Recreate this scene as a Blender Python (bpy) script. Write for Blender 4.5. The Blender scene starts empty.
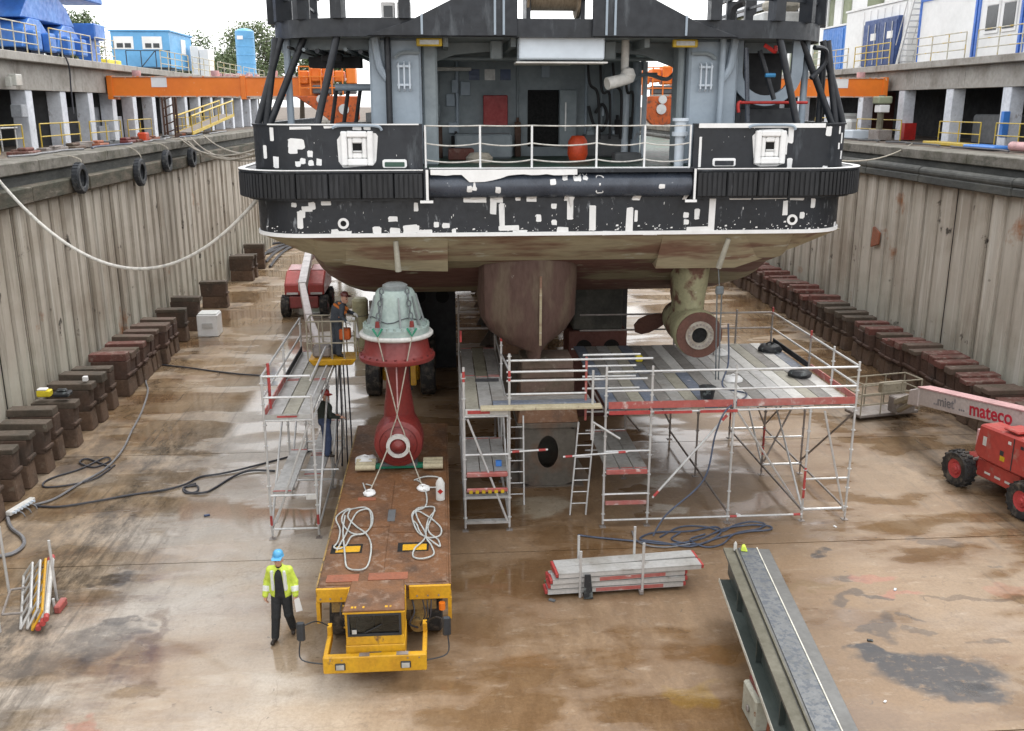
import bpy, bmesh, math, random
import numpy as np
from mathutils import Vector, Matrix
random.seed(7)
R = math.radians
SC = bpy.context.scene
COL = SC.collection

# ------------------------------------------------------------------ camera
CAMH = 9.9
cam_d = bpy.data.cameras.new('camera'); cam_d.lens = 33.398; cam_d.sensor_width = 36.0
cam_d.clip_start = 0.1; cam_d.clip_end = 2500
cam = bpy.data.objects.new('camera', cam_d); COL.objects.link(cam)
cam.location = (0, 0, CAMH); cam.rotation_euler = (R(90 - 15.278), 0, R(-4.1815))
SC.camera = cam

# ------------------------------------------------------------------ sky and sun (bright overcast)
W = bpy.data.worlds.new('World'); SC.world = W; W.use_nodes = True
nt = W.node_tree; nt.nodes.clear()
sky = nt.nodes.new('ShaderNodeTexSky'); sky.sky_type = 'NISHITA'; sky.sun_disc = False
SUN_EL, SUN_AZ = 58, 35
sky.sun_elevation = R(SUN_EL); sky.sun_rotation = R(SUN_AZ)
sky.air_density = 1.0; sky.dust_density = 2.0; sky.ozone_density = 1.0
hs = nt.nodes.new('ShaderNodeHueSaturation'); hs.inputs['Saturation'].default_value = 0.16
gm = nt.nodes.new('ShaderNodeGamma'); gm.inputs['Gamma'].default_value = 0.35      # cloud cover evens the sky out
sm = nt.nodes.new('ShaderNodeVectorMath'); sm.operation = 'SCALE'; sm.inputs['Scale'].default_value = 5.0
bg = nt.nodes.new('ShaderNodeBackground'); bg.inputs['Strength'].default_value = 0.15
out = nt.nodes.new('ShaderNodeOutputWorld')
nt.links.new(sky.outputs[0], hs.inputs['Color']); nt.links.new(hs.outputs[0], gm.inputs['Color']); nt.links.new(gm.outputs[0], sm.inputs[0]); nt.links.new(sm.outputs[0], bg.inputs['Color'])
nt.links.new(bg.outputs[0], out.inputs['Surface'])
sd = bpy.data.lights.new('sun', 'SUN'); sd.energy = 1.0; sd.angle = R(25); sd.color = (1.0, 0.97, 0.93)
so = bpy.data.objects.new('sun', sd); COL.objects.link(so); so.location = (0, 0, 60)
_d = Vector((math.sin(R(SUN_AZ)) * math.cos(R(SUN_EL)), math.cos(R(SUN_AZ)) * math.cos(R(SUN_EL)), math.sin(R(SUN_EL))))
so.rotation_euler = _d.to_track_quat('Z', 'Y').to_euler()
SC.view_settings.view_transform = 'Standard'; SC.view_settings.look = 'None'
SC.view_settings.gamma = 1.0; SC.view_settings.use_curve_mapping = False
SC.view_settings.exposure = 0.82
SC.cycles.max_bounces = 6; SC.cycles.diffuse_bounces = 3; SC.cycles.glossy_bounces = 3

# ------------------------------------------------------------------ materials
def _pos(n, l, scale=(1, 1, 1)):
    g = n.new('ShaderNodeNewGeometry'); m = n.new('ShaderNodeMapping'); m.inputs['Scale'].default_value = scale
    l.new(g.outputs['Position'], m.inputs['Vector']); return m.outputs[0]
def _noise(n, l, scale, detail=5, vec=None, rough=0.6):
    t = n.new('ShaderNodeTexNoise'); t.inputs['Scale'].default_value = scale; t.inputs['Detail'].default_value = detail
    t.inputs['Roughness'].default_value = rough
    if vec is not None: l.new(vec, t.inputs['Vector'])
    return t.outputs['Fac']
def _ramp(n, l, fac, a, b, ca=0.0, cb=1.0):
    r = n.new('ShaderNodeMapRange'); r.inputs[1].default_value = a; r.inputs[2].default_value = b
    r.inputs[3].default_value = ca; r.inputs[4].default_value = cb; r.clamp = True
    l.new(fac, r.inputs[0]); return r.outputs[0]
def _mix(n, l, fac, a, b):
    m = n.new('ShaderNodeMix'); m.data_type = 'RGBA'
    if isinstance(fac, (int, float)): m.inputs[0].default_value = fac
    else: l.new(fac, m.inputs[0])
    for k, s in ((6, a), (7, b)):
        if isinstance(s, tuple): m.inputs[k].default_value = (*s[:3], 1)
        else: l.new(s, m.inputs[k])
    return m.outputs[2]
def _math(n, l, op, a, b=0.0):
    m = n.new('ShaderNodeMath'); m.operation = op
    for k, s in ((0, a), (1, b)):
        if isinstance(s, (int, float)): m.inputs[k].default_value = s
        else: l.new(s, m.inputs[k])
    return m.outputs[0]
M = {}
def mat(name, col, rough=0.6, metal=0.0, col2=None, scale=2.0, lo=0.45, hi=0.7, var=0.18, stretch=(1, 1, 1),
        wear=None, wlo=0.62, whi=0.7, wscale=6.0, wstretch=(1, 1, 1), bump=0.0, bscale=30.0, spec=0.5):
    m = bpy.data.materials.new(name); m.use_nodes = True
    n, l = m.node_tree.nodes, m.node_tree.links
    b = n['Principled BSDF']
    b.inputs['Roughness'].default_value = rough; b.inputs['Metallic'].default_value = metal
    b.inputs['Specular IOR Level'].default_value = spec
    f = _noise(n, l, scale, 4, _pos(n, l, stretch))
    if col2 is None: col2 = tuple(c * (1 - var * 2) for c in col)
    c = _mix(n, l, _ramp(n, l, f, lo, hi), col, col2)
    f2 = _noise(n, l, scale * 7.3, 3, _pos(n, l, stretch))
    dk = tuple(1 - var for _ in range(3))
    mm = n.new('ShaderNodeMix'); mm.data_type = 'RGBA'; mm.blend_type = 'MULTIPLY'
    l.new(_ramp(n, l, f2, 0.35, 0.7), mm.inputs[0]); l.new(c, mm.inputs[6]); mm.inputs[7].default_value = (*dk, 1)
    c = mm.outputs[2]
    if wear is not None:
        wm = _ramp(n, l, _noise(n, l, wscale, 5, _pos(n, l, wstretch), 0.65), wlo, whi)
        c = _mix(n, l, wm, c, wear)
    l.new(c, b.inputs['Base Color'])
    l.new(_ramp(n, l, f2, 0.3, 0.7, max(rough - 0.12, 0.03), min(rough + 0.12, 1)), b.inputs['Roughness'])
    if bump:
        bp = n.new('ShaderNodeBump'); bp.inputs['Strength'].default_value = bump; bp.inputs['Distance'].default_value = 0.03
        l.new(_noise(n, l, bscale, 3, _pos(n, l, stretch)), bp.inputs['Height']); l.new(bp.outputs[0], b.inputs['Normal'])
    M[name] = m
    return m

rust = (0.16, 0.065, 0.03)
mat('concrete', (0.36, 0.34, 0.31), .85, col2=(0.24, 0.22, 0.19), scale=.8, wear=(.12, .10, .08), wlo=.6, whi=.75, wscale=1.6, wstretch=(1, 1, .3), bump=.3)
mat('quay_dirt', (0.17, 0.135, 0.105), .9, col2=(.09, .07, .055), scale=.9, lo=.4, hi=.6, wear=(.24, .21, .18), wlo=.56, whi=.7, wscale=2.5, bump=.4)
mat('concrete_coping', (0.20, 0.185, 0.16), .85, col2=(0.10, 0.095, 0.07), scale=1.2, lo=.4, hi=.65, wear=(.06, .06, .045), wlo=.52, whi=.68, wscale=2.2, wstretch=(1, .4, 1), bump=.4)
mat('coping_timber', (0.115, 0.095, 0.07), .85, col2=(0.045, 0.045, 0.028), scale=1.3, lo=.4, hi=.6, stretch=(1, .5, 1.8), wear=(.26, .23, .19), wlo=.6, whi=.75, wscale=2.5, wstretch=(1, .25, 1), bump=.5)
mat('timber_dark', (0.05, 0.052, 0.048), .75, col2=(0.1, .1, .085), scale=1.2, stretch=(1, .3, 1), wear=(.2, .19, .17), wlo=.66, whi=.76, wscale=3, bump=.4)
mat('timber_pale', (0.50, 0.44, 0.30), .7, col2=(0.4, .34, .22), scale=3, wear=(.25, .2, .14), bump=.2)
mat('wood_beige', (0.185, 0.17, 0.125), .75, col2=(0.12, .11, .075), scale=1.5, bump=.2)
mat('column_paint', (0.70, 0.73, 0.78), .7, col2=(0.56, .59, .65), scale=1.0, wear=(.24, .2, .18), wlo=.62, whi=.72, wscale=2.2, wstretch=(1, 1, .6))
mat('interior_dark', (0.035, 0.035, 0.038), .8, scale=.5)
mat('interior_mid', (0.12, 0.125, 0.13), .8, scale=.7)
mat('yellow_rail', (0.58, 0.42, 0.06), .5, col2=(.5, .34, .05), scale=3, wear=(.4, .38, .34), wlo=.6, whi=.66, wscale=5)
mat('pale_rail', (0.55, 0.52, 0.42), .5, scale=3, wear=(.5, .35, .07), wlo=.52, whi=.6, wscale=2)
mat('crane_blue', (0.07, 0.22, 0.60), .45, col2=(.04, .13, .45), scale=.6, wear=(.1, .16, .34), wlo=.66, whi=.74)
mat('crane_dark_blue', (0.02, 0.035, 0.08), .5, scale=.7)
mat('office_blue', (0.13, 0.38, 0.66), .5, scale=.8, var=.08)
mat('container_blue', (0.06, 0.22, 0.62), .5, scale=.8, var=.1)
mat('container_navy', (0.03, 0.07, 0.22), .5, scale=.8)
mat('frame_blue', (0.05, 0.17, 0.6), .45, scale=1)
mat('white_panel', (0.78, 0.78, 0.77), .5, scale=.5, var=.06)
mat('white_paint', (0.80, 0.80, 0.79), .55, scale=2.0, var=.05)
mat('hall_green', (0.30, 0.33, 0.22), .7, scale=.3)
mat('yellow_box', (0.75, 0.6, 0.03), .5, scale=2)
mat('orange', (0.80, 0.20, 0.015), .5, col2=(.7, .16, .015), scale=.5, var=.06, wear=(.7, .55, .42), wlo=.66, whi=.7, wscale=3)
mat('orange_dark', (0.55, 0.10, 0.01), .5, scale=1.5, wear=(.1, .05, .03), wlo=.55, whi=.65)
mat('glass_dark', (0.02, 0.025, 0.03), .06, scale=1)
mat('black_rubber', (0.02, 0.019, 0.019), .8, scale=6, wear=(.14, .115, .09), wlo=.48, whi=.72, wscale=4)
mat('tyre_hung', (0.03, 0.034, 0.04), .7, scale=6, wear=(.16, .16, .15), wlo=.5, whi=.75, wscale=4)
mat('rope_white', (0.62, 0.60, 0.55), .8, scale=8)
mat('rope_tan', (0.42, 0.38, 0.31), .85, scale=8)
mat('sling_rope', (0.50, 0.52, 0.50), .75, scale=10)
mat('cable_dark', (0.05, 0.05, 0.06), .5, scale=5)
mat('hose_blue', (0.07, 0.09, 0.14), .45, scale=5)
mat('cable_grey', (0.22, 0.22, 0.23), .5, scale=5)
# ship
mat('ship_navy', (0.011, 0.014, 0.020), .48, col2=(.008, .010, .013), scale=.7, var=.2, wear=(.07, .08, .09), wlo=.58, whi=.76, wscale=3.0, wstretch=(1, 1, .22), bump=.12, bscale=3)
mat('ship_navy_scuffed', (0.012, 0.015, 0.021), .45, col2=(.008, .010, .013), scale=.9, wear=(.30, .32, .34), wlo=.60, whi=.74, wscale=5, wstretch=(1, 1, .35), bump=.2, bscale=5)
mat('roller_steel', (0.06, 0.072, 0.095), .32, col2=(.03, .036, .05), scale=1.2, wear=(.4, .42, .44), wlo=.66, whi=.74, wscale=4.5)
mat('ship_grey', (0.30, 0.36, 0.42), .5, col2=(.25, .3, .355), scale=1, var=.07, wear=(.2, .17, .15), wlo=.68, whi=.76, wscale=3, wstretch=(1, 1, .3))
mat('ship_grey_in', (0.24, 0.28, 0.30), .6, col2=(.18, .21, .23), scale=1, var=.1)
mat('ship_pale', (0.60, 0.67, 0.74), .5, scale=.8, var=.05)
mat('fender_rubber', (0.010, 0.011, 0.013), .65, col2=(.022, .024, .028), scale=1.5, stretch=(1, 1, .2), wear=(.2, .2, .21), wlo=.68, whi=.78, wscale=5, wstretch=(1, 1, .15))
mat('deck_green', (0.035, 0.085, 0.06), .55, col2=(.08, .06, .05), scale=1.2)
mat('hull_bottom', (0.34, 0.29, 0.185), .7, col2=(0.19, 0.105, 0.068), scale=1.0, lo=.48, hi=.6, stretch=(.3, 1, 2.2), wear=(.40, .38, .30), wlo=.6, whi=.66, wscale=2.6, wstretch=(.35, 1, 1.8), bump=.15)
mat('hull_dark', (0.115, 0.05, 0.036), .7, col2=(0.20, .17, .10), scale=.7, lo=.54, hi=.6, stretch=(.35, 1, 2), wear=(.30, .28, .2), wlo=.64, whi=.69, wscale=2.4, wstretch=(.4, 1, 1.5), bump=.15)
mat('hull_red', (0.080, 0.042, 0.031), .7, col2=(0.11, .076, .05), scale=1.6, stretch=(1, 1, .3), lo=.5, hi=.62, wear=(.34, .33, .28), wlo=.68, whi=.71, wscale=2.3, bump=.15)
mat('thruster_paint', (0.30, 0.285, 0.17), .65, col2=(0.13, .06, .04), scale=1.3, lo=.5, hi=.58, wear=(.36, .35, .27), wlo=.66, whi=.7)
mat('thruster_brown', (0.11, 0.045, 0.03), .65, scale=2, wear=(.3, .26, .18), wlo=.66, whi=.7)
mat('bronze_dark', (0.07, 0.055, 0.04), .45, metal=.4, scale=3)
mat('steel_bright', (0.55, 0.55, 0.54), .4, metal=.5, scale=5)
mat('hole_black', (0.006, 0.006, 0.006), .9, scale=2)
mat('red_cabinet', (0.35, 0.02, 0.02), .5, scale=2)
mat('lamp_yellow', (0.62, 0.42, 0.02), .45, scale=2)
mat('lens', (0.5, 0.5, 0.46), .2, scale=2)
mat('orange_float', (0.65, 0.07, 0.015), .5, scale=2)
mat('drum_rope', (0.35, 0.28, 0.2), .8, col2=(.2, .15, .1), scale=6, stretch=(6, 1, 1), bump=.4)
mat('sign_blue', (0.03, 0.06, 0.15), .4, scale=2)
mat('sign_white', (0.7, .7, .68), .4, scale=2)
mat('red_paint', (0.45, 0.02, 0.015), .5, scale=2, wear=(.2, .02, .02))
mat('blue_clip', (0.06, .3, .6), .5)
# dock objects
mat('block_base', (0.15, 0.095, 0.063), .9, col2=(.085, .055, .038), scale=1.6, wear=(.2, .16, .12), wlo=.58, whi=.72, wscale=4, bump=.5)
mat('block_concrete', (0.098, 0.062, 0.044), .9, col2=(.055, .042, .032), scale=1.4, wear=(.16, .13, .1), wlo=.6, whi=.75, wscale=3, bump=.5)
mat('block_rust', (0.10, 0.056, 0.04), .85, col2=(.06, .04, .032), scale=1.5, bump=.4)
mat('cap_red', (0.15, 0.052, 0.04), .75, col2=(.12, .065, .05), scale=1.3, wear=(.26, .2, .165), wlo=.52, whi=.7, wscale=4, bump=.3)
mat('cap_brown', (0.13, 0.085, 0.065), .8, col2=(.09, .075, .05), scale=1.3, wear=(.24, .2, .16), wlo=.6, whi=.75, wscale=4, bump=.3)
mat('cap_dark', (0.10, 0.075, 0.055), .8, col2=(.06, .052, .038), scale=1.3, wear=(.2, .19, .15), wlo=.6, whi=.75, wscale=4, bump=.3)
mat('keel_steel', (0.13, 0.115, 0.095), .7, col2=(.16, .09, .055), scale=1, wear=(.07, .06, .05), wlo=.58, whi=.7, wscale=2.6)
mat('keel_red', (0.13, 0.05, 0.04), .7, scale=1)
mat('galv', (0.62, 0.62, 0.61), .42, metal=.35, col2=(.50, .50, .49), scale=3, var=.12)
mat('galv_dull', (0.30, 0.27, 0.25), .6, metal=.3, col2=(.22, .18, .16), scale=3)
mat('alu_deck', (0.46, 0.455, 0.44), .5, metal=.2, col2=(.33, .315, .285), scale=1.2, wear=(.22, .2, .17), wlo=.58, whi=.72, wscale=3)
mat('plank_blue', (0.15, 0.175, 0.225), .6, col2=(.22, .225, .235), scale=1.5, wear=(.4, .4, .4), wlo=.62, whi=.72, wscale=4)
mat('plank_grey', (0.25, 0.235, 0.215), .65, col2=(.17, .16, .15), scale=1.5, wear=(.4, .4, .38), wlo=.62, whi=.72, wscale=4)
mat('plank_cream', (0.36, 0.34, 0.275), .65, col2=(.26, .245, .2), scale=1.5, wear=(.3, .28, .25), wlo=.62, whi=.72, wscale=4)
mat('plank_white', (0.62, 0.61, 0.58), .65, col2=(.5, .49, .46), scale=1.5)
mat('toe_red', (0.40, 0.10, 0.085), .6, col2=(.42, .2, .18), scale=1.5, wear=(.55, .45, .42), wlo=.58, whi=.68, wscale=3)
mat('toe_grey', (0.33, 0.32, 0.3), .6, scale=2)
mat('tip_red', (0.45, 0.06, 0.055), .5, scale=3)
mat('truck_yellow', (0.66, 0.36, 0.015), .45, col2=(.54, .27, .015), scale=2.2, wear=(.16, .085, .035), wlo=.61, whi=.70, wscale=5, wstretch=(1, 1, .6))
mat('truck_frame', (0.34, 0.22, 0.07), .6, col2=(.18, .12, .06), scale=2, wear=(.06, .05, .04), wlo=.55, whi=.66)
mat('deck_rust', (0.18, 0.082, 0.034), .55, col2=(.085, .046, .026), scale=1.8, wear=(.25, .17, .12), wlo=.54, whi=.72, wscale=5, bump=.25)
mat('plate_orange_rust', (0.30, 0.10, 0.05), .65, col2=(.2, .085, .05), scale=2.5)
mat('windshield', (0.012, 0.014, 0.016), .08, scale=1, spec=.6)
mat('mirror_shell', (0.03, 0.035, 0.042), .5, scale=4)
mat('pod_red', (0.20, 0.026, 0.022), .42, col2=(.17, .024, .022), scale=1.5, wear=(.14, .03, .025), wlo=.62, whi=.7)
mat('pod_dark_red', (0.15, 0.022, 0.02), .5, scale=1.5)
mat('pod_mint', (0.34, 0.42, 0.385), .5, col2=(.28, .35, .33), scale=1.5, wear=(.25, .3, .3), wlo=.62, whi=.7)
mat('pod_grey', (0.25, 0.27, 0.27), .5, scale=2)
mat('shackle_green', (0.01, 0.22, 0.12), .5)
mat('chain_steel', (0.16, 0.18, 0.19), .5, metal=.4, scale=5)
mat('lift_red', (0.42, 0.055, 0.045), .42, col2=(.34, .05, .04), scale=1, wear=(.34, .16, .13), wlo=.58, whi=.74, wscale=3)
mat('lift_red_dark', (0.26, 0.05, 0.045), .55, scale=2, wear=(.12, .06, .05), wlo=.55, whi=.65)
mat('lift_boom', (0.52, 0.46, 0.44), .5, col2=(.45, .38, .36), scale=1.5, wear=(.3, .24, .21), wlo=.64, whi=.74, wscale=4)
mat('lift_boom_white', (0.66, 0.62, 0.60), .5, scale=2)
mat('lift_pink', (0.62, 0.36, 0.36), .5, scale=2)
mat('lift_pale', (0.62, 0.45, 0.36), .55, scale=1.5, wear=(.7, .2, .04), wlo=.55, whi=.6)
mat('hub_red', (0.50, 0.06, 0.06), .5, scale=3)
mat('letter_red', (0.55, 0.02, 0.05), .5)
mat('letter_grey', (0.25, 0.24, 0.25), .5)
mat('basket_tan', (0.36, 0.32, 0.24), .55, scale=2, wear=(.2, .15, .1))
mat('beam_grey', (0.125, 0.132, 0.137), .5, col2=(.095, .10, .10), scale=1.2, wear=(.06, .07, .085), wlo=.5, whi=.56, wscale=9, bump=.1)
mat('beam_plain', (0.115, 0.115, 0.11), .5, col2=(.085, .083, .075), scale=1.0)
mat('beam_olive', (0.085, 0.078, 0.05), .6, col2=(.14, .13, .095), scale=1.2)
mat('beam_teal', (0.055, 0.068, 0.062), .4, col2=(.11, .13, .12), scale=1.3, stretch=(1, .4, 1.4))
mat('beam_edge', (0.62, 0.60, 0.52), .6, scale=3)
mat('stand_paint', (0.42, 0.42, 0.35), .65, col2=(.32, .31, .25), scale=2, wear=(.2, .1, .05))
mat('tank_beige', (0.46, 0.43, 0.26), .6, scale=2)
mat('bag_black', (0.02, 0.022, 0.025), .6, scale=6, wear=(.12, .14, .14), wlo=.55, whi=.65)
mat('leaf_green', (0.085, 0.13, 0.05), .7, col2=(.11, .15, .065), scale=.6)
mat('leaf_light', (0.13, 0.17, 0.075), .7, col2=(.09, .13, .055), scale=.6)
mat('bark', (0.09, .07, .05), .9, scale=3)
# people
mat('skin', (0.50, 0.28, 0.20), .55, var=.05); mat('cloth_black', (0.022, 0.023, 0.026), .85, scale=6, bump=.8, bscale=14)
mat('cloth_green_black', (0.022, 0.03, 0.024), .8, scale=6); mat('trouser_black', (0.022, 0.024, 0.027), .85, scale=6, bump=.8, bscale=14)
mat('denim', (0.05, 0.075, 0.15), .85, scale=6, bump=.8, bscale=14); mat('overall_grey', (0.055, 0.065, 0.08), .85, scale=5, bump=.8, bscale=14)
mat('boot', (0.03, 0.022, 0.016), .6); mat('glove', (0.6, .6, .58), .7); mat('eye', (0.02, .015, .012), .3)
mat('hivis', (0.62, 0.76, 0.09), .65, col2=(.48, .62, .07), scale=8, var=.12, bump=.9, bscale=12); mat('reflective', (0.72, 0.74, 0.72), .35, var=.04)
mat('helmet_blue', (0.09, 0.36, 0.62), .3, var=.04); mat('helmet_maroon', (0.12, 0.035, 0.03), .3, var=.05)
mat('helmet_red', (0.30, 0.03, 0.025), .35, var=.05); mat('harness_orange', (0.60, 0.17, 0.02), .6); mat('paper', (.75, .75, .74), .6, var=.03)
def glass_pane(name):
    m = bpy.data.materials.new(name); m.use_nodes = True; n, l = m.node_tree.nodes, m.node_tree.links; n.remove(n['Principled BSDF'])
    tr, gl, mx, fr = n.new('ShaderNodeBsdfTransparent'), n.new('ShaderNodeBsdfGlossy'), n.new('ShaderNodeMixShader'), n.new('ShaderNodeFresnel')
    tr.inputs[0].default_value = (.42, .46, .46, 1); gl.inputs['Roughness'].default_value = .05; fr.inputs[0].default_value = 1.5
    l.new(fr.outputs[0], mx.inputs[0]); l.new(tr.outputs[0], mx.inputs[1]); l.new(gl.outputs[0], mx.inputs[2]); l.new(mx.outputs[0], n['Material Output'].inputs['Surface']); M[name] = m
glass_pane('cab_glass')
mat('ring_grimy', (0.36, 0.33, 0.28), .6, col2=(.2, .15, .11), scale=5)
mat('vent_grey', (.33, .35, .38), .5)
# ------------------------------------------------------------------ mesh helpers
OFF = {}
class MB:
    def __init__(s): s.v = []; s.f = []; s.m = []; s.mi = 0
    def add(s, vs, fs):
        o = len(s.v); s.v += [tuple(v) for v in vs]; s.f += [tuple(i + o for i in f) for f in fs]; s.m += [s.mi] * len(fs); return s
    def hexa(s, p):      # p: 4 bottom + 4 top points, counter-clockwise seen from above
        return s.add(p, [(3, 2, 1, 0), (4, 5, 6, 7), (0, 1, 5, 4), (1, 2, 6, 5), (2, 3, 7, 6), (3, 0, 4, 7)])
    def bx(s, x0, x1, y0, y1, z0, z1):
        return s.hexa([(x0, y0, z0), (x1, y0, z0), (x1, y1, z0), (x0, y1, z0), (x0, y0, z1), (x1, y0, z1), (x1, y1, z1), (x0, y1, z1)])
    def box(s, c, d, mtx=None):
        p = []
        for k in (-.5, .5):
            for a, b in ((-.5, -.5), (.5, -.5), (.5, .5), (-.5, .5)):
                q = Vector((a * d[0], b * d[1], k * d[2]))
                if mtx is not None: q = mtx @ q
                p.append(q + Vector(c))
        return s.hexa(p)
    def bar(s, a, b, w, h, up=(0, 0, 1)):      # box beam from a to b
        a, b = Vector(a), Vector(b); d = (b - a).normalized(); u = Vector(up)
        if abs(d.dot(u)) > .98: u = Vector((0, 1, 0))
        r = d.cross(u).normalized(); u = r.cross(d)
        p = []
        for e in (a, b):
            for i, j in ((-.5, -.5), (.5, -.5), (.5, .5), (-.5, .5)): p.append(e + r * (i * w) + u * (j * h))
        return s.add(p, [(3, 2, 1, 0), (4, 5, 6, 7), (0, 1, 5, 4), (1, 2, 6, 5), (2, 3, 7, 6), (3, 0, 4, 7)])
    def cyl(s, a, b, r0, r1=None, n=10, caps=True):
        if r1 is None: r1 = r0
        a, b = Vector(a), Vector(b); d = (b - a).normalized()
        u = Vector((0, 0, 1)) if abs(d.z) < .95 else Vector((0, 1, 0))
        x = d.cross(u).normalized(); y = d.cross(x)
        vs = []
        for e, r in ((a, r0), (b, r1)):
            for i in range(n):
                t = 2 * math.pi * i / n; vs.append(e + x * (math.cos(t) * r) + y * (math.sin(t) * r))
        fs = [(i, (i + 1) % n, n + (i + 1) % n, n + i) for i in range(n)]
        if caps: fs += [tuple(range(n - 1, -1, -1)), tuple(range(n, 2 * n))]
        return s.add(vs, fs)
    def tube(s, pts, r, n=6):
        pts = [Vector(p) for p in pts]; vs = []; k = len(pts)
        ref = None
        for i, p in enumerate(pts):
            d = (pts[min(i + 1, k - 1)] - pts[max(i - 1, 0)]).normalized()
            if ref is None:
                u = Vector((0, 0, 1)) if abs(d.z) < .9 else Vector((1, 0, 0)); ref = d.cross(u).normalized()
            x = (ref - d * ref.dot(d)); x = x.normalized() if x.length > 1e-5 else d.orthogonal().normalized(); ref = x; y = d.cross(x)
            for j in range(n):
                t = 2 * math.pi * j / n; vs.append(p + x * (math.cos(t) * r) + y * (math.sin(t) * r))
        fs = []
        for i in range(k - 1):
            for j in range(n): fs.append((i * n + j, i * n + (j + 1) % n, (i + 1) * n + (j + 1) % n, (i + 1) * n + j))
        fs += [tuple(range(n - 1, -1, -1)), tuple(range((k - 1) * n, k * n))]
        return s.add(vs, fs)
    def lathe(s, prof, c, axis='Z', n=24, a0=0, a1=2 * math.pi, loop=False):
        if loop: prof = list(prof) + [prof[0]]
        c = Vector(c); vs = []; full = abs(a1 - a0 - 2 * math.pi) < 1e-6; k = n if full else n + 1
        for r, h in prof:
            for i in range(k):
                t = a0 + (a1 - a0) * i / n; ca, sa = r * math.cos(t), r * math.sin(t)
                q = {'Z': (ca, sa, h), 'Y': (ca, h, -sa), 'X': (h, ca, sa)}[axis]
                vs.append(c + Vector(q))
        fs = []
        for j in range(len(prof) - 1):
            for i in range(n):
                fs.append((j * k + i, j * k + (i + 1) % k, (j + 1) * k + (i + 1) % k, (j + 1) * k + i))
        if full and not loop and prof[0] != prof[-1]:
            if prof[0][0] > 1e-6: fs.append(tuple(range(n - 1, -1, -1)))
            if prof[-1][0] > 1e-6: fs.append(tuple(range((len(prof) - 1) * k, (len(prof) - 1) * k + n)))
        return s.add(vs, fs)
    def prism(s, poly, d0, d1, axis='Y'):      # polygon in the other two axes, extruded along axis
        n = len(poly); f = {'Y': lambda p, d: (p[0], d, p[1]), 'X': lambda p, d: (d, p[0], p[1]), 'Z': lambda p, d: (p[0], p[1], d)}[axis]
        vs = [f(p, d0) for p in poly] + [f(p, d1) for p in poly]
        return s.add(vs, [tuple(range(n - 1, -1, -1)), tuple(range(n, 2 * n))] + [(i, (i + 1) % n, n + (i + 1) % n, n + i) for i in range(n)])
    def quadstrip(s, A, B):
        n = len(A); return s.add(list(A) + list(B), [(i, i + 1, n + i + 1, n + i) for i in range(n - 1)])
    def mesh(s, name, mats, off=(0, 0, 0), smooth=False, bevel=0.0, seg=1):
        me = bpy.data.meshes.new(name); ox, oy, oz = off
        me.from_pydata([(x - ox, y - oy, z - oz) for x, y, z in s.v], [], s.f)
        if not isinstance(mats, (list, tuple)): mats = [mats]
        for m in mats: me.materials.append(M[m])
        if len(mats) > 1: me.polygons.foreach_set('material_index', s.m)
        bm = bmesh.new(); bm.from_mesh(me)
        bmesh.ops.remove_doubles(bm, verts=bm.verts, dist=1e-5)
        bmesh.ops.recalc_face_normals(bm, faces=bm.faces)
        if bevel:
            es = [e for e in bm.edges if len(e.link_faces) == 2 and e.calc_face_angle(0) > .5]
            bmesh.ops.bevel(bm, geom=es, offset=bevel, segments=seg, affect='EDGES', clamp_overlap=True)
        bm.to_mesh(me); bm.free()
        if smooth:
            me.polygons.foreach_set('use_smooth', [True] * len(me.polygons)); me.set_sharp_from_angle(angle=R(38))
        me.update(); return me
    def build(s, name, mats, parent=None, smooth=False, bevel=0.0, label=None, seg=1):
        off = OFF.get(parent.name, (0, 0, 0)) if parent else (0, 0, 0)
        o = bpy.data.objects.new(name, s.mesh(name, mats, off, smooth, bevel, seg)); COL.objects.link(o)
        if parent: o.parent = parent; OFF[o.name] = off
        if label: o['label'] = label
        return o
def thing(name, label, cat, loc=(0, 0, 0), rz=0.0, group=None, local=False):
    o = bpy.data.objects.new(name, None); COL.objects.link(o); o.empty_display_size = .2
    o.location = loc; o.rotation_euler = (0, 0, rz); o['label'] = label; o['category'] = cat
    if group: o['group'] = group
    OFF[o.name] = (0, 0, 0) if local else tuple(loc)
    return o
def single(mb, name, mats, label, cat, loc=(0, 0, 0), group=None, **k):      # a thing that is one mesh, built in world space
    smooth = k.get('smooth', False); bevel = k.get('bevel', 0)
    o = bpy.data.objects.new(name, mb.mesh(name, mats, loc, smooth, bevel)); COL.objects.link(o); o.location = loc
    o['label'] = label; o['category'] = cat
    if group: o['group'] = group
    return o
def pieces(name, mats, parent, boxes, **k):      # one part per box
    for b in boxes: MB().bx(*b).build(name, mats, parent, **k)
def struct(mb, name, mats, **k):
    o = mb.build(name, mats, **k); o['kind'] = 'structure'; return o
def inst(name, me, parent, loc, rot=(0, 0, 0)):
    o = bpy.data.objects.new(name, me); COL.objects.link(o); o.parent = parent; o.location = loc; o.rotation_euler = rot; return o
ORD = ['first', 'second', 'third', 'fourth', 'fifth', 'sixth', 'seventh', 'eighth', 'ninth', 'tenth', 'eleventh', 'twelfth', 'thirteenth', 'fourteenth',
       'fifteenth', 'sixteenth', 'seventeenth', 'eighteenth', 'nineteenth', 'twentieth']
def ordw(i):
    if i < 20: return ORD[i]
    t = ['twenty', 'thirty', 'forty', 'fifty', 'sixty', 'seventy'][(i + 1) // 10 - 2]
    r = (i + 1) % 10
    return (t[:-1] + 'ieth') if r == 0 else t + '-' + ORD[r - 1]
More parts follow.
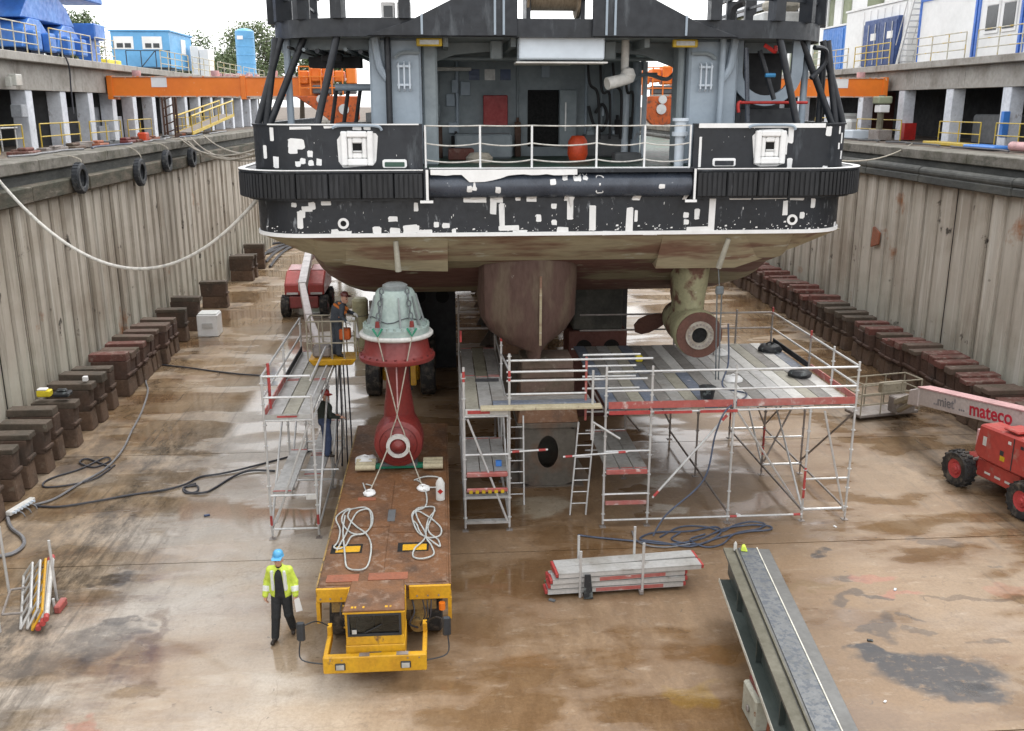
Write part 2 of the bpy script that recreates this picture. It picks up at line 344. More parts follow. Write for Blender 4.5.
def spline(pts, k=6, closed=False):
    P = [Vector(p) for p in pts]; o = []; n = len(P)
    for i in range(n - 1):
        a, b, c, d = P[max(i - 1, 0)], P[i], P[i + 1], P[min(i + 2, n - 1)]
        for j in range(k):
            t = j / k
            o.append(.5 * ((2 * b) + (c - a) * t + (2 * a - 5 * b + 4 * c - d) * t * t + (3 * b - a - 3 * c + d) * t ** 3))
    o.append(P[-1]); return o
def sag(a, b, s, n=24):
    a, b = Vector(a), Vector(b)
    return [a.lerp(b, i / n) - Vector((0, 0, 4 * s * (i / n) * (1 - i / n))) for i in range(n + 1)]
def wob(cx, cy, w, h, rnd, k=4, j=.12):      # wobbly rounded patch outline
    p = []
    for (sx, sy) in ((-1, -1), (1, -1), (1, 1), (-1, 1)):
        for t in range(k):
            a = {(-1, -1): 180, (1, -1): 270, (1, 1): 0, (-1, 1): 90}[(sx, sy)] + 90 * t / (k - 1)
            rr = min(w, h) * .22
            x = cx + sx * (w / 2 - rr) + rr * math.cos(R(a)); y = cy + sy * (h / 2 - rr) + rr * math.sin(R(a))
            p.append((x + rnd.uniform(-j, j) * min(w, h) * .5, y + rnd.uniform(-j, j) * min(w, h) * .5))
    return p
def text_mesh(txt, size, depth=.004):
    c = bpy.data.curves.new('lettering', 'FONT'); c.body = txt; c.size = size; c.extrude = depth; c.offset = size * .02; c.align_x = 'LEFT'
    o = bpy.data.objects.new('lettering_tmp', c); COL.objects.link(o)
    dg = bpy.context.evaluated_depsgraph_get(); me = bpy.data.meshes.new_from_object(o.evaluated_get(dg))
    bpy.data.objects.remove(o); return me
# ------------------------------------------------------------------ view-ray helper: image point -> place in the dock at a known height or distance
_p, _s = R(15.278), R(4.1815)
_fw = Vector((math.sin(_s) * math.cos(_p), math.cos(_s) * math.cos(_p), -math.sin(_p)))
_rt = Vector((math.cos(_s), -math.sin(_s), 0)); _up = _rt.cross(_fw)
def _ray(x, y): return _fw + _rt * ((x - 512) / 950) + _up * ((365.5 - y) / 950)
def at(x, y, z=0.0):
    d = _ray(x, y); return Vector((0, 0, CAMH)) + d * ((z - CAMH) / d.z)
def atY(x, y, Y):
    d = _ray(x, y); return Vector((0, 0, CAMH)) + d * (Y / d.y)
def atX(x, y, X):
    d = _ray(x, y); return Vector((0, 0, CAMH)) + d * (X / d.x)

XL, XR = -12.5, 18.3          # dock walls
ZC = 8.3                      # quay level
# ------------------------------------------------------------------ dock floor
def floor_material():
    m = bpy.data.materials.new('dock_floor'); m.use_nodes = True; n, l = m.node_tree.nodes, m.node_tree.links
    b = n['Principled BSDF']; pos = _pos(n, l)
    sep = n.new('ShaderNodeSeparateXYZ'); l.new(pos, sep.inputs[0]); X, Y = sep.outputs[0], sep.outputs[1]
    big = _noise(n, l, .22, 4, _pos(n, l, (1, 1, 1)))
    c = _mix(n, l, _ramp(n, l, big, .4, .62), (0.42, 0.325, 0.226), (0.32, 0.226, 0.14))
    # ochre and rust coloured silt in broad patches drawn out across the dock
    s1 = _noise(n, l, 1.0, 6, _pos(n, l, (.22, .75, 1)), .62)
    silt = _ramp(n, l, s1, .52, .66)
    c = _mix(n, l, _math(n, l, 'MULTIPLY', silt, .8), c, (0.20, 0.115, 0.062))
    s2 = _noise(n, l, 1.0, 6, _pos(n, l, (.35, .3, 1)), .6)
    c = _mix(n, l, _math(n, l, 'MULTIPLY', _ramp(n, l, s2, .56, .72), .6), c, (0.27, 0.17, 0.07))
    # pale scoured concrete
    s3 = _noise(n, l, .5, 6, _pos(n, l, (.5, .9, 3)), .6)
    c = _mix(n, l, _math(n, l, 'MULTIPLY', _ramp(n, l, s3, .54, .66), .6), c, (0.46, 0.40, 0.33))
    # sky reflection painted as a paler strip between the left blocks and the transporter
    pd_ = _math(n, l, 'MULTIPLY', _ramp(n, l, _math(n, l, 'ABSOLUTE', _math(n, l, 'SUBTRACT', X, -5.4)), 1.2, 4.2, 1, 0), _ramp(n, l, s3, .36, .56))
    c = _mix(n, l, _math(n, l, 'MULTIPLY', pd_, .75), c, (0.50, 0.47, 0.43))
    # brown silt settled over the middle and right of the dock
    md = _math(n, l, 'MULTIPLY', _ramp(n, l, X, -1.8, .2), _ramp(n, l, Y, 30, 42, 1, 0))
    md = _math(n, l, 'MULTIPLY', md, _ramp(n, l, X, 6, 12, 1, .55))
    c = _mix(n, l, _math(n, l, 'MULTIPLY', md, .82), c, _mix(n, l, _ramp(n, l, s2, .38, .66), (0.25, 0.158, 0.084), (0.165, 0.098, 0.05)))
    # traffic dirt along the two drive lanes
    def lane(x0, w, y0, y1, str_, off):
        d = _math(n, l, 'ABSOLUTE', _math(n, l, 'SUBTRACT', X, x0))
        f = _ramp(n, l, d, 0.2, w, 1, 0)
        fy = _math(n, l, 'MULTIPLY', _ramp(n, l, Y, y0 - 2, y0), _ramp(n, l, Y, y1, y1 + 6, 1, 0))
        nz = _ramp(n, l, _noise(n, l, 1.3 + off, 6, _pos(n, l, (1.5, .55, 1)), .75), .40, .60)
        return _math(n, l, 'MULTIPLY', _math(n, l, 'MULTIPLY', _math(n, l, 'MULTIPLY', f, fy), nz), str_)
    c = _mix(n, l, lane(-8.4, 3.0, 6, 28, .95, 0), c, (0.095, 0.078, 0.062))
    c = _mix(n, l, lane(14.6, 3.4, 12, 31, .8, .13), c, (0.13, 0.095, 0.065))
    c = _mix(n, l, lane(16.2, 1.2, 12, 60, .9, .31), c, (0.10, 0.07, 0.05))
    c = _mix(n, l, lane(-10.6, 1.3, 8, 62, .8, .21), c, (0.11, 0.08, 0.055))
    c = _mix(n, l, lane(3.0, 6.0, 8, 34, .8, .43), c, (0.165, 0.10, 0.052))
    # oil, paint and soot stains, each with its own place and shape
    nd = n.new('ShaderNodeTexNoise'); nd.inputs['Scale'].default_value = 1.1; nd.inputs['Detail'].default_value = 6; l.new(pos, nd.inputs['Vector'])
    vs = n.new('ShaderNodeVectorMath'); vs.operation = 'MULTIPLY_ADD'; l.new(nd.outputs['Color'], vs.inputs[0])
    vs.inputs[1].default_value = (2.2, 1.5, 0); vs.inputs[2].default_value = (-1.1, -.75, 0)
    va = n.new('ShaderNodeVectorMath'); va.operation = 'ADD'; l.new(pos, va.inputs[0]); l.new(vs.outputs[0], va.inputs[1])
    fine = _ramp(n, l, _noise(n, l, 5, 5, pos, .7), .24, .46)
    def stain(px, py, rx, ry, col, st):
        nonlocal c
        q = at(px, py)
        mp = n.new('ShaderNodeMapping'); mp.vector_type = 'TEXTURE'; mp.inputs['Location'].default_value = (q.x, q.y, 0); mp.inputs['Scale'].default_value = (rx, ry, 1e4)
        l.new(va.outputs[0], mp.inputs['Vector'])
        ln = n.new('ShaderNodeVectorMath'); ln.operation = 'LENGTH'; l.new(mp.outputs[0], ln.inputs[0])
        f = _math(n, l, 'MULTIPLY', _math(n, l, 'MULTIPLY', _ramp(n, l, ln.outputs['Value'], .75, 1.1, 1, 0), st), fine)
        c = _mix(n, l, f, c, col)
    dark = (.035, .035, .04)
    for a in [(935, 672, 1.25, .62, dark, .95), (880, 660, .85, .30, dark, .9), (975, 690, .6, .4, dark, .9), (868, 655, .5, .2, dark, .95), (822, 556, .28, .22, dark, .8), (850, 578, .4, .22, dark, .55),
              (852, 598, .38, .16, dark, .6), (878, 600, .3, .13, dark, .65), (882, 628, .35, .35, dark, .6), (905, 617, .3, .1, dark, .5), (925, 632, .45, .1, dark, .45), (950, 545, .5, .3, dark, .45), (920, 540, .35, .16, dark, .4), (990, 642, .35, .12, dark, .5),
              (872, 576, .4, .2, (.40, .15, .11), .5), (903, 597, .5, .15, (.40, .15, .11), .5), (1010, 592, .5, .3, (.36, .15, .1), .4), (72, 722, .4, .2, (.4, .13, .08), .45),
              (118, 580, .32, .4, dark, .7), (120, 622, .45, .25, dark, .6), (100, 640, .6, .6, dark, .45), (60, 660, .8, .5, dark, .4), (45, 600, .6, .6, dark, .35), (690, 690, .5, .35, (.28, .18, .04), .55), (720, 650, .6, .3, (.26, .14, .05), .45),
              (525, 655, .6, .3, (.22, .12, .05), .5), (800, 590, .9, .14, (.2, .13, .06), .7), (975, 600, 1.2, .12, (.13, .09, .06), .7), (130, 690, .4, .3, (.18, .11, .04), .7), (150, 640, .22, 1.2, (.14, .09, .06), .5), (525, 600, 1.0, .8, (.22, .13, .07), .4),
              (70, 465, 1.2, .7, dark, .4), (130, 480, 1.5, .5, (.16, .12, .08), .5), (665, 480, .8, .4, (.5, .46, .4), .7), (665, 510, .6, .3, (.5, .46, .4), .7), (545, 505, 1.0, .7, (.42, .38, .3), .6), (210, 315, 4, 1.2, (.18, .1, .06), .5), (700, 225, 8, 5, (.25, .14, .09), .4)]:
        stain(*a)
    # tyre tracks drawn out along the dock, and hairline cracks
    tk = _ramp(n, l, _noise(n, l, 1.0, 4, _pos(n, l, (5.5, .22, 1)), .6), .56, .66)
    lz = _math(n, l, 'MAXIMUM', _ramp(n, l, _math(n, l, 'ABSOLUTE', _math(n, l, 'ADD', X, 8.3)), .5, 3.2, 1, 0), _ramp(n, l, _math(n, l, 'ABSOLUTE', _math(n, l, 'SUBTRACT', X, 13.4)), .5, 3.4, 1, 0))
    c = _mix(n, l, _math(n, l, 'MULTIPLY', _math(n, l, 'MULTIPLY', tk, lz), .55), c, (0.085, 0.07, 0.055))
    ck = n.new('ShaderNodeTexVoronoi'); ck.feature = 'DISTANCE_TO_EDGE'; ck.inputs['Scale'].default_value = .33; l.new(va.outputs[0], ck.inputs['Vector'])
    c = _mix(n, l, _math(n, l, 'MULTIPLY', _ramp(n, l, ck.outputs['Distance'], .002, .006, 1, 0), .16), c, (0.08, 0.06, 0.045))
    # scuffs, grit and small drips
    sc_ = _ramp(n, l, _noise(n, l, 2.2, 6, _pos(n, l, (1.6, .7, 1)), .78), .54, .68)
    c = _mix(n, l, _math(n, l, 'MULTIPLY', sc_, .28), c, (0.15, 0.11, 0.08))
    s5 = _ramp(n, l, _noise(n, l, 3.1, 6, _pos(n, l, (.6, 1.4, 1)), .75), .56, .70)
    c = _mix(n, l, _math(n, l, 'MULTIPLY', s5, .3), c, (0.54, 0.47, 0.38))
    vo = n.new('ShaderNodeTexVoronoi'); vo.inputs['Scale'].default_value = 2.6; l.new(va.outputs[0], vo.inputs['Vector'])
    c = _mix(n, l, _math(n, l, 'MULTIPLY', _ramp(n, l, vo.outputs['Distance'], .05, .11, 1, 0), .5), c, (0.07, 0.06, 0.05))
    # wet: darker and glossy
    w1 = _noise(n, l, 1.0, 5, _pos(n, l, (.16, .42, 1)), .55)
    far = _ramp(n, l, Y, 28, 44, 0, .10)
    lw = _ramp(n, l, _math(n, l, 'ABSOLUTE', _math(n, l, 'SUBTRACT', X, -5.6)), 1.0, 4.5, .07, 0)
    wet = _ramp(n, l, _math(n, l, 'ADD', _math(n, l, 'ADD', w1, far), lw), .53, .60)
    w2 = _ramp(n, l, _noise(n, l, .35, 4, _pos(n, l, (1, 1.6, 1)), .5), .52, .6)
    wet = _math(n, l, 'MAXIMUM', wet, _math(n, l, 'MULTIPLY', w2, .8))
    mm = n.new('ShaderNodeMix'); mm.data_type = 'RGBA'; mm.blend_type = 'MULTIPLY'; l.new(wet, mm.inputs[0]); l.new(c, mm.inputs[6]); mm.inputs[7].default_value = (.74, .68, .60, 1)
    grain = n.new('ShaderNodeMix'); grain.data_type = 'RGBA'; grain.blend_type = 'MULTIPLY'
    l.new(_ramp(n, l, _noise(n, l, 14, 5, pos, .8), .35, .7), grain.inputs[0]); l.new(mm.outputs[2], grain.inputs[6]); grain.inputs[7].default_value = (.74, .72, .69, 1)
    l.new(grain.outputs[2], b.inputs['Base Color'])
    l.new(_ramp(n, l, wet, 0, 1, .55, .07), b.inputs['Roughness'])
    b.inputs['Specular IOR Level'].default_value = .5
    bp = n.new('ShaderNodeBump'); bp.inputs['Distance'].default_value = .02
    l.new(_ramp(n, l, wet, 0, 1, .35, .02), bp.inputs['Strength']); l.new(_noise(n, l, 5, 5, pos, .7), bp.inputs['Height']); l.new(bp.outputs[0], b.inputs['Normal'])
    M['dock_floor'] = m
floor_material()
sub = struct(MB().bx(XL - .4, XR + .4, -24, 150, -.6, -.031), 'dock_floor', 'interior_dark')
JY = [-22.4 + 7.05 * i for i in range(25)]      # expansion joints, one at Y = 19.9 and one at Y = 27
for a, b_ in zip(JY[:-1], JY[1:]):
    o = MB().bx(XL - .35, XR + .35, a + .016, b_ - .016, -.03, 0).build('floor_slab', 'dock_floor', sub)

# ------------------------------------------------------------------ dock walls of sheet piles
def pile_material():
    m = bpy.data.materials.new('sheet_pile'); m.use_nodes = True; n, l = m.node_tree.nodes, m.node_tree.links; b = n['Principled BSDF']
    pos = _pos(n, l); sep = n.new('ShaderNodeSeparateXYZ'); l.new(pos, sep.inputs[0]); Z = sep.outputs[2]
    a = _noise(n, l, 1.0, 6, _pos(n, l, (1, 1.4, .25)), .6)
    c = _mix(n, l, _ramp(n, l, a, .40, .68), (0.50, 0.455, 0.39), (0.38, 0.34, 0.28))
    zz = _math(n, l, 'ADD', Z, _math(n, l, 'MULTIPLY', a, 5.0))
    c = _mix(n, l, _math(n, l, 'MULTIPLY', _ramp(n, l, zz, 5.6, 4.2), .55), c, (0.47, 0.465, 0.39))     # pale growth below the tide line
    br = _ramp(n, l, _noise(n, l, .22, 5, _pos(n, l, (1, 1, 1.6)), .6), .46, .64)
    c = _mix(n, l, _math(n, l, 'MULTIPLY', br, .55), c, (0.27, 0.22, 0.165))
    st = _ramp(n, l, _noise(n, l, 1.0, 7, _pos(n, l, (3.2, 3.2, .22)), .65), .56, .66)
    c = _mix(n, l, _math(n, l, 'MULTIPLY', st, .5), c, (0.17, 0.145, 0.115))
    ps = _ramp(n, l, _noise(n, l, 1.3, 7, _pos(n, l, (1, 1, .9)), .62), .64, .70)
    c = _mix(n, l, ps, c, (0.055, 0.045, 0.035))
    rs = _ramp(n, l, _noise(n, l, .33, 6, _pos(n, l, (1, 1, 1.3)), .6), .64, .72)
    c = _mix(n, l, rs, c, (0.30, 0.13, 0.055))
    pl = _ramp(n, l, _noise(n, l, 1.0, 5, _pos(n, l, (5, 5, .16)), .5), .6, .68)
    c = _mix(n, l, _math(n, l, 'MULTIPLY', pl, .7), c, (0.60, 0.57, 0.51))
    l.new(c, b.inputs['Base Color']); b.inputs['Roughness'].default_value = .72
    bp = n.new('ShaderNodeBump'); bp.inputs['Strength'].default_value = .35; bp.inputs['Distance'].default_value = .03
    l.new(_noise(n, l, 9, 5, pos, .7), bp.inputs['Height']); l.new(bp.outputs[0], b.inputs['Normal']); M['sheet_pile'] = m
pile_material()
PITCH = 1.16
def pile_mesh(sgn, wide):
    d = .10 * sgn; t = .03 * sgn
    P = [(0, 0), (.05, 0), (.05, d * .4), (.09, d * .4), (.12, d), (.60, d), (.66, d * 1.35), (.70, d * 1.35), (.72, 0), (PITCH - .025, 0)] if not wide else [(0, 0), (.03, 0), (.07, d), (.76, d), (.80, 0), (PITCH - .025, 0)]
    mb = MB(); Q = [(x, o) for x, o in P]; B = [(x, o - t) for x, o in P][::-1]
    poly = [(o, y) for y, o in Q] + [(o, y) for y, o in B]
    mb.prism(poly, 0, 7.12, 'Z'); return mb.mesh('sheet_pile', 'sheet_pile', bevel=0)
def dock_wall(side):
    X, sg = (XL, 1) if side == 'left' else (XR, -1)
    w = thing('dock_wall', 'tall %s dock wall of grey steel sheet piles %s' % (side, 'hung with old tyres' if side == 'left' else 'above the long red-capped block row'), 'dock wall', (X, 0, 0))
    ms = [pile_mesh(sg, False), pile_mesh(sg, True)]
    rnd = random.Random(3 if side == 'left' else 4)
    yy = -2.0
    while yy < 86:
        o = inst('sheet_pile', ms[rnd.random() < .35], w, (-sg * .13 + rnd.uniform(-.03, .03), yy, 0), (0, 0, R(rnd.uniform(-.8, .8)))); sc = rnd.uniform(.74, .98); o.scale = (rnd.uniform(.7, 1.3), sc, 1); yy += PITCH * sc
    MB().bx(*sorted((X - sg * 1.6, X - sg * .36)), -24, 150, 0, 7.9).build('backing_wall', 'interior_mid', w)
    # lower timber waling in lengths
    y = -3; k = 0
    while y < 90:
        L = rnd.uniform(4.6, 6.4); dz = rnd.uniform(-.025, .025)
        x0, x1 = X - sg * .33, X + sg * .24
        mb = MB()
        if side == 'left':
            mb.bx(x0, x1 + rnd.uniform(-.03, .03), y, y + L - .03, 7.06 + dz, 7.56 + dz)
        else:
            mb.bx(x0, x1 - .06, y, y + L - .03, 7.10 + dz, 7.40)
            pr = [(x1 + .10 + .2 * math.cos(R(t)), 7.52 + dz + .19 * math.sin(R(t))) for t in range(0, 360, 45)]
            mb.prism([(q[0] + sg * -.02, q[1]) for q in pr], y, y + L - .03, 'Y')
        mb.build('waling_beam', 'coping_timber' if side == 'left' else 'timber_dark', w, bevel=.04)
        y += L
    MB().bx(*sorted((X - sg * .33, X - sg * .12)), -24, 150, 7.57, 7.93).build('recess_beam', 'timber_dark', w)
    y = -6
    while y < 110:
        L = rnd.uniform(5.5, 7.5)
        mb = MB().bx(*sorted((X - sg * 1.3, X + sg * .02)), y, y + L - .025, 7.93, 8.30)
        mb.build('coping_stone', 'concrete_coping', w, bevel=.03); y += L
    return w
dock_wall('left'); dock_wall('right')
g = MB()
for x0, x1, y0, y1 in ((-900, XL - 1.3, -200, 110), (XR + 1.3, 900, -200, 110), (-900, 900, 110.02, 1500)): g.bx(x0, x1, y0, y1, 7.6, 8.27)
struct(g, 'quay_ground', 'quay_dirt')
single(MB().bx(XL - 1, XR + 1, 109, 110, -.5, 8.26), 'dock_end_wall', 'concrete', 'far concrete head wall closing the dock behind the ship', 'wall')

# ------------------------------------------------------------------ galleries along both quays
def gallery(side):
    sg = -1 if side == 'left' else 1
    if side == 'left':
        X, zt, zs, ys = -15.5, 10.48, 11.80, [22.0, 25.3, 28.6, 31.9, 35.3, 38.7, 42.1, 45.3, 48.4, 51.6, 55, 58.4, 61.8, 65.2, 68.6, 72, 75.4, 78.8, 82.2, 85.6]
        lab = 'long low concrete gallery with white columns on left quay, under the blue crane'
    else:
        X, zt, zs, ys = 22.3, 10.63, 11.85, [19.5, 24, 28.5, 33, 37.5, 41.9, 46.4, 51, 55.5, 60, 64.5, 69, 73.5, 78]
        lab = 'long low concrete gallery with white columns on right quay, under the white cabins'
    t = thing('quay_gallery', lab, 'building', (X, 40, ZC))
    rnd = random.Random(5)
    y0, y1 = 14, 104
    MB().bx(*sorted((X - sg * .4, X + sg * 14)), y0, y1, zs - .30, zs).build('roof_slab', 'concrete', t, bevel=.02)
    yy = y0
    while yy < y1:
        e = min(yy + (3.37 if side == 'left' else 4.45), y1)
        MB().bx(*sorted((X, X + sg * .35)), yy + .01, e - .01, zt, zs - .303).build('fascia_panel', 'concrete', t, bevel=.012); yy = e
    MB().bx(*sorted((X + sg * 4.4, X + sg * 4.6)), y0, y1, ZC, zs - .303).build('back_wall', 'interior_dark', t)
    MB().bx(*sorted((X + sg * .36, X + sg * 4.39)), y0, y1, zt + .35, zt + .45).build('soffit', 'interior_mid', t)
    for i, y in enumerate(ys):
        mb = MB().bx(*sorted((X + sg * .04, X + sg * .62)), y - .3, y + .3, ZC - .03, zt)
        c = mb.build('column', 'column_paint', t, bevel=.02)
        if side == 'left' and i % 2 == 0:      # solid partitions behind every other column
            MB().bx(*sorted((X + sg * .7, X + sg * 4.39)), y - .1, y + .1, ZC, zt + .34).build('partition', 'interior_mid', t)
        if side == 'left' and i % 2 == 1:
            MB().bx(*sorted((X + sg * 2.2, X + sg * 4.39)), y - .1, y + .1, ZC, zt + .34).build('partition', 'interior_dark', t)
    if side == 'right':
        MB().bx(21.9 + .42, 22.9, 45.7, 46.09, 8.32, 9.1).build('paint_panel', 'red_paint', t, label='red panel fixed beside a gallery column')
        MB().bx(22.9, 24.4, 51.35, 51.5, 8.3, 10.6).build('red_partition', 'keel_red', t, label='dark red partition inside gallery')
    return t
gallery('left'); gallery('right')
def railing(X, ya, yb, z, h, n, mat_, label, grp, mids=1, r=.028, name='guard_railing'):
    t = thing(name, label, 'railing', (X, ya, z), group=grp)
    for i in range(n):
        y = ya + (yb - ya) * i / (n - 1)
        MB().cyl((X, y, z - .01), (X, y, z + h), r, n=6).build('post', mat_, t)
    for k in range(mids + 1):
        zz = z + h * (1 - k / (mids + 1))
        MB().cyl((X, ya, zz), (X, yb, zz), r * .9, n=6).build('rail', mat_, t)
    return t
ly = [(30.5, 36.6), (38.2, 42.3), (43.5, 47.6), (48.7, 52.6), (57, 60.5), (61.5, 66)]
for i, (a, b_) in enumerate(ly):
    railing(-15.1, a, b_, ZC, .95, 4 if i in (0,) else 3, 'yellow_rail', '%s yellow railing section from the near end, between left gallery columns' % ordw(i), 'yellow railings of the left gallery')
ry = [(30.5, 33.6), (34.0, 37.2), (38.3, 41.6), (45.2, 50.2), (52, 56)]
for i, (a, b_) in enumerate(ry):
    railing(21.9, a, b_, ZC, .95, 3, 'yellow_rail', '%s yellow railing section from the near end, along right gallery' % ordw(i), 'yellow railings of the right gallery')
for i, (a, b_) in enumerate([(29.5, 34.6), (35.2, 39.4), (40.6, 45.2), (45.8, 48.3)]):
    railing(-15.25, a, b_, 11.80, 1.05, 5 if i < 3 else 3, 'pale_rail', '%s white and yellow roof railing in front of blue crane legs' % ordw(i), 'roof railings under the blue crane', 2)
for i, (a, b_) in enumerate([(56, 62), (63, 69), (70, 78), (79, 88)]):
    railing(-15.25, a, b_, 11.80, 1.05, 5, 'pale_rail', '%s pale roof railing beyond the blue office, towards the silo' % ordw(i), 'roof railings towards the silo', 2)
for i, (a, b_) in enumerate([(29, 34.2), (34.9, 39.6), (40.5, 44.8), (47.5, 51.6), (52.5, 57.5)]):
    railing(22.05, a, b_, 11.85, 1.05, 4, 'yellow_rail' if i in (0, 3) else 'pale_rail', '%s roof railing from near end, along the right quay cabins' % ordw(i), 'roof railings of the right gallery', 2)

# things standing about in and on the galleries
single(MB().bx(-15.35, -15.14, 36.3, 36.42, 10.55, 10.9).bx(-15.28, -15.0, 36.43, 36.95, 10.6, 11.0), 'floodlight', ['lens'], 'grey floodlight bolted to left gallery fascia', 'floodlight', (-15.2, 36.5, 10.6), bevel=.02)
single(MB().tube(spline([(-15.05, 41.5, 11.83), (-15.02, 41.7, 11.4), (-15.12, 41.9, 10.6), (-15.1, 41.8, 9.6)], 6), .035), 'hanging_cable', 'cable_dark', 'black cable hanging down the left gallery fascia near orange arm', 'cable', (-15, 41.5, 9.6))
def clutter(name, label, x0, x1, y0, y1, z0, z1, m_, cat, extra=None):
    mb = MB().bx(x0, x1, y0, y1, z0, z1)
    if extra: extra(mb)
    return single(mb, name, m_, label, cat, ((x0 + x1) / 2, (y0 + y1) / 2, z0), bevel=.02)
clutter('switch_cabinet', 'grey switch cabinet on a left gallery column', -15.75, -15.35, 37.4, 37.9, 9.5, 9.95, 'vent_grey', 'cabinet')
clutter('work_bench', 'steel bench standing in second left gallery bay', -16.6, -15.6, 36.1, 37.5, ZC + .8, ZC + .86, 'galv', 'bench', lambda m: [m.bx(x, x + .06, y, y + .06, ZC, ZC + .8) for x in (-16.55, -15.72) for y in (36.15, 37.38)])
clutter('machine_cabinet', 'pale machine cabinet behind railing under the orange arm', -17.2, -16.2, 46.2, 48.2, ZC, ZC + 1.55, 'vent_grey', 'cabinet', lambda m: m.bx(-16.19, -15.7, 46.5, 47.8, ZC, ZC + .7))
clutter('compressor_box', 'grey compressor box inside the fourth left gallery bay', -16.9, -16, 49.3, 50.8, ZC, ZC + 1.1, 'vent_grey', 'compressor', lambda m: m.cyl((-16.4, 50, ZC + 1.1), (-16.4, 50, ZC + 1.6), .25))
for i, (y, m_) in enumerate([(33.6, 'cap_red'), (37.9, 'cap_brown'), (40.6, 'plate_orange_rust'), (44.2, 'pod_dark_red'), (45.5, 'cap_red')]):
    mb = MB().bx(-14.3, -13.75, y, y + 1.1, ZC, ZC + .13).bx(-14.2, -13.9, y + .2, y + .9, ZC + .13, ZC + .24)
    single(mb, 'quay_bollard_base', m_, '%s low rusty red fitting lying on the left quay edge' % ordw(i), 'quay fitting', (-14, y, ZC), group='rusty fittings on the left quay', bevel=.03)
single(MB().bx(-14.0, -13.6, 46.3, 46.9, ZC, ZC + .42), 'red_canister', 'orange_float', 'bright pinkish red canister on left quay edge', 'canister', (-13.8, 46.6, ZC), bevel=.06)
rq = random.Random(91)
for i in range(10):      # low clutter along the left quay: planks, plates and hoses
    y = 31 + i * 2.9 + rq.uniform(-.5, .5); x = rq.uniform(-14.6, -13.9); L = rq.uniform(.7, 1.8); h = rq.uniform(.06, .2)
    m_ = rq.choice(['block_rust', 'cap_brown', 'interior_mid', 'cap_red', 'plate_orange_rust', 'galv_dull'])
    mb = MB().box((x, y, ZC + h / 2), (rq.uniform(.2, .5), L, h), Matrix.Rotation(rq.uniform(-.3, .3), 3, 'Z')); mb.box((x + .1, y + .1, ZC + h + .03), (.2, L * .6, .06), Matrix.Rotation(rq.uniform(-.4, .4), 3, 'Z'))
    single(mb, 'board_heap', m_, '%s low heap of boards from the near end of the left quay' % ordw(i), 'boards', (x, y, ZC), group='board heaps on the left quay', bevel=.01)
for i in range(5):
    y = 32 + i * 6.5; pts = [(-13.5 + rq.uniform(-.25, .25), y + k * 1.1, ZC + .05) for k in range(6)]
    single(MB().tube(spline(pts, 5), .04, 6), 'quay_hose', rq.choice(['cable_dark', 'hose_blue', 'cable_grey']), '%s hose from the near end, lying along the left quay edge' % ordw(i), 'hose', (-13.5, y, ZC), group='hoses on the left quay', smooth=True)
for i in range(5):
    y = 33 + i * 5.2; pts = [(20.2 + rq.uniform(-.3, .3), y + k * .9, ZC + .05) for k in range(6)]
    single(MB().tube(spline(pts, 5), .045, 6), 'quay_hose', rq.choice(['cable_dark', 'interior_mid', 'cable_grey']), '%s hose from the near end, lying along the right quay edge' % ordw(i), 'hose', (20.2, y, ZC), group='hoses on the right quay', smooth=True)
# brown lattice mast and yellow gangway on the left quay
t = thing('lattice_mast', 'rusty brown lattice mast standing on left quay below orange arm', 'mast', (-14.2, 53, ZC))
for dx, dy in ((0, 0), (.55, 0), (0, .55), (.55, .55)): MB().bar((-14.5 + dx, 52.8 + dy, ZC), (-14.5 + dx, 52.8 + dy, 10.9), .09, .09).build('leg', 'block_rust', t)
for k in range(6): MB().bar((-14.5, 52.8, ZC + .2 + k * .42), (-13.95, 52.8, ZC + .42 + k * .42), .06, .06).build('brace', 'block_rust', t)
t = thing('gangway', 'yellow sloping gangway with twin handrails on left quay', 'gangway', (-14.2, 60, ZC))
a, b_ = Vector((-14.0, 56.5, ZC + .1)), Vector((-14.0, 68, ZC + 1.0))
for dx in (0, -.9):
    o = Vector((dx, 0, 0))
    MB().bar(a + o, b_ + o, .08, .16).build('stringer', 'yellow_rail', t)
    MB().cyl(a + o + Vector((0, 0, .95)), b_ + o + Vector((0, 0, .95)), .05, n=6).build('handrail', 'yellow_rail', t)
    for k in range(6):
        q = a.lerp(b_, k / 5) + o; MB().cyl(q, q + Vector((0, 0, .95)), .035, n=6).build('post', 'yellow_rail', t)
MB().bar(a + Vector((-.45, 0, .05)), b_ + Vector((-.45, 0, .05)), .8, .04).build('walkway', 'galv_dull', t)

# right gallery clutter
t = thing('quay_machine', 'grubby hydraulic machine with a white box by right gallery column', 'machine', (22, 46, ZC))
MB().bx(20.9, 21.6, 45.4, 46.5, ZC, ZC + .5).build('base', 'galv_dull', t, bevel=.03); MB().cyl((21.2, 46, ZC + .5), (21.2, 46, 10.4), .16, n=8).build('column', 'wood_beige', t)
MB().bx(21, 21.5, 45.7, 46.3, 9.6, 9.95).build('head', 'white_panel', t, bevel=.03); MB().bx(20.9, 21.6, 45.7, 46.4, 10.0, 10.35).build('motor', 'hall_green', t, bevel=.05)
single(MB().bx(22.6, 24.2, 54, 56.2, ZC, ZC + 1.2).bx(22.5, 23.2, 52.6, 53.8, ZC, ZC + .9), 'bag_pile', 'reflective', 'pile of pale plastic sacks inside right gallery', 'sacks', (23, 54, ZC), bevel=.15)
single(MB().bx(20.6, 21.5, 47.6, 49.6, ZC, ZC + .42), 'blue_crate', 'ship_pale', 'low pale blue crate on the right quay edge', 'crate', (21, 48.6, ZC), bevel=.03)
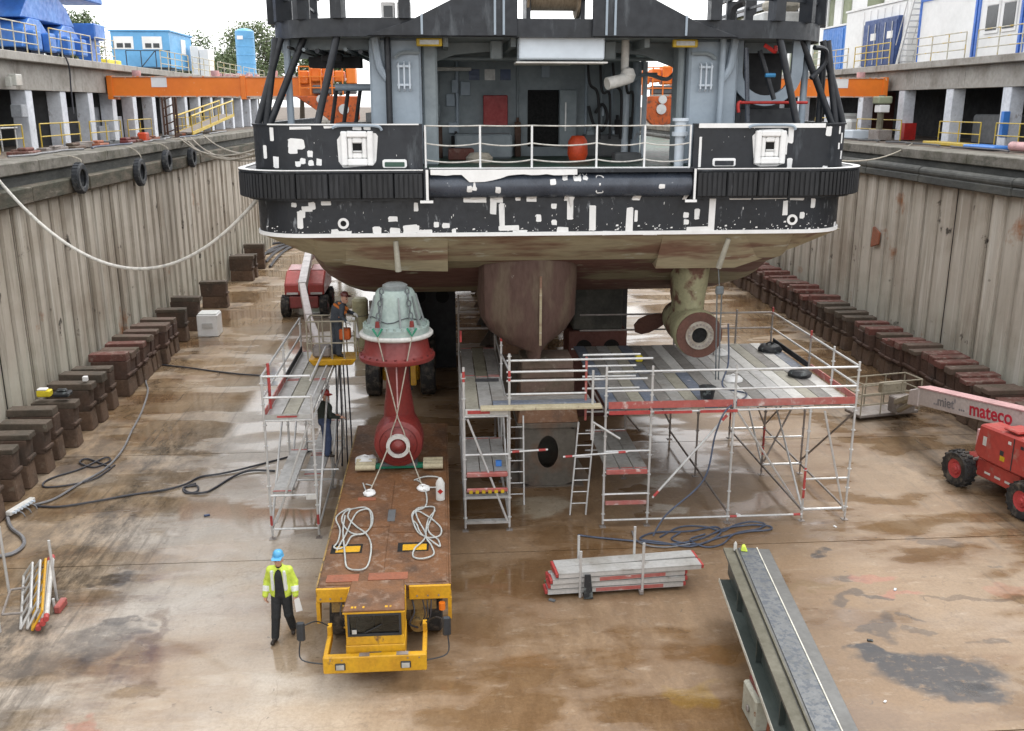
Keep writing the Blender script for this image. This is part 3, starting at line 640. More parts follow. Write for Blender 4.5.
single(MB().bx(21.0, 21.6, 37.7, 41.2, ZC, ZC + .14), 'yellow_ramp', 'yellow_rail', 'flat yellow plate lying along the right quay', 'plate', (21.3, 39, ZC), bevel=.02)
single(MB().bx(20.5, 21.3, 34.8, 37.0, ZC, ZC + .16), 'blue_tarp', 'container_blue', 'folded blue tarpaulin lying on right quay', 'tarpaulin', (21, 36, ZC), bevel=.05)
single(MB().cyl((20.9, 31.9, ZC + .18), (20.9, 34.3, ZC + .18), .17, n=12), 'pink_roll', 'lift_pink', 'long pink roll lying on the right quay', 'roll', (20.9, 33, ZC), smooth=True)
single(MB().bx(22.0, 22.28, 36.95, 37.15, 8.7, 9.7), 'blue_sheet', 'container_blue', 'blue sheet hanging on a white right gallery column', 'sheet', (22.1, 37, 8.7), bevel=.02)
single(MB().bx(23.2, 24.6, 37.8, 41.3, ZC, ZC + 1.25), 'dark_machine', 'interior_mid', 'dark machine block inside right gallery bay', 'machine', (24, 39.5, ZC), bevel=.08)

# ------------------------------------------------------------------ orange dock arms reaching from both quays
def dock_arm(side):
    sg = 1 if side == 'left' else -1
    x0 = -15.3 if side == 'left' else 21.9
    x1 = -5.2 if side == 'left' else 11.3
    Y = 47.3
    t = thing('dock_arm', 'orange box-girder dock arm reaching from the %s quay towards the ship' % side, 'crane arm', (x0, Y, 10))
    seg = [x0, x0 + sg * 6.1, x1]
    for a, b_ in zip(seg[:-1], seg[1:]): MB().bx(*sorted((a + sg * .02, b_ - sg * .02)), Y, Y + .9, 10.34, 11.2).build('girder', 'orange', t, bevel=.03)
    for z in (10.31, 11.19):
        for a, b_ in zip(seg[:-1], seg[1:]): MB().bx(*sorted((a + sg * .14, b_ - sg * .14)), Y - .05, Y + .95, z, z + .05).build('flange_strip', 'lift_pale', t)
    for xx in seg[:2]: MB().bx(xx - .12, xx + .12, Y - .06, Y + .96, 10.2, 11.26).build('flange', 'orange', t, bevel=.01)
    MB().bx(*sorted((x0 + sg * 1.9, x0 + sg * 2.6)), Y - .02, Y - .003, 10.75, 11.19).build('bare_patch', 'white_panel', t)
    for k in (1.2, 4.8, 7.5):
        MB().lathe([(.16, 0), (.2, .1), (.2, .3)], (x0 + sg * k, Y + .2, 11.2), n=12).build('lug', 'lift_pink', t, smooth=True)
    # slewing head at the ship end
    hx = x1 + sg * .15
    h = MB()
    for k in range(5): h.bx(hx - 1.3 + k * .55 - .22, hx - 1.3 + k * .55 + .22, Y - .3, Y + .7, 10.9 + .1 * (k % 2), 11.5 + .13 * (k % 3))
    h.build('drive_housing', 'orange', t, bevel=.05)
    f = MB()
    for k in range(5): f.bx(hx - 1.5 + .5 * k, hx - 1.44 + .5 * k, Y - .5, Y - .44, 10.4, 11.7)
    for z in (10.7, 11.2, 11.65): f.bx(hx - 1.5, hx + .56, Y - .51, Y - .45, z, z + .05)
    f.build('cage', 'orange', t)
    pl = [(hx - 1.7, 10.35), (hx + 1.2, 10.35), (hx + 1.25, 9.3), (hx + .9, 8.95), (hx + .1, 9.05), (hx - .8, 9.75)]
    if sg < 0: pl = [(2 * hx - a, z) for a, z in pl]
    MB().prism(pl, Y - .6, Y - .2, 'Y').build('elbow_plate', 'orange_dark', t, bevel=.03)
    for dx, z, r in ((.55, 9.75, .24), (-.5 * sg, 10.2, .2)): MB().lathe([(r, 0), (r, .1), (r * .6, .12)], (hx + dx * sg, Y - .72, z), 'Y', 16).build('pivot', 'galv', t, smooth=True)
    MB().bx(hx - .9, hx + 1.1, Y - .45, Y + .5, 10.45, 10.85).build('gearbox', 'interior_mid', t, bevel=.05)
    return t
dock_arm('left'); dock_arm('right')

# ------------------------------------------------------------------ blue crane on the left gallery
t = thing('portal_crane', 'huge blue portal crane on bogies standing on left gallery roof', 'crane', (-17.5, 36, 11.8))
for i, (y0, y1) in enumerate(((30.2, 33.2), (34.2, 37.4), (40.6, 43.6), (44.2, 47.2))):
    bg_ = MB(); zb = 11.8
    bg_.prism([(y0, zb + .35), (y1, zb + .35), (y1 - .3, zb + 1.05), (y1 - 1.0, zb + 1.5), (y0 + 1.0, zb + 1.5), (y0 + .3, zb + 1.05)], -17.5, -16.3, 'X')
    o = bg_.build('bogie', 'crane_blue', t, bevel=.04)
    for y in (y0 + .75, y1 - .75):
        MB().cyl((-16.75, y, zb + .4), (-16.95, y, zb + .4), .4, n=16).build('wheel', 'crane_dark_blue', o, smooth=True)
        MB().bx(-16.29, -15.95, y - .35, y + .35, zb + .25, zb + 1.0).build('motor', 'crane_blue', o, bevel=.06)
for (ya, yb) in ((30.6, 37.0), (41.0, 46.8)):
    e = MB().prism([(ya, 13.3), (yb, 13.3), (yb - .9, 14.1), (yb - 2.0, 14.55), (ya + 2.0, 14.55), (ya + .9, 14.1)], -17.6, -16.4, 'X'); e.build('equaliser_beam', 'crane_blue', t, bevel=.04)
MB().bx(-17.9, -16.1, 28, 50, 14.56, 16.6).build('sill_beam', 'crane_blue', t, bevel=.06)
for a, b_ in (((-17, 38.6, 12), (-17, 37.9, 14.6)), ((-17, 38.6, 12), (-17, 39.4, 14.6)), ((-17, 39.9, 12), (-17, 39.4, 14.6)), ((-17, 39.9, 12), (-17, 40.4, 14.6))): MB().bar(a, b_, .14, .14).build('brace', 'crane_dark_blue', t)
MB().prism([(41, 16.6), (49.6, 16.6), (47.8, 22), (42.5, 22)], -17.8, -16.2, 'X').build('portal_leg', 'crane_blue', t, bevel=.05)
MB().bx(-16.9, -15.9, 47.9, 49.3, 12.9, 13.6).build('buffer_box', 'crane_blue', t, bevel=.05); MB().bx(-16.8, -16.2, 48, 49.2, 11.8, 12.9).build('buffer_post', 'crane_blue', t)
MB().bx(-18.6, -17.95, 32, 47, 11.85, 13.4).build('cable_trough', 'crane_dark_blue', t, bevel=.04)

# ------------------------------------------------------------------ buildings and boxes on the quays
def corrug(mb, x0, x1, y0, y1, z0, z1, n, face='y', d=.035):
    mb.bx(x0, x1, y0, y1, z0, z1)
    for i in range(n):
        if face == 'y': a = x0 + (x1 - x0) * (i + .25) / n; mb.bx(a, a + (x1 - x0) / n * .5, y0 - d, y0 - .002, z0 + .08, z1 - .08)
        else: a = y0 + (y1 - y0) * (i + .25) / n; xx = x0 if face == 'x-' else x1; mb.bx(*sorted((xx + (-.002 if face == 'x-' else .002), xx + (-d if face == 'x-' else d))), a, a + (y1 - y0) / n * .5, z0 + .08, z1 - .08)
t = thing('site_office', 'light blue office container with white windows on stilts', 'container', (-20.8, 72, 11.8))
w = corrug(mb := MB(), -22.9, -18.9, 72, 78.2, 12.5, 14.95, 1); mb.build('wall', 'office_blue', t, bevel=.03)
MB().bx(-23, -18.8, 71.9, 78.3, 14.952, 15.05).build('roof', 'office_blue', t)
for x in (-22.7, -20.75):
    f = MB().bx(x, x + 1.35, 71.93, 71.995, 13.75, 14.6).build('window', 'white_panel', t)
    for k in (0, 1): MB().bx(x + .2 + k * .55, x + .62 + k * .55, 71.91, 71.928, 13.85, 14.15).build('pane', 'glass_dark', f)
MB().bx(-18.897, -18.84, 75, 76.2, 13.6, 14.6).build('window', 'white_panel', t)
for x in (-22.5, -20.6, -19.2): MB().bx(x, x + .15, 72.2, 72.35, 11.8, 12.5).build('stilt', 'interior_dark', t)
MB().bx(-21.6, -18.6, 70.8, 71.88, 12.42, 12.5).build('landing', 'interior_dark', t)
for x in (-21.6, -20.6, -19.6, -18.65): MB().bar((x, 70.85, 12.5), (x, 70.85, 13.6), .05, .05).build('rail_post', 'interior_dark', t)
MB().bar((-21.6, 70.85, 13.6), (-18.6, 70.85, 13.6), .05, .05).build('handrail', 'interior_dark', t)
MB().bar((-20.6, 70.8, 12.5), (-19.6, 70.8, 13.6), .05, .05).build('rail_brace', 'interior_dark', t)
single(MB().bx(-20.4, -18.6, 57.5, 60, 11.8, 12.45), 'yellow_bin', 'yellow_box', 'bright yellow bin below the light blue office', 'bin', (-19.5, 58, 11.8), bevel=.04)
single(MB().bx(-18.5, -17.9, 76, 78, 11.8, 14.2).bx(-17.85, -17.2, 76, 78, 11.8, 14.0), 'quay_tower', ['white_panel'], 'narrow white and navy cabinets beside the light blue office', 'cabinet', (-18, 77, 11.8), bevel=.03)
t = thing('silo', 'tall light blue silo with white label near the trees', 'silo', (-16.7, 88, 11.8))
MB().lathe([(.95, 11.8), (.86, 12.5), (.80, 12.9), (.80, 16.1), (.6, 16.25), (.2, 16.35), (0, 16.35)], (-16.7, 88, 0), n=24).build('tank', 'office_blue', t, smooth=True)
for z in (13.4, 14.1, 14.8, 15.5): MB().lathe([(.80, z), (.825, z + .02), (.825, z + .06), (.80, z + .08)], (-16.7, 88, 0), n=24).build('band', 'office_blue', t, smooth=True)
MB().bx(-17.2, -16.7, 87.13, 87.2, 15.4, 15.7).build('label_plate', 'white_panel', t)
mb = MB(); rnd = random.Random(2)
for i in range(12): mb.bx(-19.6 + i * .42, -19.4 + i * .42, 80 + rnd.uniform(0, 2), 80.3 + rnd.uniform(2, 3), 11.8, 12.35 + rnd.uniform(0, .15))
single(mb, 'timber_stack', 'lift_pink', 'low stack of pinkish timbers in front of the silo', 'timber stack', (-17, 81, 11.8))
for i, (x, y, w_, l_, h, m_, lab, nm) in enumerate([(23.2, 55.8, 3.4, 3.4, 2.5, 'container_blue', 'bright blue container on right gallery roof, leftmost of the boxes', 'blue_container'),
                                                  (23.06, 47.9, 5.4, 7.6, 3.1, 'white_panel', 'white cabin with a dark container end set in it on right gallery roof', 'white_cabin')]):
    t = thing(nm, lab, 'container', (x + w_ / 2, y + l_ / 2, 11.85))
    MB().bx(x, x + w_, y, y + l_, 11.86, 11.85 + h).build('wall', m_, t, bevel=.03)
    for k in range(7):
        yy = y + .3 + k * (l_ - .6) / 8.5; MB().bx(x - .04, x - .002, yy, yy + .3, 12.0, 11.7 + h).build('rib', m_, t)
    MB().bx(x - .06, x + w_ + .06, y - .06, y + l_ + .06, 11.852 + h, 11.95 + h).build('roof', 'white_panel', t)
t = thing('navy_container', 'dark navy container with doors towards the dock, under the white roof', 'container', (23, 50, 11.85))
MB().bx(22.75, 23.02, 48.4, 52.3, 11.86, 14.25).build('body', 'container_navy', t, bevel=.03)
for k in range(2):
    d = MB().bx(22.69, 22.745, 48.45 + k * 1.92, 50.32 + k * 1.92, 11.95, 14.05).build('door', 'container_navy', t)
    for q in (.5, 1.3): MB().cyl((22.66, 48.35 + k * 1.92 + q, 12.0), (22.66, 48.35 + k * 1.92 + q, 14.0), .025, n=6).build('lock_rod', 'galv', d)
    MB().bx(22.66, 22.688, 48.75 + k * 1.92, 49.35 + k * 1.92, 13.2, 13.55).build('placard', 'white_panel', d)
def cabin(y0, y1, x, wins, lab, z=11.85, h=2.9):
    t = thing('white_office_cabin', lab, 'cabin', (x, y0, z), group='white office cabins on the right gallery')
    MB().bx(x, x + 2.6, y0 + .05, y1 - .05, z + .01, z + h).build('wall', 'white_panel', t)
    for y in (y0, y1 - .16): MB().bx(x - .05, x + .14, y, y + .16, z + .005, z + h + .05).build('corner_post', 'frame_blue', t, bevel=.01)
    for zz in (z + h - .12,): MB().bx(x - .045, x + .12, y0 + .165, y1 - .165, zz, zz + .16).build('top_rail', 'frame_blue', t)
    for (a, b_) in wins:
        f = MB().bx(x - .05, x - .003, a - .1, b_ + .1, z + .95, z + 2.25).build('window', 'white_panel', t, bevel=.01)
        MB().bx(x - .07, x - .052, a, b_, z + 1.08, z + 2.05).build('pane', 'glass_dark', f); MB().bx(x - .08, x - .052, a - .05, b_ + .05, z + 2.08, z + 2.35).build('shutter_box', 'white_panel', f)
cabin(41.4, 46.5, 22.9, [], 'blank white office cabin with blue corner posts on right gallery roof')
cabin(38.0, 41.3, 22.9, [(38.5, 39.3), (39.75, 40.55)], 'white office cabin with two dark windows at the right edge')
cabin(33.5, 37.9, 22.9, [(34.5, 35.3)], 'white office cabin nearest the viewer, beyond the right edge')
cabin(41.4, 46.5, 22.95, [(42.4, 43.2), (44.2, 45.2)], 'upper white cabin stacked with a blue sill on the blank one', 14.95, 2.7)
t = thing('stair_tower', 'pale steel stair leaning against the white cabins', 'stair', (22.5, 46.9, 11.85))
for dx in (22.5, 23.3): MB().bar((dx, 47.6, 11.86), (dx, 46.4, 15.0), .06, .2).build('stringer', 'galv', t)
for k in range(12): f = (k + .5) / 12; MB().bx(22.5, 23.3, 47.6 - 1.2 * f - .12, 47.6 - 1.2 * f + .12, 11.86 + 3.14 * f, 11.9 + 3.14 * f).build('tread', 'galv', t)
for dx in (22.5, 23.3): MB().cyl((dx, 47.9, 12.8), (dx, 46.6, 16.0), .025, n=6).build('handrail', 'galv', t)
t = thing('workshop_hall', 'large pale workshop hall with a sloping roof behind the cabins', 'building', (40, 75, 8.3))
MB().prism([(30, 8.3), (60, 8.3), (60, 25), (45, 25), (30, 18.4)], 72, 110, 'Y').build('wall', 'hall_green', t)
MB().prism([(29.3, 18.3), (45, 25.25), (45, 25.6), (29.3, 18.65)], 71.6, 110.4, 'Y').build('roof', 'vent_grey', t)
for k in range(9):
    x = 30.2 + k * 2.4; top = min(18.3 + (x - 30) * .44, 24.8); MB().bx(x, x + 1.1, 71.85, 71.99, 8.4, top).build('wall_panel', 'white_panel', t)
for k in range(14):
    y = 73 + k * 2.6; MB().bx(29.86, 29.99, y, y + 1.3, 8.4, 18.2).build('wall_panel', 'white_panel', t)

# ------------------------------------------------------------------ trees behind the left quay
def tree(x, y, h, r, seed, lab, m_):
    rnd = random.Random(seed); t = thing('tree', lab, 'tree', (x, y, 8.3), group='trees behind the left quay')
    mb = MB(); mb.cyl((x, y, 8.2), (x + .2, y, 8.3 + h * .5), .32, .2, 8); tips = []
    for k in range(9):
        a = k * 2.4; q = Vector((x + .2 + math.cos(a) * r * .6, y + math.sin(a) * r * .6, 8.3 + h * rnd.uniform(.45, .9)))
        mb.cyl((x + .15, y, 8.3 + h * rnd.uniform(.28, .48)), q, .12, .04, 6); tips.append(q)
    mb.build('trunk', 'bark', t)
    c = MB()
    cl = [(q, rnd.uniform(.32, .5) * r) for q in tips]
    for k in range(26):
        a, e = rnd.uniform(0, 6.28), rnd.uniform(-.6, 1.3); rr = r * rnd.uniform(.45, .95)
        cl.append((Vector((x + math.cos(a) * math.cos(e) * rr, y + math.sin(a) * math.cos(e) * rr, 8.3 + h * .62 + math.sin(e) * rr * .9 * h / (2 * r))), rnd.uniform(.22, .42) * r))
    for q, cr in cl:
        for k in range(230):
            v = Vector((rnd.gauss(0, 1), rnd.gauss(0, 1), rnd.gauss(0, 1))).normalized() * cr * rnd.uniform(.4, 1.05) + q
            u = Vector((rnd.gauss(0, 1), rnd.gauss(0, 1), rnd.gauss(0, .6))).normalized(); w = u.orthogonal().normalized(); s = rnd.uniform(.09, .2)
            c.add([v - u * s, v + w * s * .55, v + u * s, v - w * s * .55], [(0, 1, 2, 3)])
    c.build('crown', m_, t)
tr = [(-29, 118, 9.5, 3.4, 'broad green tree right of the light blue office', 'leaf_green'), (-25.5, 124, 8.2, 3.0, 'small dark tree between the office and the silo', 'leaf_green'), (-20.5, 112, 10.5, 3.6, 'tall tree directly behind the silo', 'leaf_light'),
      (-16.6, 120, 9.3, 3.3, 'pale green tree just right of the silo', 'leaf_light'), (-12.8, 116, 8.2, 3.0, 'low tree beside the ship rail, right of silo', 'leaf_green'), (-41, 116, 12.6, 3.6, 'treetop showing above the left end of the blue office', 'leaf_green')]
for i, a in enumerate(tr): tree(a[0], a[1], a[2], a[3], 20 + i, a[4], a[5])
# ------------------------------------------------------------------ the ship, seen from astern
SX, SY = 2.80, 22.80
ship = thing('ship', 'navy and grey tug standing in the dock, stern towards the viewer, patched with white primer', 'ship', (SX, 30, 3.6))
def outline(hw, y0, r, yf, n=8):
    p = [(SX - hw, yf)]
    for i in range(n + 1): a = R(180 + 90 * i / n); p.append((SX - hw + r + r * math.cos(a), y0 + r + r * math.sin(a)))
    for i in range(n + 1): a = R(270 + 90 * i / n); p.append((SX + hw - r + r * math.cos(a), y0 + r + r * math.sin(a)))
    p.append((SX + hw, yf)); return p
def clip_poly(p, xa, xb):      # part of an outline between two X values (outline runs left to right)
    o = []
    for (a, b_) in zip(p[:-1], p[1:]):
        def lerp(x): t = (x - a[0]) / (b_[0] - a[0]); return (x, a[1] + (b_[1] - a[1]) * t)
        if abs(a[0] - b_[0]) < 1e-9:
            if xa <= a[0] <= xb: o += [a, b_]
            continue
        if b_[0] < xa or a[0] > xb: continue
        o += [a if a[0] >= xa else lerp(xa), b_ if b_[0] <= xb else lerp(xb)]
    r = []
    for q in o:
        if not r or (abs(q[0] - r[-1][0]) + abs(q[1] - r[-1][1])) > 1e-5: r.append(q)
    return r
def band(p, th, z0, z1, mb=None):      # wall of thickness th following a plan outline; inside is towards the ship centre
    mb = mb or MB(); n = len(p); inn = []
    for i, q in enumerate(p):
        a, b_ = Vector(p[max(i - 1, 0)]), Vector(p[min(i + 1, n - 1)]); d = (b_ - a).normalized(); nv = Vector((-d.y, d.x)); inn.append((q[0] + nv.x * th, q[1] + nv.y * th))
    v = [(x, y, z) for z in (z0, z1) for x, y in p] + [(x, y, z) for z in (z0, z1) for x, y in inn]
    f = []
    for i in range(n - 1):
        f += [(i, i + 1, n + i + 1, n + i), (2 * n + i + 1, 2 * n + i, 3 * n + i, 3 * n + i + 1), (n + i, n + i + 1, 3 * n + i + 1, 3 * n + i), (i + 1, i, 2 * n + i, 2 * n + i + 1)]
    f += [(0, n, 3 * n, 2 * n), (n - 1, 3 * n - 1, 4 * n - 1, 2 * n - 1)]
    return mb.add(v, f)
HW = 7.3
# underwater hull, lofted
def station(Y, hw, zt, zb, r, n=7):
    L = [(-hw, zt), (-hw, zb + r)]
    for i in range(1, n + 1): a = R(180 + 90 * i / n); L.append((-hw + r + r * math.cos(a), zb + r + r * math.sin(a)))
    return [(SX + x, Y, z) for x, z in L] + [(SX - x, Y, z) for x, z in L[::-1]]
ST = [station(22.98, 5.9, 6.97, 6.86, .08), station(23.65, 6.0, 6.97, 6.16, .35), station(24.4, 6.1, 6.97, 5.85, .8), station(25.4, 6.3, 6.97, 5.25, 1.3), station(27, 6.55, 6.97, 4.75, 1.9), station(31, 6.95, 6.97, 4.3, 2.2), station(40, 7.15, 6.97, 4.1, 2.1), station(60, 6.6, 6.97, 4.1, 2.2), station(74, 3.2, 6.97, 4.2, 2.0), station(80, .4, 6.97, 5.2, .3)]
hb = MB()
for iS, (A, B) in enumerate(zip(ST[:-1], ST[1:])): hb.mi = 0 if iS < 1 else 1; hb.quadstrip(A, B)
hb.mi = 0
hb.add(ST[0], [tuple(range(len(ST[0])))])
hull = hb.build('underwater_hull', ['hull_bottom', 'hull_dark'], ship, smooth=True)
# topsides forward of the stern
tp = MB().quadstrip([(x, y, 6.97) for x, y in outline(HW, SY, 1.3, 60)] + [(SX + .4, 80, 6.97)], [(x, y, 8.46) for x, y in outline(HW, SY, 1.3, 60)] + [(SX + .4, 80, 8.46)])
sb = MB(); band(outline(HW, SY, 1.3, 60), .06, 6.96, 8.42, sb)
sb.build('stern_plating', 'ship_navy_scuffed', ship, smooth=True, label='scuffed navy stern plating with white primer patches')
MB().prism(outline(HW - .02, SY + .03, 1.3, 60) + [(SX + 1, 80), (SX - 1, 80)], 8.425, 8.475, 'Z').build('main_deck', 'deck_green', ship)
MB().prism(outline(HW - .02, SY + .03, 1.3, 60), 6.90, 6.955, 'Z').build('stern_sole', 'hull_bottom', ship)
MB().quadstrip([(SX - HW, 60, 6.97), (SX - 2.2, 80, 6.97)], [(SX - HW, 60, 9.5), (SX - 2.2, 80, 10)]).quadstrip([(SX + HW, 60, 6.97), (SX + 2.2, 80, 6.97)], [(SX + HW, 60, 9.5), (SX + 2.2, 80, 10)]).build('bow_plating', 'ship_navy', ship)
band(outline(HW + .03, SY - .03, 1.32, 30), .05, 6.89, 6.98).build('white_waterline', 'white_paint', ship, smooth=True)
# yellow-grey wedge plates under the quarters
for low in ([(-4.36, 6.80), (-3.5, 6.44), (-2.42, 6.11), (-1.2, 5.93), (.12, 5.89)], [(5.40, 5.90), (7.47, 5.90), (9.06, 6.42), (10.1, 6.78)]):
    n = len(low); A_ = [(x, 22.97 + max(0, abs(x - SX) - 6.1) * .5, 6.885) for x, z in low]; B_ = [(x, 23.70 + max(0, abs(x - SX) - 6.1) * .2, z) for x, z in low]
    C_ = [(x, 25.2, min(z + .25, 6.88)) for x, z in low]; D_ = [(x, 25.2, 6.885) for x, z in low]
    q = MB(); q.quadstrip(A_, B_); q.quadstrip(B_, C_); q.quadstrip(D_, A_); q.quadstrip(C_, D_)
    for e in (0, n - 1): q.add([A_[e], B_[e], C_[e], D_[e]], [(0, 1, 2, 3)])
    q.build('quarter_plate', 'hull_bottom', ship)
# fenders: ribbed rubber blocks following the quarters
fo = outline(HW + .36, SY - .36, 1.5, 27.5)
cuts_l = [-4.95, -4.1, -3.35, -2.6, -1.85, -1.1, -.42]; cuts_r = [6.02, 6.75, 7.5, 8.25, 9.0, 9.75, 10.6]
for cuts in (cuts_l, cuts_r):
    for a, b_ in zip(cuts[:-1], cuts[1:]):
        seg = clip_poly(fo, a + .008, b_ - .008); fb = MB(); band(seg, .34, 7.82, 8.41, fb)
        L = [0.0]
        for p, q in zip(seg[:-1], seg[1:]): L.append(L[-1] + math.hypot(q[0] - p[0], q[1] - p[1]))
        o = fb.build('fender_block', 'fender_rubber', ship, bevel=.02)
        rb = MB(); nrib = max(2, int(L[-1] / .105))
        for k in range(nrib):
            s = (k + .5) / nrib * L[-1]
            for i in range(len(seg) - 1):
                if L[i] <= s <= L[i + 1] + 1e-9:
                    f = (s - L[i]) / max(L[i + 1] - L[i], 1e-6); p, q = Vector(seg[i]), Vector(seg[i + 1]); c = p.lerp(q, f); d = (q - p).normalized(); nv = Vector((d.y, -d.x))
                    e = c + nv * .012; rb.box((e.x, e.y, 8.11), (.075, .03, .54), Matrix.Rotation(math.atan2(d.y, d.x), 3, 'Z')); break
        rb.build('fender_ribs', 'fender_rubber', o)['kind'] = 'stuff'
    xs = cuts_l if cuts is cuts_l else cuts_r
    seg = clip_poly(outline(HW + .38, SY - .38, 1.5, 27.5), xs[0], xs[-1]); band(seg, .40, 8.412, 8.46).build('fender_top_plate', 'ship_navy', ship)
    seg = clip_poly(outline(HW + .2, SY - .2, 1.4, 27.5), xs[0], xs[-1]); band(seg, .22, 7.76, 7.815).build('fender_bottom_plate', 'ship_navy', ship)
    seg = clip_poly(outline(HW + .385, SY - .385, 1.5, 27.5), xs[0], xs[-1]); band(seg, .16, 8.462, 8.478).build('fender_edge_paint', 'white_paint', ship)
# stern roller between the fenders
pr = [(SY + .12, 8.40), (SY - .02, 8.40)] + [(SY - .02 - .34 * math.sin(R(a)), 8.10 + .30 * math.cos(R(a))) for a in range(10, 171, 16)] + [(SY - .02, 7.80), (SY + .12, 7.80)]
MB().prism(pr, -.28, 5.92, 'X').build('stern_roller', 'roller_steel', ship, smooth=True)
pieces('roller_cheek', 'ship_navy', ship, [(-.41, -.29, SY - .40, SY + .1, 7.74, 8.5), (5.93, 6.01, SY - .4, SY + .1, 7.74, 8.5)], bevel=.01)
pieces('cheek_edge', 'white_paint', ship, [(-.36, -.30, SY - .43, SY - .402, 7.785, 8.48), (5.94, 5.99, SY - .43, SY - .402, 7.765, 8.48), (-.5, -.2, SY - .43, SY - .402, 7.72, 7.78), (5.75, 6.03, SY - .43, SY - .402, 7.70, 7.76)])
rnd = random.Random(11)
top = [(-.28, 8.40)] + [(-.28 + i * .2, 8.46) for i in range(17)] + [(3.0, 8.42)]
p_ = [(-.25, 8.47)]; xs_ = [-.25 + .18 * i for i in range(20)]
low = [(x, 8.40 - (.03 + .17 * max(0, math.sin((x + .2) * 1.55)) ** 2 + rnd.uniform(0, .03) if x > .6 else .02 + rnd.uniform(0, .04))) for x in xs_]
MB().prism(low + [(xs_[-1], 8.478), (xs_[0], 8.478)], SY - .375, SY - .36, 'Y').build('primer_patch', 'white_paint', ship)
MB().bx(-.28, 5.92, SY - .36, SY + .12, 8.401, 8.476).build('deck_edge', 'ship_navy', ship)
MB().bx(-.28, 5.92, SY - .05, SY + .11, 8.477, 8.5).build('deck_edge_white', 'white_paint', ship)
# bulwarks either side of the open stern
bo = outline(HW, SY, 1.3, 36)
for xa, xb, nm in ((-4.6, -.42, 'left'), (6.0, 10.2, 'right')):
    band(clip_poly(bo, xa, xb), .14, 8.472, 9.46).build('bulwark', 'ship_navy', ship, smooth=True)
    band(clip_poly(outline(HW + .03, SY - .03, 1.32, 36), xa, xb), .22, 9.462, 9.50).build('bulwark_cap', 'ship_navy' , ship)
band(clip_poly(outline(HW + .035, SY - .035, 1.32, 36), -4.0, -.5), .02, 9.475, 9.505).build('cap_paint', 'white_paint', ship)
band(clip_poly(outline(HW + .035, SY - .035, 1.32, 36), 6.1, 9.2), .02, 9.40, 9.505).build('cap_paint', 'white_paint', ship)
# framed fairlead openings
for x, z0 in ((-2.30, 8.56), (7.47, 8.56)):
    f = MB()
    for a in ((x, x + .14, z0, z0 + .78), (x + .60, x + .74, z0, z0 + .78), (x + .141, x + .599, z0, z0 + .16), (x + .141, x + .599, z0 + .64, z0 + .78)): f.bx(a[0], a[1], SY - .13, SY - .003, a[2], a[3])
    for a in ((x + .15, x + .26, z0 + .165, z0 + .635), (x + .48, x + .59, z0 + .165, z0 + .635), (x + .261, x + .479, z0 + .165, z0 + .29), (x + .261, x + .479, z0 + .51, z0 + .635)): f.bx(a[0], a[1], SY - .08, SY - .003, a[2], a[3])
    o = f.build('fairlead', 'white_paint', ship, bevel=.025)
    MB().bx(x + .262, x + .478, SY - .02, SY - .002, z0 + .291, z0 + .509).build('opening', 'hole_black', o)
    MB().cyl((x + .27, SY - .06, z0 + .32), (x + .47, SY - .06, z0 + .32), .025, n=8).build('roller', 'galv', o)
    MB().prism(wob(x + .38, z0 + .38, .84, .84, rnd, 4, .12), SY - .008, SY - .0015, 'Y').build('primer_patch', 'white_paint', ship)
    MB().tube(spline([(x - .18, SY - .09, z0 + .85), (x - .05, SY - .1, z0 + .9), (x + .4, SY - .1, z0 + .91), (x + .85, SY - .1, z0 + .89), (x + .95, SY - .08, z0 + .8)], 5), .035).build('chafe_bar', 'ship_grey', o, smooth=True)
# oval mooring ports
for x in (-1.08, 6.75):
    o = MB().prism(wob(x, 8.60, .56, .19, rnd, 5, .05), SY - .05, SY - .002, 'Y').build('mooring_port', 'white_paint', ship, bevel=.01)
    MB().prism(wob(x, 8.585, .46, .11, rnd, 5, .02), SY - .06, SY - .051, 'Y').build('port_opening', 'deck_green' if x < 0 else 'ship_navy', o)
# draught eyes low on the quarters
for x in (-2.33, 8.53):
    o = MB().lathe([(.07, 0), (.13, 0), (.13, .03), (.07, .03)], (x, SY - .04, 7.22), 'Y', 20, loop=True).build('hull_eye', 'white_paint', ship, smooth=True)
    MB().lathe([(.0, 0), (.07, 0), (.07, .03)], (x, SY - .03, 7.22), 'Y', 16).build('eye_opening', 'hole_black', o)
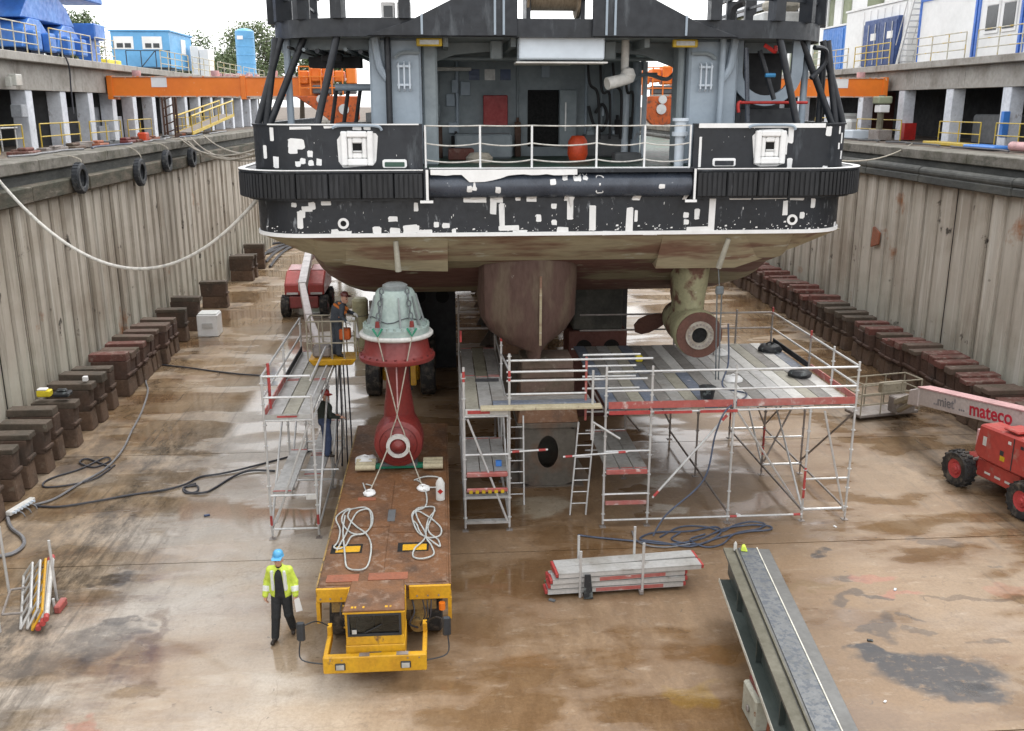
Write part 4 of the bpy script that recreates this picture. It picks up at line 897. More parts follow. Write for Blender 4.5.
# white primer patches (plan X, Z, width, height) painted on the plating
PT = [(271.5, 134, 4, 12), (265, 152, 3.5, 12), (276, 162, 6, 10), (296, 144, 15, 9), (293, 150, 9, 6), (310, 154, 5, 6), (303, 161, 5, 5), (298, 164, 5, 5), (311, 163, 5, 5), (319, 162, 5, 6), (357, 128, 8, 4), (352, 137, 6, 4),
      (302, 214, 6, 7), (300, 220, 5, 16), (307, 209, 10, 5), (312, 206, 6, 7), (294, 205, 5, 4), (371, 140, 5, 15), (367, 127, 6, 5), (393, 219, 9, 5), (377, 230, 8, 6), (395, 231, 9, 6), (335, 232, 7, 5), (326, 203, 9, 4),
      (474.5, 184, 4.5, 12), (469.5, 189, 5, 5.5), (498, 190, 5, 6), (475, 200, 22, 5), (496.5, 200, 12, 5), (493.5, 207, 6, 14), (502, 216, 5.5, 24), (509, 228, 20, 5), (518, 198.5, 5, 3.5), (531.5, 199, 10, 5), (436.5, 224.5, 5, 5), (446, 225.5, 7, 5), (454, 231, 4, 4), (416, 207, 4, 8),
      (411, 229, 15, 8), (538.5, 218, 5, 7), (554, 206, 5, 5), (554, 222.5, 5, 5), (553, 182, 6, 5), (565, 177, 5, 6), (577, 177, 7, 8), (585, 176, 5, 7), (600, 184.5, 7, 16), (636, 197.5, 8, 5), (662, 186.5, 5.5, 4), (570.5, 208, 6, 22), (566, 198, 4, 5), (592.5, 218, 6.5, 24),
      (629.5, 220, 7, 24), (636, 216, 3, 11), (684.5, 197, 4, 5), (686, 215, 5, 5), (686, 222, 5, 5), (695, 190, 5, 14), (562.5, 230, 11, 6), (697, 230, 22, 6), (697, 214, 5, 10), (712, 213, 6, 38), (785, 208, 5, 14), (802, 215, 4.5, 6), (813, 203, 5, 9), (797, 198, 14, 4), (835, 225, 4, 6), (770, 197, 34, 4), (740, 197.5, 22, 4),
      (829, 131, 7, 9), (842, 138, 2.5, 10), (840, 130, 2.5, 7), (839, 146, 2.5, 6), (841.5, 155, 2.5, 8), (791, 135, 5, 15), (789.5, 163, 5, 9), (825, 168, 6, 4), (786, 149, 2, 10), (300, 128, 20, 2.5), (330, 126.5, 12, 3), (700, 152, 2.5, 28), (520, 232, 14, 4), (610, 233, 16, 4), (650, 233, 14, 4), (345, 233, 12, 4), (425, 232, 14, 4)]
def stern_surface(x, z):      # plating plane at plan X and height z
    if -.28 < x < 5.92 and 7.80 < z < 8.40:
        c = (z - 8.10) / .30; return SY - .02 - .34 * math.sqrt(max(0, 1 - c * c))
    hw, y0, r = HW, SY, 1.3
    d = abs(x - SX) - (hw - r)
    return y0 if d <= 0 else y0 + r - math.sqrt(max(r * r - min(d, r * .98) ** 2, 0))
for ip, (px, py, w_, h_) in enumerate(PT):
    Y = SY
    for _ in range(4): q = atY(px, py, Y); Y = stern_surface(q.x, q.z)
    k = 23.6 / 950; pts = wob(q.x, q.z, w_ * k, h_ * k * 1.02, rnd, 4, .16)
    cx_, cz_ = q.x, q.z
    of = .008 + .0005 * (ip % 9)
    fr = [(x, stern_surface(x, z) - of, z) for x, z in pts]; bk = [(x, y + .02, z) for x, y, z in fr]; n = len(pts)
    MB().add(fr + bk + [(cx_, stern_surface(cx_, cz_) - of, cz_)], [(i, (i + 1) % n, 2 * n) for i in range(n)] + [(i, (i + 1) % n, n + (i + 1) % n, n + i) for i in range(n)]).build('primer_patch', 'white_paint', ship)
# ragged white speckle where the primer ends above the waterline
sp = MB()
for k in range(190):
    x = rnd.uniform(-4.2, 9.8); z = 6.99 + abs(rnd.gauss(0, .07)); s = rnd.uniform(.004, .02) * (1 if k % 5 else 1.8)
    y = stern_surface(x, z) - .006; sp.add([(x - s, y, z - s * .6), (x + s, y, z - s * .5), (x + s * .8, y, z + s * .7), (x - s * .7, y, z + s * .5)], [(0, 1, 2, 3)])
for k in range(110):
    x = rnd.uniform(-4, 9.6); z = rnd.choice([rnd.uniform(7.1, 7.75), rnd.uniform(7.05, 7.4), rnd.uniform(8.5, 9.4)]); 
    if z > 8 and -.45 < x < 6.05: continue
    s = rnd.choice([.002, .003, .004, .006, .009]) * (.6 if z > 8 else 1); y = stern_surface(x, z) - .006; e = rnd.uniform(1, 4)
    sp.add([(x - s, y, z - s * e), (x + s * .7, y, z - s * e * .8), (x + s, y, z + s * e), (x - s * .6, y, z + s * e * .7)], [(0, 1, 2, 3)])
o = sp.build('primer_specks', 'white_paint', ship); o['kind'] = 'stuff'
# centre skeg
def skeg_sec(z):
    u = max(0.0, min(1.0, (z - 3.50) / 2.1)); w = float(np.interp(u, [0, .06, .12, .23, .36, .5, 1], [.06, .17, .30, .55, .82, .95, .97])); y0 = 23.65 + (1 - u) * .15
    cx = SX - .62; w *= 1.3
    Lf = [(.28 - .09 * min(w, 1), y0), (-w * .55, y0 + .14), (-w * .9, y0 + .34), (-w, y0 + .6), (-w, y0 + 13)]
    Rt = [(.28 + .09 * min(w, 1), y0), (max(w * .70, .32), y0 + .14), (max(w * .93, .34), y0 + .34), (w + .02, y0 + .6), (w, y0 + 13)]
    if w < .3: Lf = [(.28 * w / .3 + (x - .28 if k == 0 else x), y) for k, (x, y) in enumerate(Lf)]; Rt = [(min(x, .36), y) for x, y in Rt]
    return [(cx + x, y, z) for x, y in Lf[::-1]] + [(cx + x, y, z) for x, y in Rt]
zs = [3.50, 3.56, 3.68, 3.9, 4.2, 4.6, 5.0, 5.5, 6.4]
sk = MB()
for a, b_ in zip(zs[:-1], zs[1:]): sk.quadstrip(skeg_sec(a), skeg_sec(b_))
s0 = skeg_sec(3.5); sk.add(s0, [tuple(range(len(s0)))])
sk.build('skeg', 'hull_red', ship, smooth=True)
MB().bx(SX - .37, SX - .31, 23.615, 23.67, 3.95, 5.75).build('skeg_seam', 'hull_bottom', ship)
# azimuth thruster still fitted on the right
def lathe_y(mb, prof, c, n=28, loop=False): return mb.lathe([(r, y) for r, y in prof], c, 'Y', n, loop=loop)
TX, TY, TZ = 6.58, 23.55, 4.18
th = lathe_y(MB(), [(.36, .0), (.60, .0), (.62, .06), (.62, .35), (.56, .6), (.54, 1.6), (.46, 2.3), (.30, 2.75), (.1, 2.9), (0, 2.9)], (TX, TY, TZ)).build('thruster_pod', 'thruster_paint', ship, smooth=True)
lathe_y(MB(), [(.37, -.06), (.60, -.06), (.60, .05), (.37, .05)], (TX, TY, TZ), loop=True).build('nose_ring', 'thruster_brown', th, smooth=True)
lathe_y(MB(), [(.21, -.10), (.37, -.10), (.37, .03), (.21, .03)], (TX, TY, TZ), loop=True).build('bearing_ring', 'ring_grimy', th, smooth=True)
MB().cyl((TX, TY - .01, TZ), (TX, TY + .05, TZ), .22, n=20).build('shaft_bore', 'hole_black', th)
for k in range(20):
    a = k * math.pi / 10; MB().cyl((TX + .29 * math.cos(a), TY - .125, TZ + .29 * math.sin(a)), (TX + .29 * math.cos(a), TY - .10, TZ + .29 * math.sin(a)), .028, n=6).build('bolt', 'galv_dull', th)
lg = []
for z, hx, y0, y1 in ((4.5, .40, .5, 2.1), (4.9, .42, .55, 2.0), (5.3, .47, .5, 2.0), (5.9, .52, .4, 2.1), (6.3, .56, .3, 2.2)):
    lg.append([(TX + hx * math.cos(R(t)) * 1.0, TY + (y0 + y1) / 2 + (y1 - y0) / 2 * math.sin(R(t)), z) for t in range(0, 361, 20)])
mb = MB()
for a, b_ in zip(lg[:-1], lg[1:]): mb.quadstrip(a, b_)
mb.build('thruster_leg', 'thruster_paint', ship, smooth=True)
pp = thing  # blades
PC = Vector((TX, TY + 2.45, TZ))
for k in range(3):
    a0 = R(198 + 120 * k); bl = MB(); P1, P2 = [], []
    for r, w_ in ((.3, .22), (.6, .36), (.9, .44), (1.12, .38), (1.25, .18)):
        for s_, lst in ((-1, P1), (1, P2)):
            aa = a0 + s_ * w_ / r * .75; lst.append(PC + Vector((r * math.cos(aa), s_ * w_ * .55, r * math.sin(aa))))
    bl.quadstrip(P1, P2); bl.quadstrip([p + Vector((0, .05, 0)) for p in P1], [p + Vector((0, .05, 0)) for p in P2])
    bl.build('propeller_blade', 'thruster_brown', ship, smooth=True)
# zinc pipe stubs under the counter
for (a, b_) in (((-1.12, 22.86, 6.78), (-1.08, 22.9, 6.04)), ((7.02, 22.92, 6.75), (6.86, 23.1, 6.0))): MB().cyl(a, b_, .062, .075, 12).build('pipe_stub', 'plank_cream', ship, smooth=True)
# rail with chains across the open stern
for x in (-.36, .92, 2.14, 3.68, 4.83, 5.93): MB().cyl((x, SY + .05, 8.48), (x, SY + .05, 9.47), .026, n=6).build('rail_post', 'white_paint', ship)
xs = [-.36, .92, 2.14, 3.68, 4.83, 5.93]
for a, b_ in zip(xs[:-1], xs[1:]):
    for z, s_ in ((9.46, .012), (9.06, .06), (8.68, .06)): MB().tube(sag((a, SY + .05, z), (b_, SY + .05, z), s_, 10), .017, 5).build('rail_chain', 'rope_white', ship)
# working deck: bulkhead, door, fittings
BY = 28.6
o = MB().bx(-1.9, 5.7, BY, BY + .12, 8.475, 11.445).build('bulkhead', 'ship_grey_in', ship)
d = MB().bx(2.55, 3.45, BY - .05, BY - .003, 8.75, 10.35).build('doorway', 'hole_black', ship)
MB().bx(3.45, 3.95, BY - .32, BY - .26, 8.75, 10.35).build('door_leaf', 'ship_grey_in', d, bevel=.02); MB().bx(3.6, 3.64, BY - .36, BY - .325, 9.2, 10.0).build('handle', 'galv', d)
MB().bx(1.25, 1.95, BY - .22, BY - .003, 9.35, 10.2).build('red_cabinet', 'red_cabinet', ship, bevel=.02, label='dark red locker on the grey bulkhead')
for x, m_ in ((.85, 'sign_blue'), (1.3, 'sign_white'), (1.75, 'sign_blue')): MB().bx(x, x + .3, BY - .03, BY - .003, 10.62, 10.92).build('safety_sign', m_, ship)
MB().bx(-1.3, -.1, BY - .1, BY - .003, 8.8, 9.85).build('hatch_door', 'ship_grey', ship, bevel=.03)
for a in range(6): t_ = a * math.pi / 3; MB().bar((-.7 + .42 * math.cos(t_), BY - .13, 9.35 + .4 * math.sin(t_)), (-.7 + .28 * math.cos(t_ + .4), BY - .13, 9.35 + .27 * math.sin(t_ + .4)), .04, .04).build('hatch_dog', 'interior_dark', ship)
for x0, x1, z in ((-1.2, .9, 10.85), (2.1, 3.7, 11.0)): MB().bx(x0, x1, BY - .7, BY - .55, z, z + .1).build('strip_light', 'plank_white', ship, bevel=.02)
MB().bx(.4, 2.0, BY - 1.4, BY - .3, 8.476, 9.15).build('deck_locker', 'ship_grey_in', ship, bevel=.05); MB().bx(4.1, 5.2, BY - .9, BY - .2, 8.476, 9.1).build('deck_locker', 'interior_mid', ship, bevel=.05)
MB().lathe([(.0, 8.48), (.22, 8.48), (.28, 8.65), (.26, 8.98), (.17, 9.12), (0, 9.14)], (3.7, 26.2, 0), n=20).build('orange_buoy', 'orange_float', ship, smooth=True)
MB().lathe([(.0, 8.48), (.33, 8.48), (.36, 8.6), (.24, 8.72), (0, 8.74)], (1.0, 25.4, 0), n=18).build('rope_coil', 'rope_tan', ship, smooth=True)
for x, r, z1, m_ in ((5.25, .10, 10.6, 'ship_pale'), (5.55, .13, 11.1, 'ship_grey'), (5.78, .07, 11.1, 'ship_pale')): MB().cyl((x, 27.6, 8.476), (x, 27.6, z1), r, n=10).build('vent_pipe', m_, ship, smooth=True)
MB().tube(spline([(5.2, 27.2, 10.5), (5.7, 27.2, 10.75), (6.3, 27.2, 10.62), (6.6, 27.2, 10.9)], 6), .06).build('cable_pipe', 'ship_grey', ship, smooth=True)
mb = MB().cyl((4.55, 24.2, 11.445), (4.55, 24.2, 10.75), .10, n=12).cyl((4.6, 24.0, 10.55), (4.05, 23.8, 10.42), .14, .15, 14); mb.lathe([(0, -.2), (.14, -.16), (.2, 0), (.14, .16), (0, .2)], (4.6, 24.05, 10.62), n=16)
mb.build('deck_monitor', 'plank_white', ship, smooth=True, label='pale swivelling nozzle hanging under the upper deck')
rn = random.Random(77)
for k in range(16):      # valves, junction boxes and hoses on the bulkhead
    x = rn.uniform(-1.5, 6.2); z = rn.uniform(9.0, 10.9)
    if 2.3 < x < 4.2 or 1.0 < x < 2.1: z = rn.uniform(10.45, 10.95)
    w_, h_ = rn.uniform(.08, .3), rn.uniform(.1, .4); MB().bx(x, x + w_, BY - rn.uniform(.08, .2), BY - .004, z, z + h_).build('junction_box', rn.choice(['ship_grey', 'ship_grey_in', 'interior_dark', 'ship_pale']), ship, bevel=.012)
for k in range(7):
    x = (-1.6, -.05, .5, 2.25, 4.25, 4.7, 5.0)[k]; MB().cyl((x, BY - .06, 8.6), (x, BY - .06, 11.2), .03 + .01 * (k % 3), n=6).build('wall_pipe', ('ship_grey', 'ship_grey_in')[k % 2], ship, smooth=True)
MB().tube(spline([(4.3, BY - .25, 9.9), (4.45, BY - .3, 9.4), (4.7, BY - .3, 9.2), (4.85, BY - .3, 9.6), (4.7, BY - .28, 9.95), (4.5, BY - .28, 9.7)], 5), .05, 6).build('hung_hose', 'interior_dark', ship, smooth=True)
for k in range(5): MB().bx(-1.5 + 1.6 * k, -1.38 + 1.6 * k, 23.6, BY, 11.25, 11.446).build('deck_beam', 'ship_grey_in', ship)
for k in range(3): MB().cyl((-.2 + k * .5, 26.2 + k * .4, 11.1), (6.0 - k * .6, 26.2 + k * .4, 11.1), .05, n=8).build('overhead_pipe', 'ship_grey_in', ship, smooth=True)
MB().bx(.2, .9, 26.4, 27.2, 8.476, 8.78).build('deck_box', 'cap_red', ship, bevel=.03); MB().bx(4.6, 5.3, 25.4, 26.0, 8.476, 8.7).build('deck_box', 'interior_mid', ship, bevel=.03)
for k in range(9):      # stowed gear round the recess
    x = (-.9, -.2, .3, 4.2, 4.75, 5.1, 5.35, 2.15, -1.2)[k]; y = BY - rn.uniform(.3, 1.2); h_ = rn.uniform(.35, 1.3); w_ = rn.uniform(.12, .3)
    MB().bx(x, x + w_, y, y + .25, 8.476, 8.476 + h_).cyl((x + w_ / 2, y + .12, 8.476 + h_), (x + w_ / 2, y + .12, 8.6 + h_), .05, n=8).build('deck_gear', rn.choice(['interior_dark', 'interior_mid', 'ship_grey_in', 'block_rust']), ship, bevel=.02)
for k in range(4): MB().tube(spline([(4.1 + .35 * k, 27.4, 11.2), (4.15 + .35 * k, 27.2, 10.5 - .2 * (k % 2)), (4.4 + .33 * k, 27.3, 10.2), (4.5 + .3 * k, 27.5, 9.0)], 6), .04, 6).build('hydraulic_hose', 'interior_dark', ship, smooth=True)
# capstan at the right of the opening
MB().cyl((5.78, 23.3, 8.476), (5.78, 23.3, 9.2), .12, n=14).cyl((5.78, 23.3, 9.2), (5.78, 23.3, 9.3), .2, n=14).cyl((5.78, 23.3, 9.3), (5.78, 23.3, 9.55), .14, n=14).cyl((5.78, 23.3, 9.55), (5.78, 23.3, 9.62), .2, n=14).build('capstan', 'ship_pale', ship, smooth=True)
# grey side trunks that carry the upper deck
for sx in (-1, 1):
    c = SX + sx * 3.95
    xa, xb = sorted((c - sx * .72, c + sx * .5))
    tk = MB().bx(xa, xb, 23.7, 24.5, 8.476, 11.445).build('side_trunk', 'ship_grey', ship, bevel=.06)
    MB().bx(*sorted((c - sx * .72 - sx * .02, c - sx * .72 - sx * (.38 if sx < 0 else .2))), 23.95, 24.6, 8.476, 11.44).build('trunk_flange', 'ship_grey_in', ship, bevel=.05)
    xx = c - sx * .45
    for k in range(3): MB().tube([(xx + k * .13 * sx, 23.66, 10.25), (xx + k * .13 * sx, 23.58, 10.3), (xx + k * .13 * sx, 23.58, 10.85), (xx + k * .13 * sx, 23.66, 10.9)], .022).build('towel_rail', 'ship_pale', tk)
    for z in (10.36, 10.78): MB().bx(*sorted((xx - .03 * sx, xx + .3 * sx)), 23.6, 23.64, z, z + .05).build('rail_clip', 'ship_pale', tk)
    MB().cyl((c + sx * .05, 23.55, 8.9), (c + sx * .05, 23.55, 11.445), .075, n=10).build('drain_pipe', 'ship_navy' if sx < 0 else 'ship_grey', ship, smooth=True)
    MB().tube(spline([(c + sx * .05, 23.6, 10.5), (c + sx * .25, 23.6, 10.8), (c + sx * .35, 23.6, 11.44)], 6), .10, 8).build('drain_pipe', 'ship_grey', ship, smooth=True)
    MB().tube(spline([(c - sx * .1, 23.62, 11.0), (c - sx * .3, 23.62, 11.12), (c - sx * .7, 23.62, 11.12)], 5), .05, 6).build('conduit', 'ship_grey_in', ship, smooth=True)
    # yellow edged deck lamps
    lx = SX + sx * 3.02
    lb = MB().bx(lx - .3, lx + .3, 23.3, 23.42, 11.24, 11.42).build('deck_lamp', 'lamp_yellow', ship, bevel=.02); MB().bx(lx - .22, lx + .22, 23.285, 23.297, 11.28, 11.38).build('lens', 'lens', lb)
    # arched brackets beneath the upper deck
    MB().prism([(SX + sx * 3.4, 11.44), (SX + sx * 1.3, 11.44), (SX + sx * 1.3, 11.25), (SX + sx * 2.4, 11.15), (SX + sx * 3.4, 10.8)], 25.2, 25.35, 'Y').build('bracket', 'ship_grey_in', ship)
    MB().bx(*sorted((SX + sx * 1.25, SX + sx * 1.55)), 24.3, 24.6, 11.0, 11.445).build('bracket_block', 'ship_grey_in', ship, bevel=.03)
# pale box under the winch
MB().prism([(SY + .25, 11.447), (SY + .25, 10.95), (SY + .9, 10.9), (SY + .9, 11.447)], 1.85, 3.85, 'X').build('pale_casing', 'ship_pale', ship, bevel=.03)
MB().bx(1.78, 3.92, SY + .2, SY + .95, 10.86, 10.895).build('casing_lip', 'plank_white', ship)
# upper deck: floor, ring girder, posts and struts
UO = outline(6.8, SY + .05, 2.3, 33.5, 10)
MB().prism(outline(6.75, SY + .1, 2.3, 33.5, 10), 11.45, 11.50, 'Z').build('upper_deck', 'ship_grey_in', ship)
band(UO, .12, 11.42, 11.82).build('ring_girder', 'ship_navy', ship, smooth=True)
rail_z = (12.25, 12.75)
for z in rail_z: band(outline(6.78, SY + .07, 2.3, 33.5, 10), .07, z, z + .07).build('ring_rail', 'ship_navy', ship)
band(outline(6.78, SY + .07, 2.3, 33.5, 10), .12, 13.2, 13.5).build('ring_top', 'ship_navy', ship)
def on_outline(p, s):
    L = 0
    for a, b_ in zip(p[:-1], p[1:]):
        d = math.hypot(b_[0] - a[0], b_[1] - a[1])
        if L + d >= s: f = (s - L) / d; return (a[0] + (b_[0] - a[0]) * f, a[1] + (b_[1] - a[1]) * f, math.atan2(b_[1] - a[1], b_[0] - a[0]))
        L += d
    return (*p[-1], 0)
tot = sum(math.hypot(b_[0] - a[0], b_[1] - a[1]) for a, b_ in zip(UO[:-1], UO[1:]))
for s_ in (1, 3, 5, 6.6, 7.9, 8.8, 9.6, 10.4, 11.4, 12.9):
    for q in (s_, tot - s_):
        x, y, a = on_outline(UO, q)
        MB().box((x, y + .02, 12.5), (.16 if s_ < 11 else .26, .34, 1.395), Matrix.Rotation(a, 3, 'Z')).build('ring_post', 'ship_navy', ship)
# solid stern board of the upper deck with sloping shoulders and the towing winch gap
for sx in (-1, 1):
    P = [(SX - .15 + sx * .86, 11.43), (SX - .15 + sx * 4.3, 11.43), (SX - .15 + sx * 3.2, 11.80), (SX - .15 + sx * 1.75, 12.5), (SX - .15 + sx * .86, 12.9)]
    MB().prism(P, SY - .06, SY + .04, 'Y').build('stern_board', 'ship_navy', ship, bevel=.015)
    for dx in (1.15, 1.35, 3.0): MB().bx(*sorted((SX - .15 + sx * dx, SX - .15 + sx * (dx + .05))), SY - .09, SY - .062, 11.46, 11.8 + max(0, (3.2 - dx) * .45)).build('stiffener', 'ship_grey', ship)
wn = lathe = MB().lathe([(0, -.62), (.62, -.62), (.62, -.56), (.45, -.55), (.45, .55), (.62, .56), (.62, .62), (0, .62)], (SX - .15, SY + .75, 12.5), 'X', 28).build('winch_drum', 'drum_rope', ship, smooth=True)
for sx in (-.78, .48): MB().bx(SX + sx, SX + sx + .1, SY + .3, SY + 1.3, 11.44, 13.1).build('winch_frame', 'ship_navy', ship)
# white twin deck lamp boxes and kit above the shoulders
for dx in (.0, .36):
    o = MB().bx(-1.30 + dx, -.98 + dx, SY + .35, SY + .6, 11.78, 12.2).build('searchlight', 'white_panel', ship, bevel=.03); MB().bx(-1.24 + dx, -1.04 + dx, SY + .33, SY + .347, 11.86, 12.1).build('lens', 'glass_dark', o)
MB().tube(spline([(6.9, SY + .5, 11.8), (6.9, SY + .5, 12.0), (6.95, SY + .45, 12.15), (7.1, SY + .3, 12.22)], 5), .09, 8).build('periscope_vent', 'interior_dark', ship, smooth=True)
MB().bx(8.0, 9.1, SY + 1.5, SY + 2.4, 11.85, 12.15).build('raft_cradle', 'plank_white', ship, bevel=.04); MB().bx(8.15, 8.95, SY + 1.5, SY + 2.3, 12.16, 12.5).build('life_raft', 'rope_tan', ship, bevel=.12)
# raking tubular struts from ring girder to bulwark
SL = [((281, 42), (258, 124)), ((304, 42), (270, 124)), ((337, 36), (317, 122)), ((276, 42), (266, 124)), ((289, 46), (284, 122))]
for (a, b_) in SL[:4]:
    ya = 24.0 if a[0] < 310 else 23.1
    A = atY(a[0], a[1], ya); B = atY(b_[0], b_[1], 23.9 if b_[0] < 300 else 23.0)
    MB().cyl((A.x, A.y, 11.45), (B.x, B.y, 9.48), .085, n=12).build('strut', 'ship_navy', ship, smooth=True)
    C, D = 2 * SX - A.x + .1, 2 * SX - B.x + .1
    MB().cyl((C, A.y, 11.45), (D, B.y, 9.48), .085, n=12).build('strut', 'ship_navy', ship, smooth=True)
for x in (-3.62, 9.1, 9.55): MB().cyl((x, 24.2, 8.476), (x, 24.2, 11.445), .085, n=12).build('post', 'ship_grey' if x < 9.4 else 'ship_navy', ship, smooth=True)
MB().bx(-2.6, -1.75, 24.2, 25.6, 8.476, 9.5).build('winch_locker', 'interior_mid', ship, bevel=.05)
MB().cyl((-2.6, 25, 10.35), (-1.65, 25, 10.35), .09, n=10).build('cross_pipe', 'ship_grey', ship, smooth=True)
for k in range(6): MB().cyl((-3.5 + .33 * k, 23.6 + .2 * (k % 2), 11.22 - .04 * (k % 3)), (-3.3 + .33 * k, 30, 11.22 - .04 * (k % 3)), .035 + .012 * (k % 3), n=6).build('conduit', ('interior_dark', 'ship_grey_in', 'ship_navy')[k % 3], ship, smooth=True)
for k in range(4): MB().bx(-4.0, -1.7, 24.3 + 1.5 * k, 24.4 + 1.5 * k, 11.2, 11.446).build('deck_beam', 'ship_grey_in', ship); MB().bx(7.4, 9.4, 24.9 + 1.5 * k, 25.0 + 1.5 * k, 11.2, 11.446).build('deck_beam', 'ship_grey_in', ship)
MB().bx(-2.9, -2.4, 24.8, 25.3, 10.95, 11.15).build('fan_box', 'interior_dark', ship, bevel=.03); MB().bx(-3.3, -2.0, 25.6, 26.4, 10.85, 11.1).build('cable_tray', 'interior_dark', ship)
for k in range(3): MB().cyl((-2.75 + .3 * k, 25.2, 9.46), (-2.6 + .3 * k, 25.2, 10.3), .05, n=8).build('hydraulic_line', 'interior_dark', ship, smooth=True)
# dark stern lift frame with rounded plates on the right
MB().bx(7.35, 9.0, 24.3, 24.5, 9.0, 9.85).bx(7.35, 7.5, 24.1, 25.2, 8.476, 11.445).build('lift_frame', 'ship_navy', ship, bevel=.02)
arc = [(7.2 + .9 * math.cos(R(t)) + .85, 10.75 + .85 * math.sin(R(t))) for t in range(185, 361, 12)]
inn = [(7.2 + .62 * math.cos(R(t)) + .85, 10.75 + .6 * math.sin(R(t))) for t in range(185, 361, 12)]
MB().prism([(7.15, 11.44)] + arc + [(8.95, 11.44), (8.67, 11.44)] + inn[::-1] + [(7.43, 11.44)], 23.95, 24.05, 'Y').build('curved_bracket', 'ship_grey', ship)
MB().cyl((7.75, 23.7, 11.2), (8.15, 23.6, 10.05), .06, n=10).build('ram', 'ship_navy', ship, smooth=True); MB().cyl((7.38, 23.6, 11.25), (7.5, 23.5, 9.5), .06, n=8).build('ram', 'roller_steel', ship, smooth=True)
MB().cyl((7.25, 23.35, 9.98), (8.9, 23.35, 9.98), .035, n=8).build('red_bar', 'red_paint', ship, smooth=True); MB().tube(spline([(7.25, 23.35, 10.0), (7.18, 23.32, 9.95), (7.2, 23.32, 9.75)], 5), .04, 6).build('red_hook', 'red_paint', ship)
MB().tube(spline([(7.72, 23.3, 11.3), (7.85, 23.28, 11.22), (7.98, 23.28, 11.15), (8.0, 23.3, 11.28)], 5), .05, 6).build('red_hook', 'red_paint', ship)
MB().cyl((7.88, 23.55, 10.62), (8.12, 23.55, 10.62), .05, n=8).build('blue_band', 'blue_clip', ship)
MB().bx(7.6, 8.9, 25.3, 25.5, 8.476, 11.44).build('dark_backing', 'interior_dark', ship)  # dark sheet added behind the lift frame, stands in for its shaded inside
# pipe stair below the ring, right
MB().tube(spline([(8.95, 23.3, 11.25), (9.3, 23.5, 11.2), (9.35, 23.6, 10.9), (9.0, 23.5, 10.55)], 6), .06, 8).build('bent_pipe', 'ship_navy', ship, smooth=True)
# deckhouse ahead of the working deck
MB().bx(SX - 4.2, SX + 4.2, 34.5, 52, 8.476, 11.3).build('deckhouse', 'ship_grey', ship, bevel=.05)
# ------------------------------------------------------------------ tyres hung on the left wall
for i, (px, py, sc) in enumerate(((80, 178, .50), (140, 172, .54), (167, 161, .47), (192, 157, .47))):
    q = atX(px, py, XL + .36)
    t = thing('hung_tyre', '%s black tyre from the left hanging on the left dock wall' % ordw(i), 'tyre', (q.x, q.y, q.z), group='tyres hung along the left wall')
    prof = [(sc * .58, -.10), (sc * .62, -.12), (sc * .9, -.13), (sc, -.09), (sc * 1.02, 0), (sc, .09), (sc * .9, .13), (sc * .62, .12), (sc * .58, .10), (sc * .72, 0), (sc * .58, -.10)]
    MB().lathe(prof, (q.x, q.y, q.z), 'X', 28).build('tyre', 'tyre_hung', t, smooth=True)
    tr_ = MB()
    for k in range(24): a = k * math.pi / 12; tr_.box((q.x, q.y + 1.015 * sc * math.cos(a), q.z + 1.015 * sc * math.sin(a)), (.17, .05, .03), Matrix.Rotation(a - math.pi / 2, 3, 'X'))
    tr_.build('tread', 'tyre_hung', t)['kind'] = 'stuff'
    MB().tube(spline([(q.x - .02, q.y + .05, q.z + sc * .75), (q.x + .06, q.y + .1, q.z + sc * 1.15), (XL + .05, q.y + .15, 8.28), (XL - .5, q.y + .2, 8.33)], 6), .02, 5).build('rope', 'rope_tan', t)
# ------------------------------------------------------------------ side blocks along both walls
def block_mesh(kind):
    h = 1.28; rn = random.Random(len(kind))
    base = MB().hexa([(-.62, -.27, 0), (.64, -.27, 0), (.64, .27, 0), (-.62, .27, 0), (-.60, -.25, h * .48), (.60, -.25, h * .48), (.60, .25, h * .48), (-.60, .25, h * .48)]).bx(-.12, .1, -.285, .285, .2, .34)
    top = MB(); z0 = h * .48 + .004
    top.hexa([(-.64, -.255, z0), (.58, -.255, z0), (.58, .255, z0), (-.64, .255, z0), (-.66, -.24, h), (.62, -.24, h), (.62, .24, h), (-.66, .24, h)]).bx(.50, .66, -.262, .262, z0 + .1, z0 + .2)
    return base.mesh('block_base', 'block_base', bevel=.03), top.mesh('block_body', kind, bevel=.02)
def cap_mesh(m_, tk): return MB().hexa([(-.68, -.235, 1.285), (.66, -.225, 1.285), (.66, .225, 1.285), (-.68, .235, 1.285), (-.67, -.225, 1.285 + tk), (.65, -.235, 1.285 + tk), (.65, .225, 1.285 + tk), (-.67, .225, 1.285 + tk)]).mesh('timber_cap', m_, bevel=.015)
bodies = [block_mesh('block_concrete'), block_mesh('block_rust')]
caps = {k: [cap_mesh('cap_' + k, tk) for tk in (.14, .20, .26)] for k in ('red', 'brown', 'dark')}
def block(x, y, kind, b, lab, grp, rnd, flip=1):
    t = thing('side_block', lab, 'dock block', (x + rnd.uniform(-.12, .10), y + rnd.uniform(-.04, .04), 0), R(rnd.uniform(-2, 2)) + (math.pi if flip < 0 else 0), grp, True)
    inst('block_base', bodies[b][0], t, (0, 0, 0)); inst('block_body', bodies[b][1], t, (rnd.uniform(-.03, .03), 0, 0), (0, 0, R(rnd.uniform(-2, 2)))); inst('timber_cap', rnd.choice(caps[kind]), t, (rnd.uniform(-.08, .08), 0, 0), (R(rnd.uniform(-1, 1)), R(rnd.uniform(-.7, .7)), R(rnd.uniform(-1.5, 1.5)))); t.scale = (rnd.uniform(.94, 1.04), rnd.uniform(.90, 1.04), rnd.uniform(.93, 1.07))
rnd = random.Random(17)
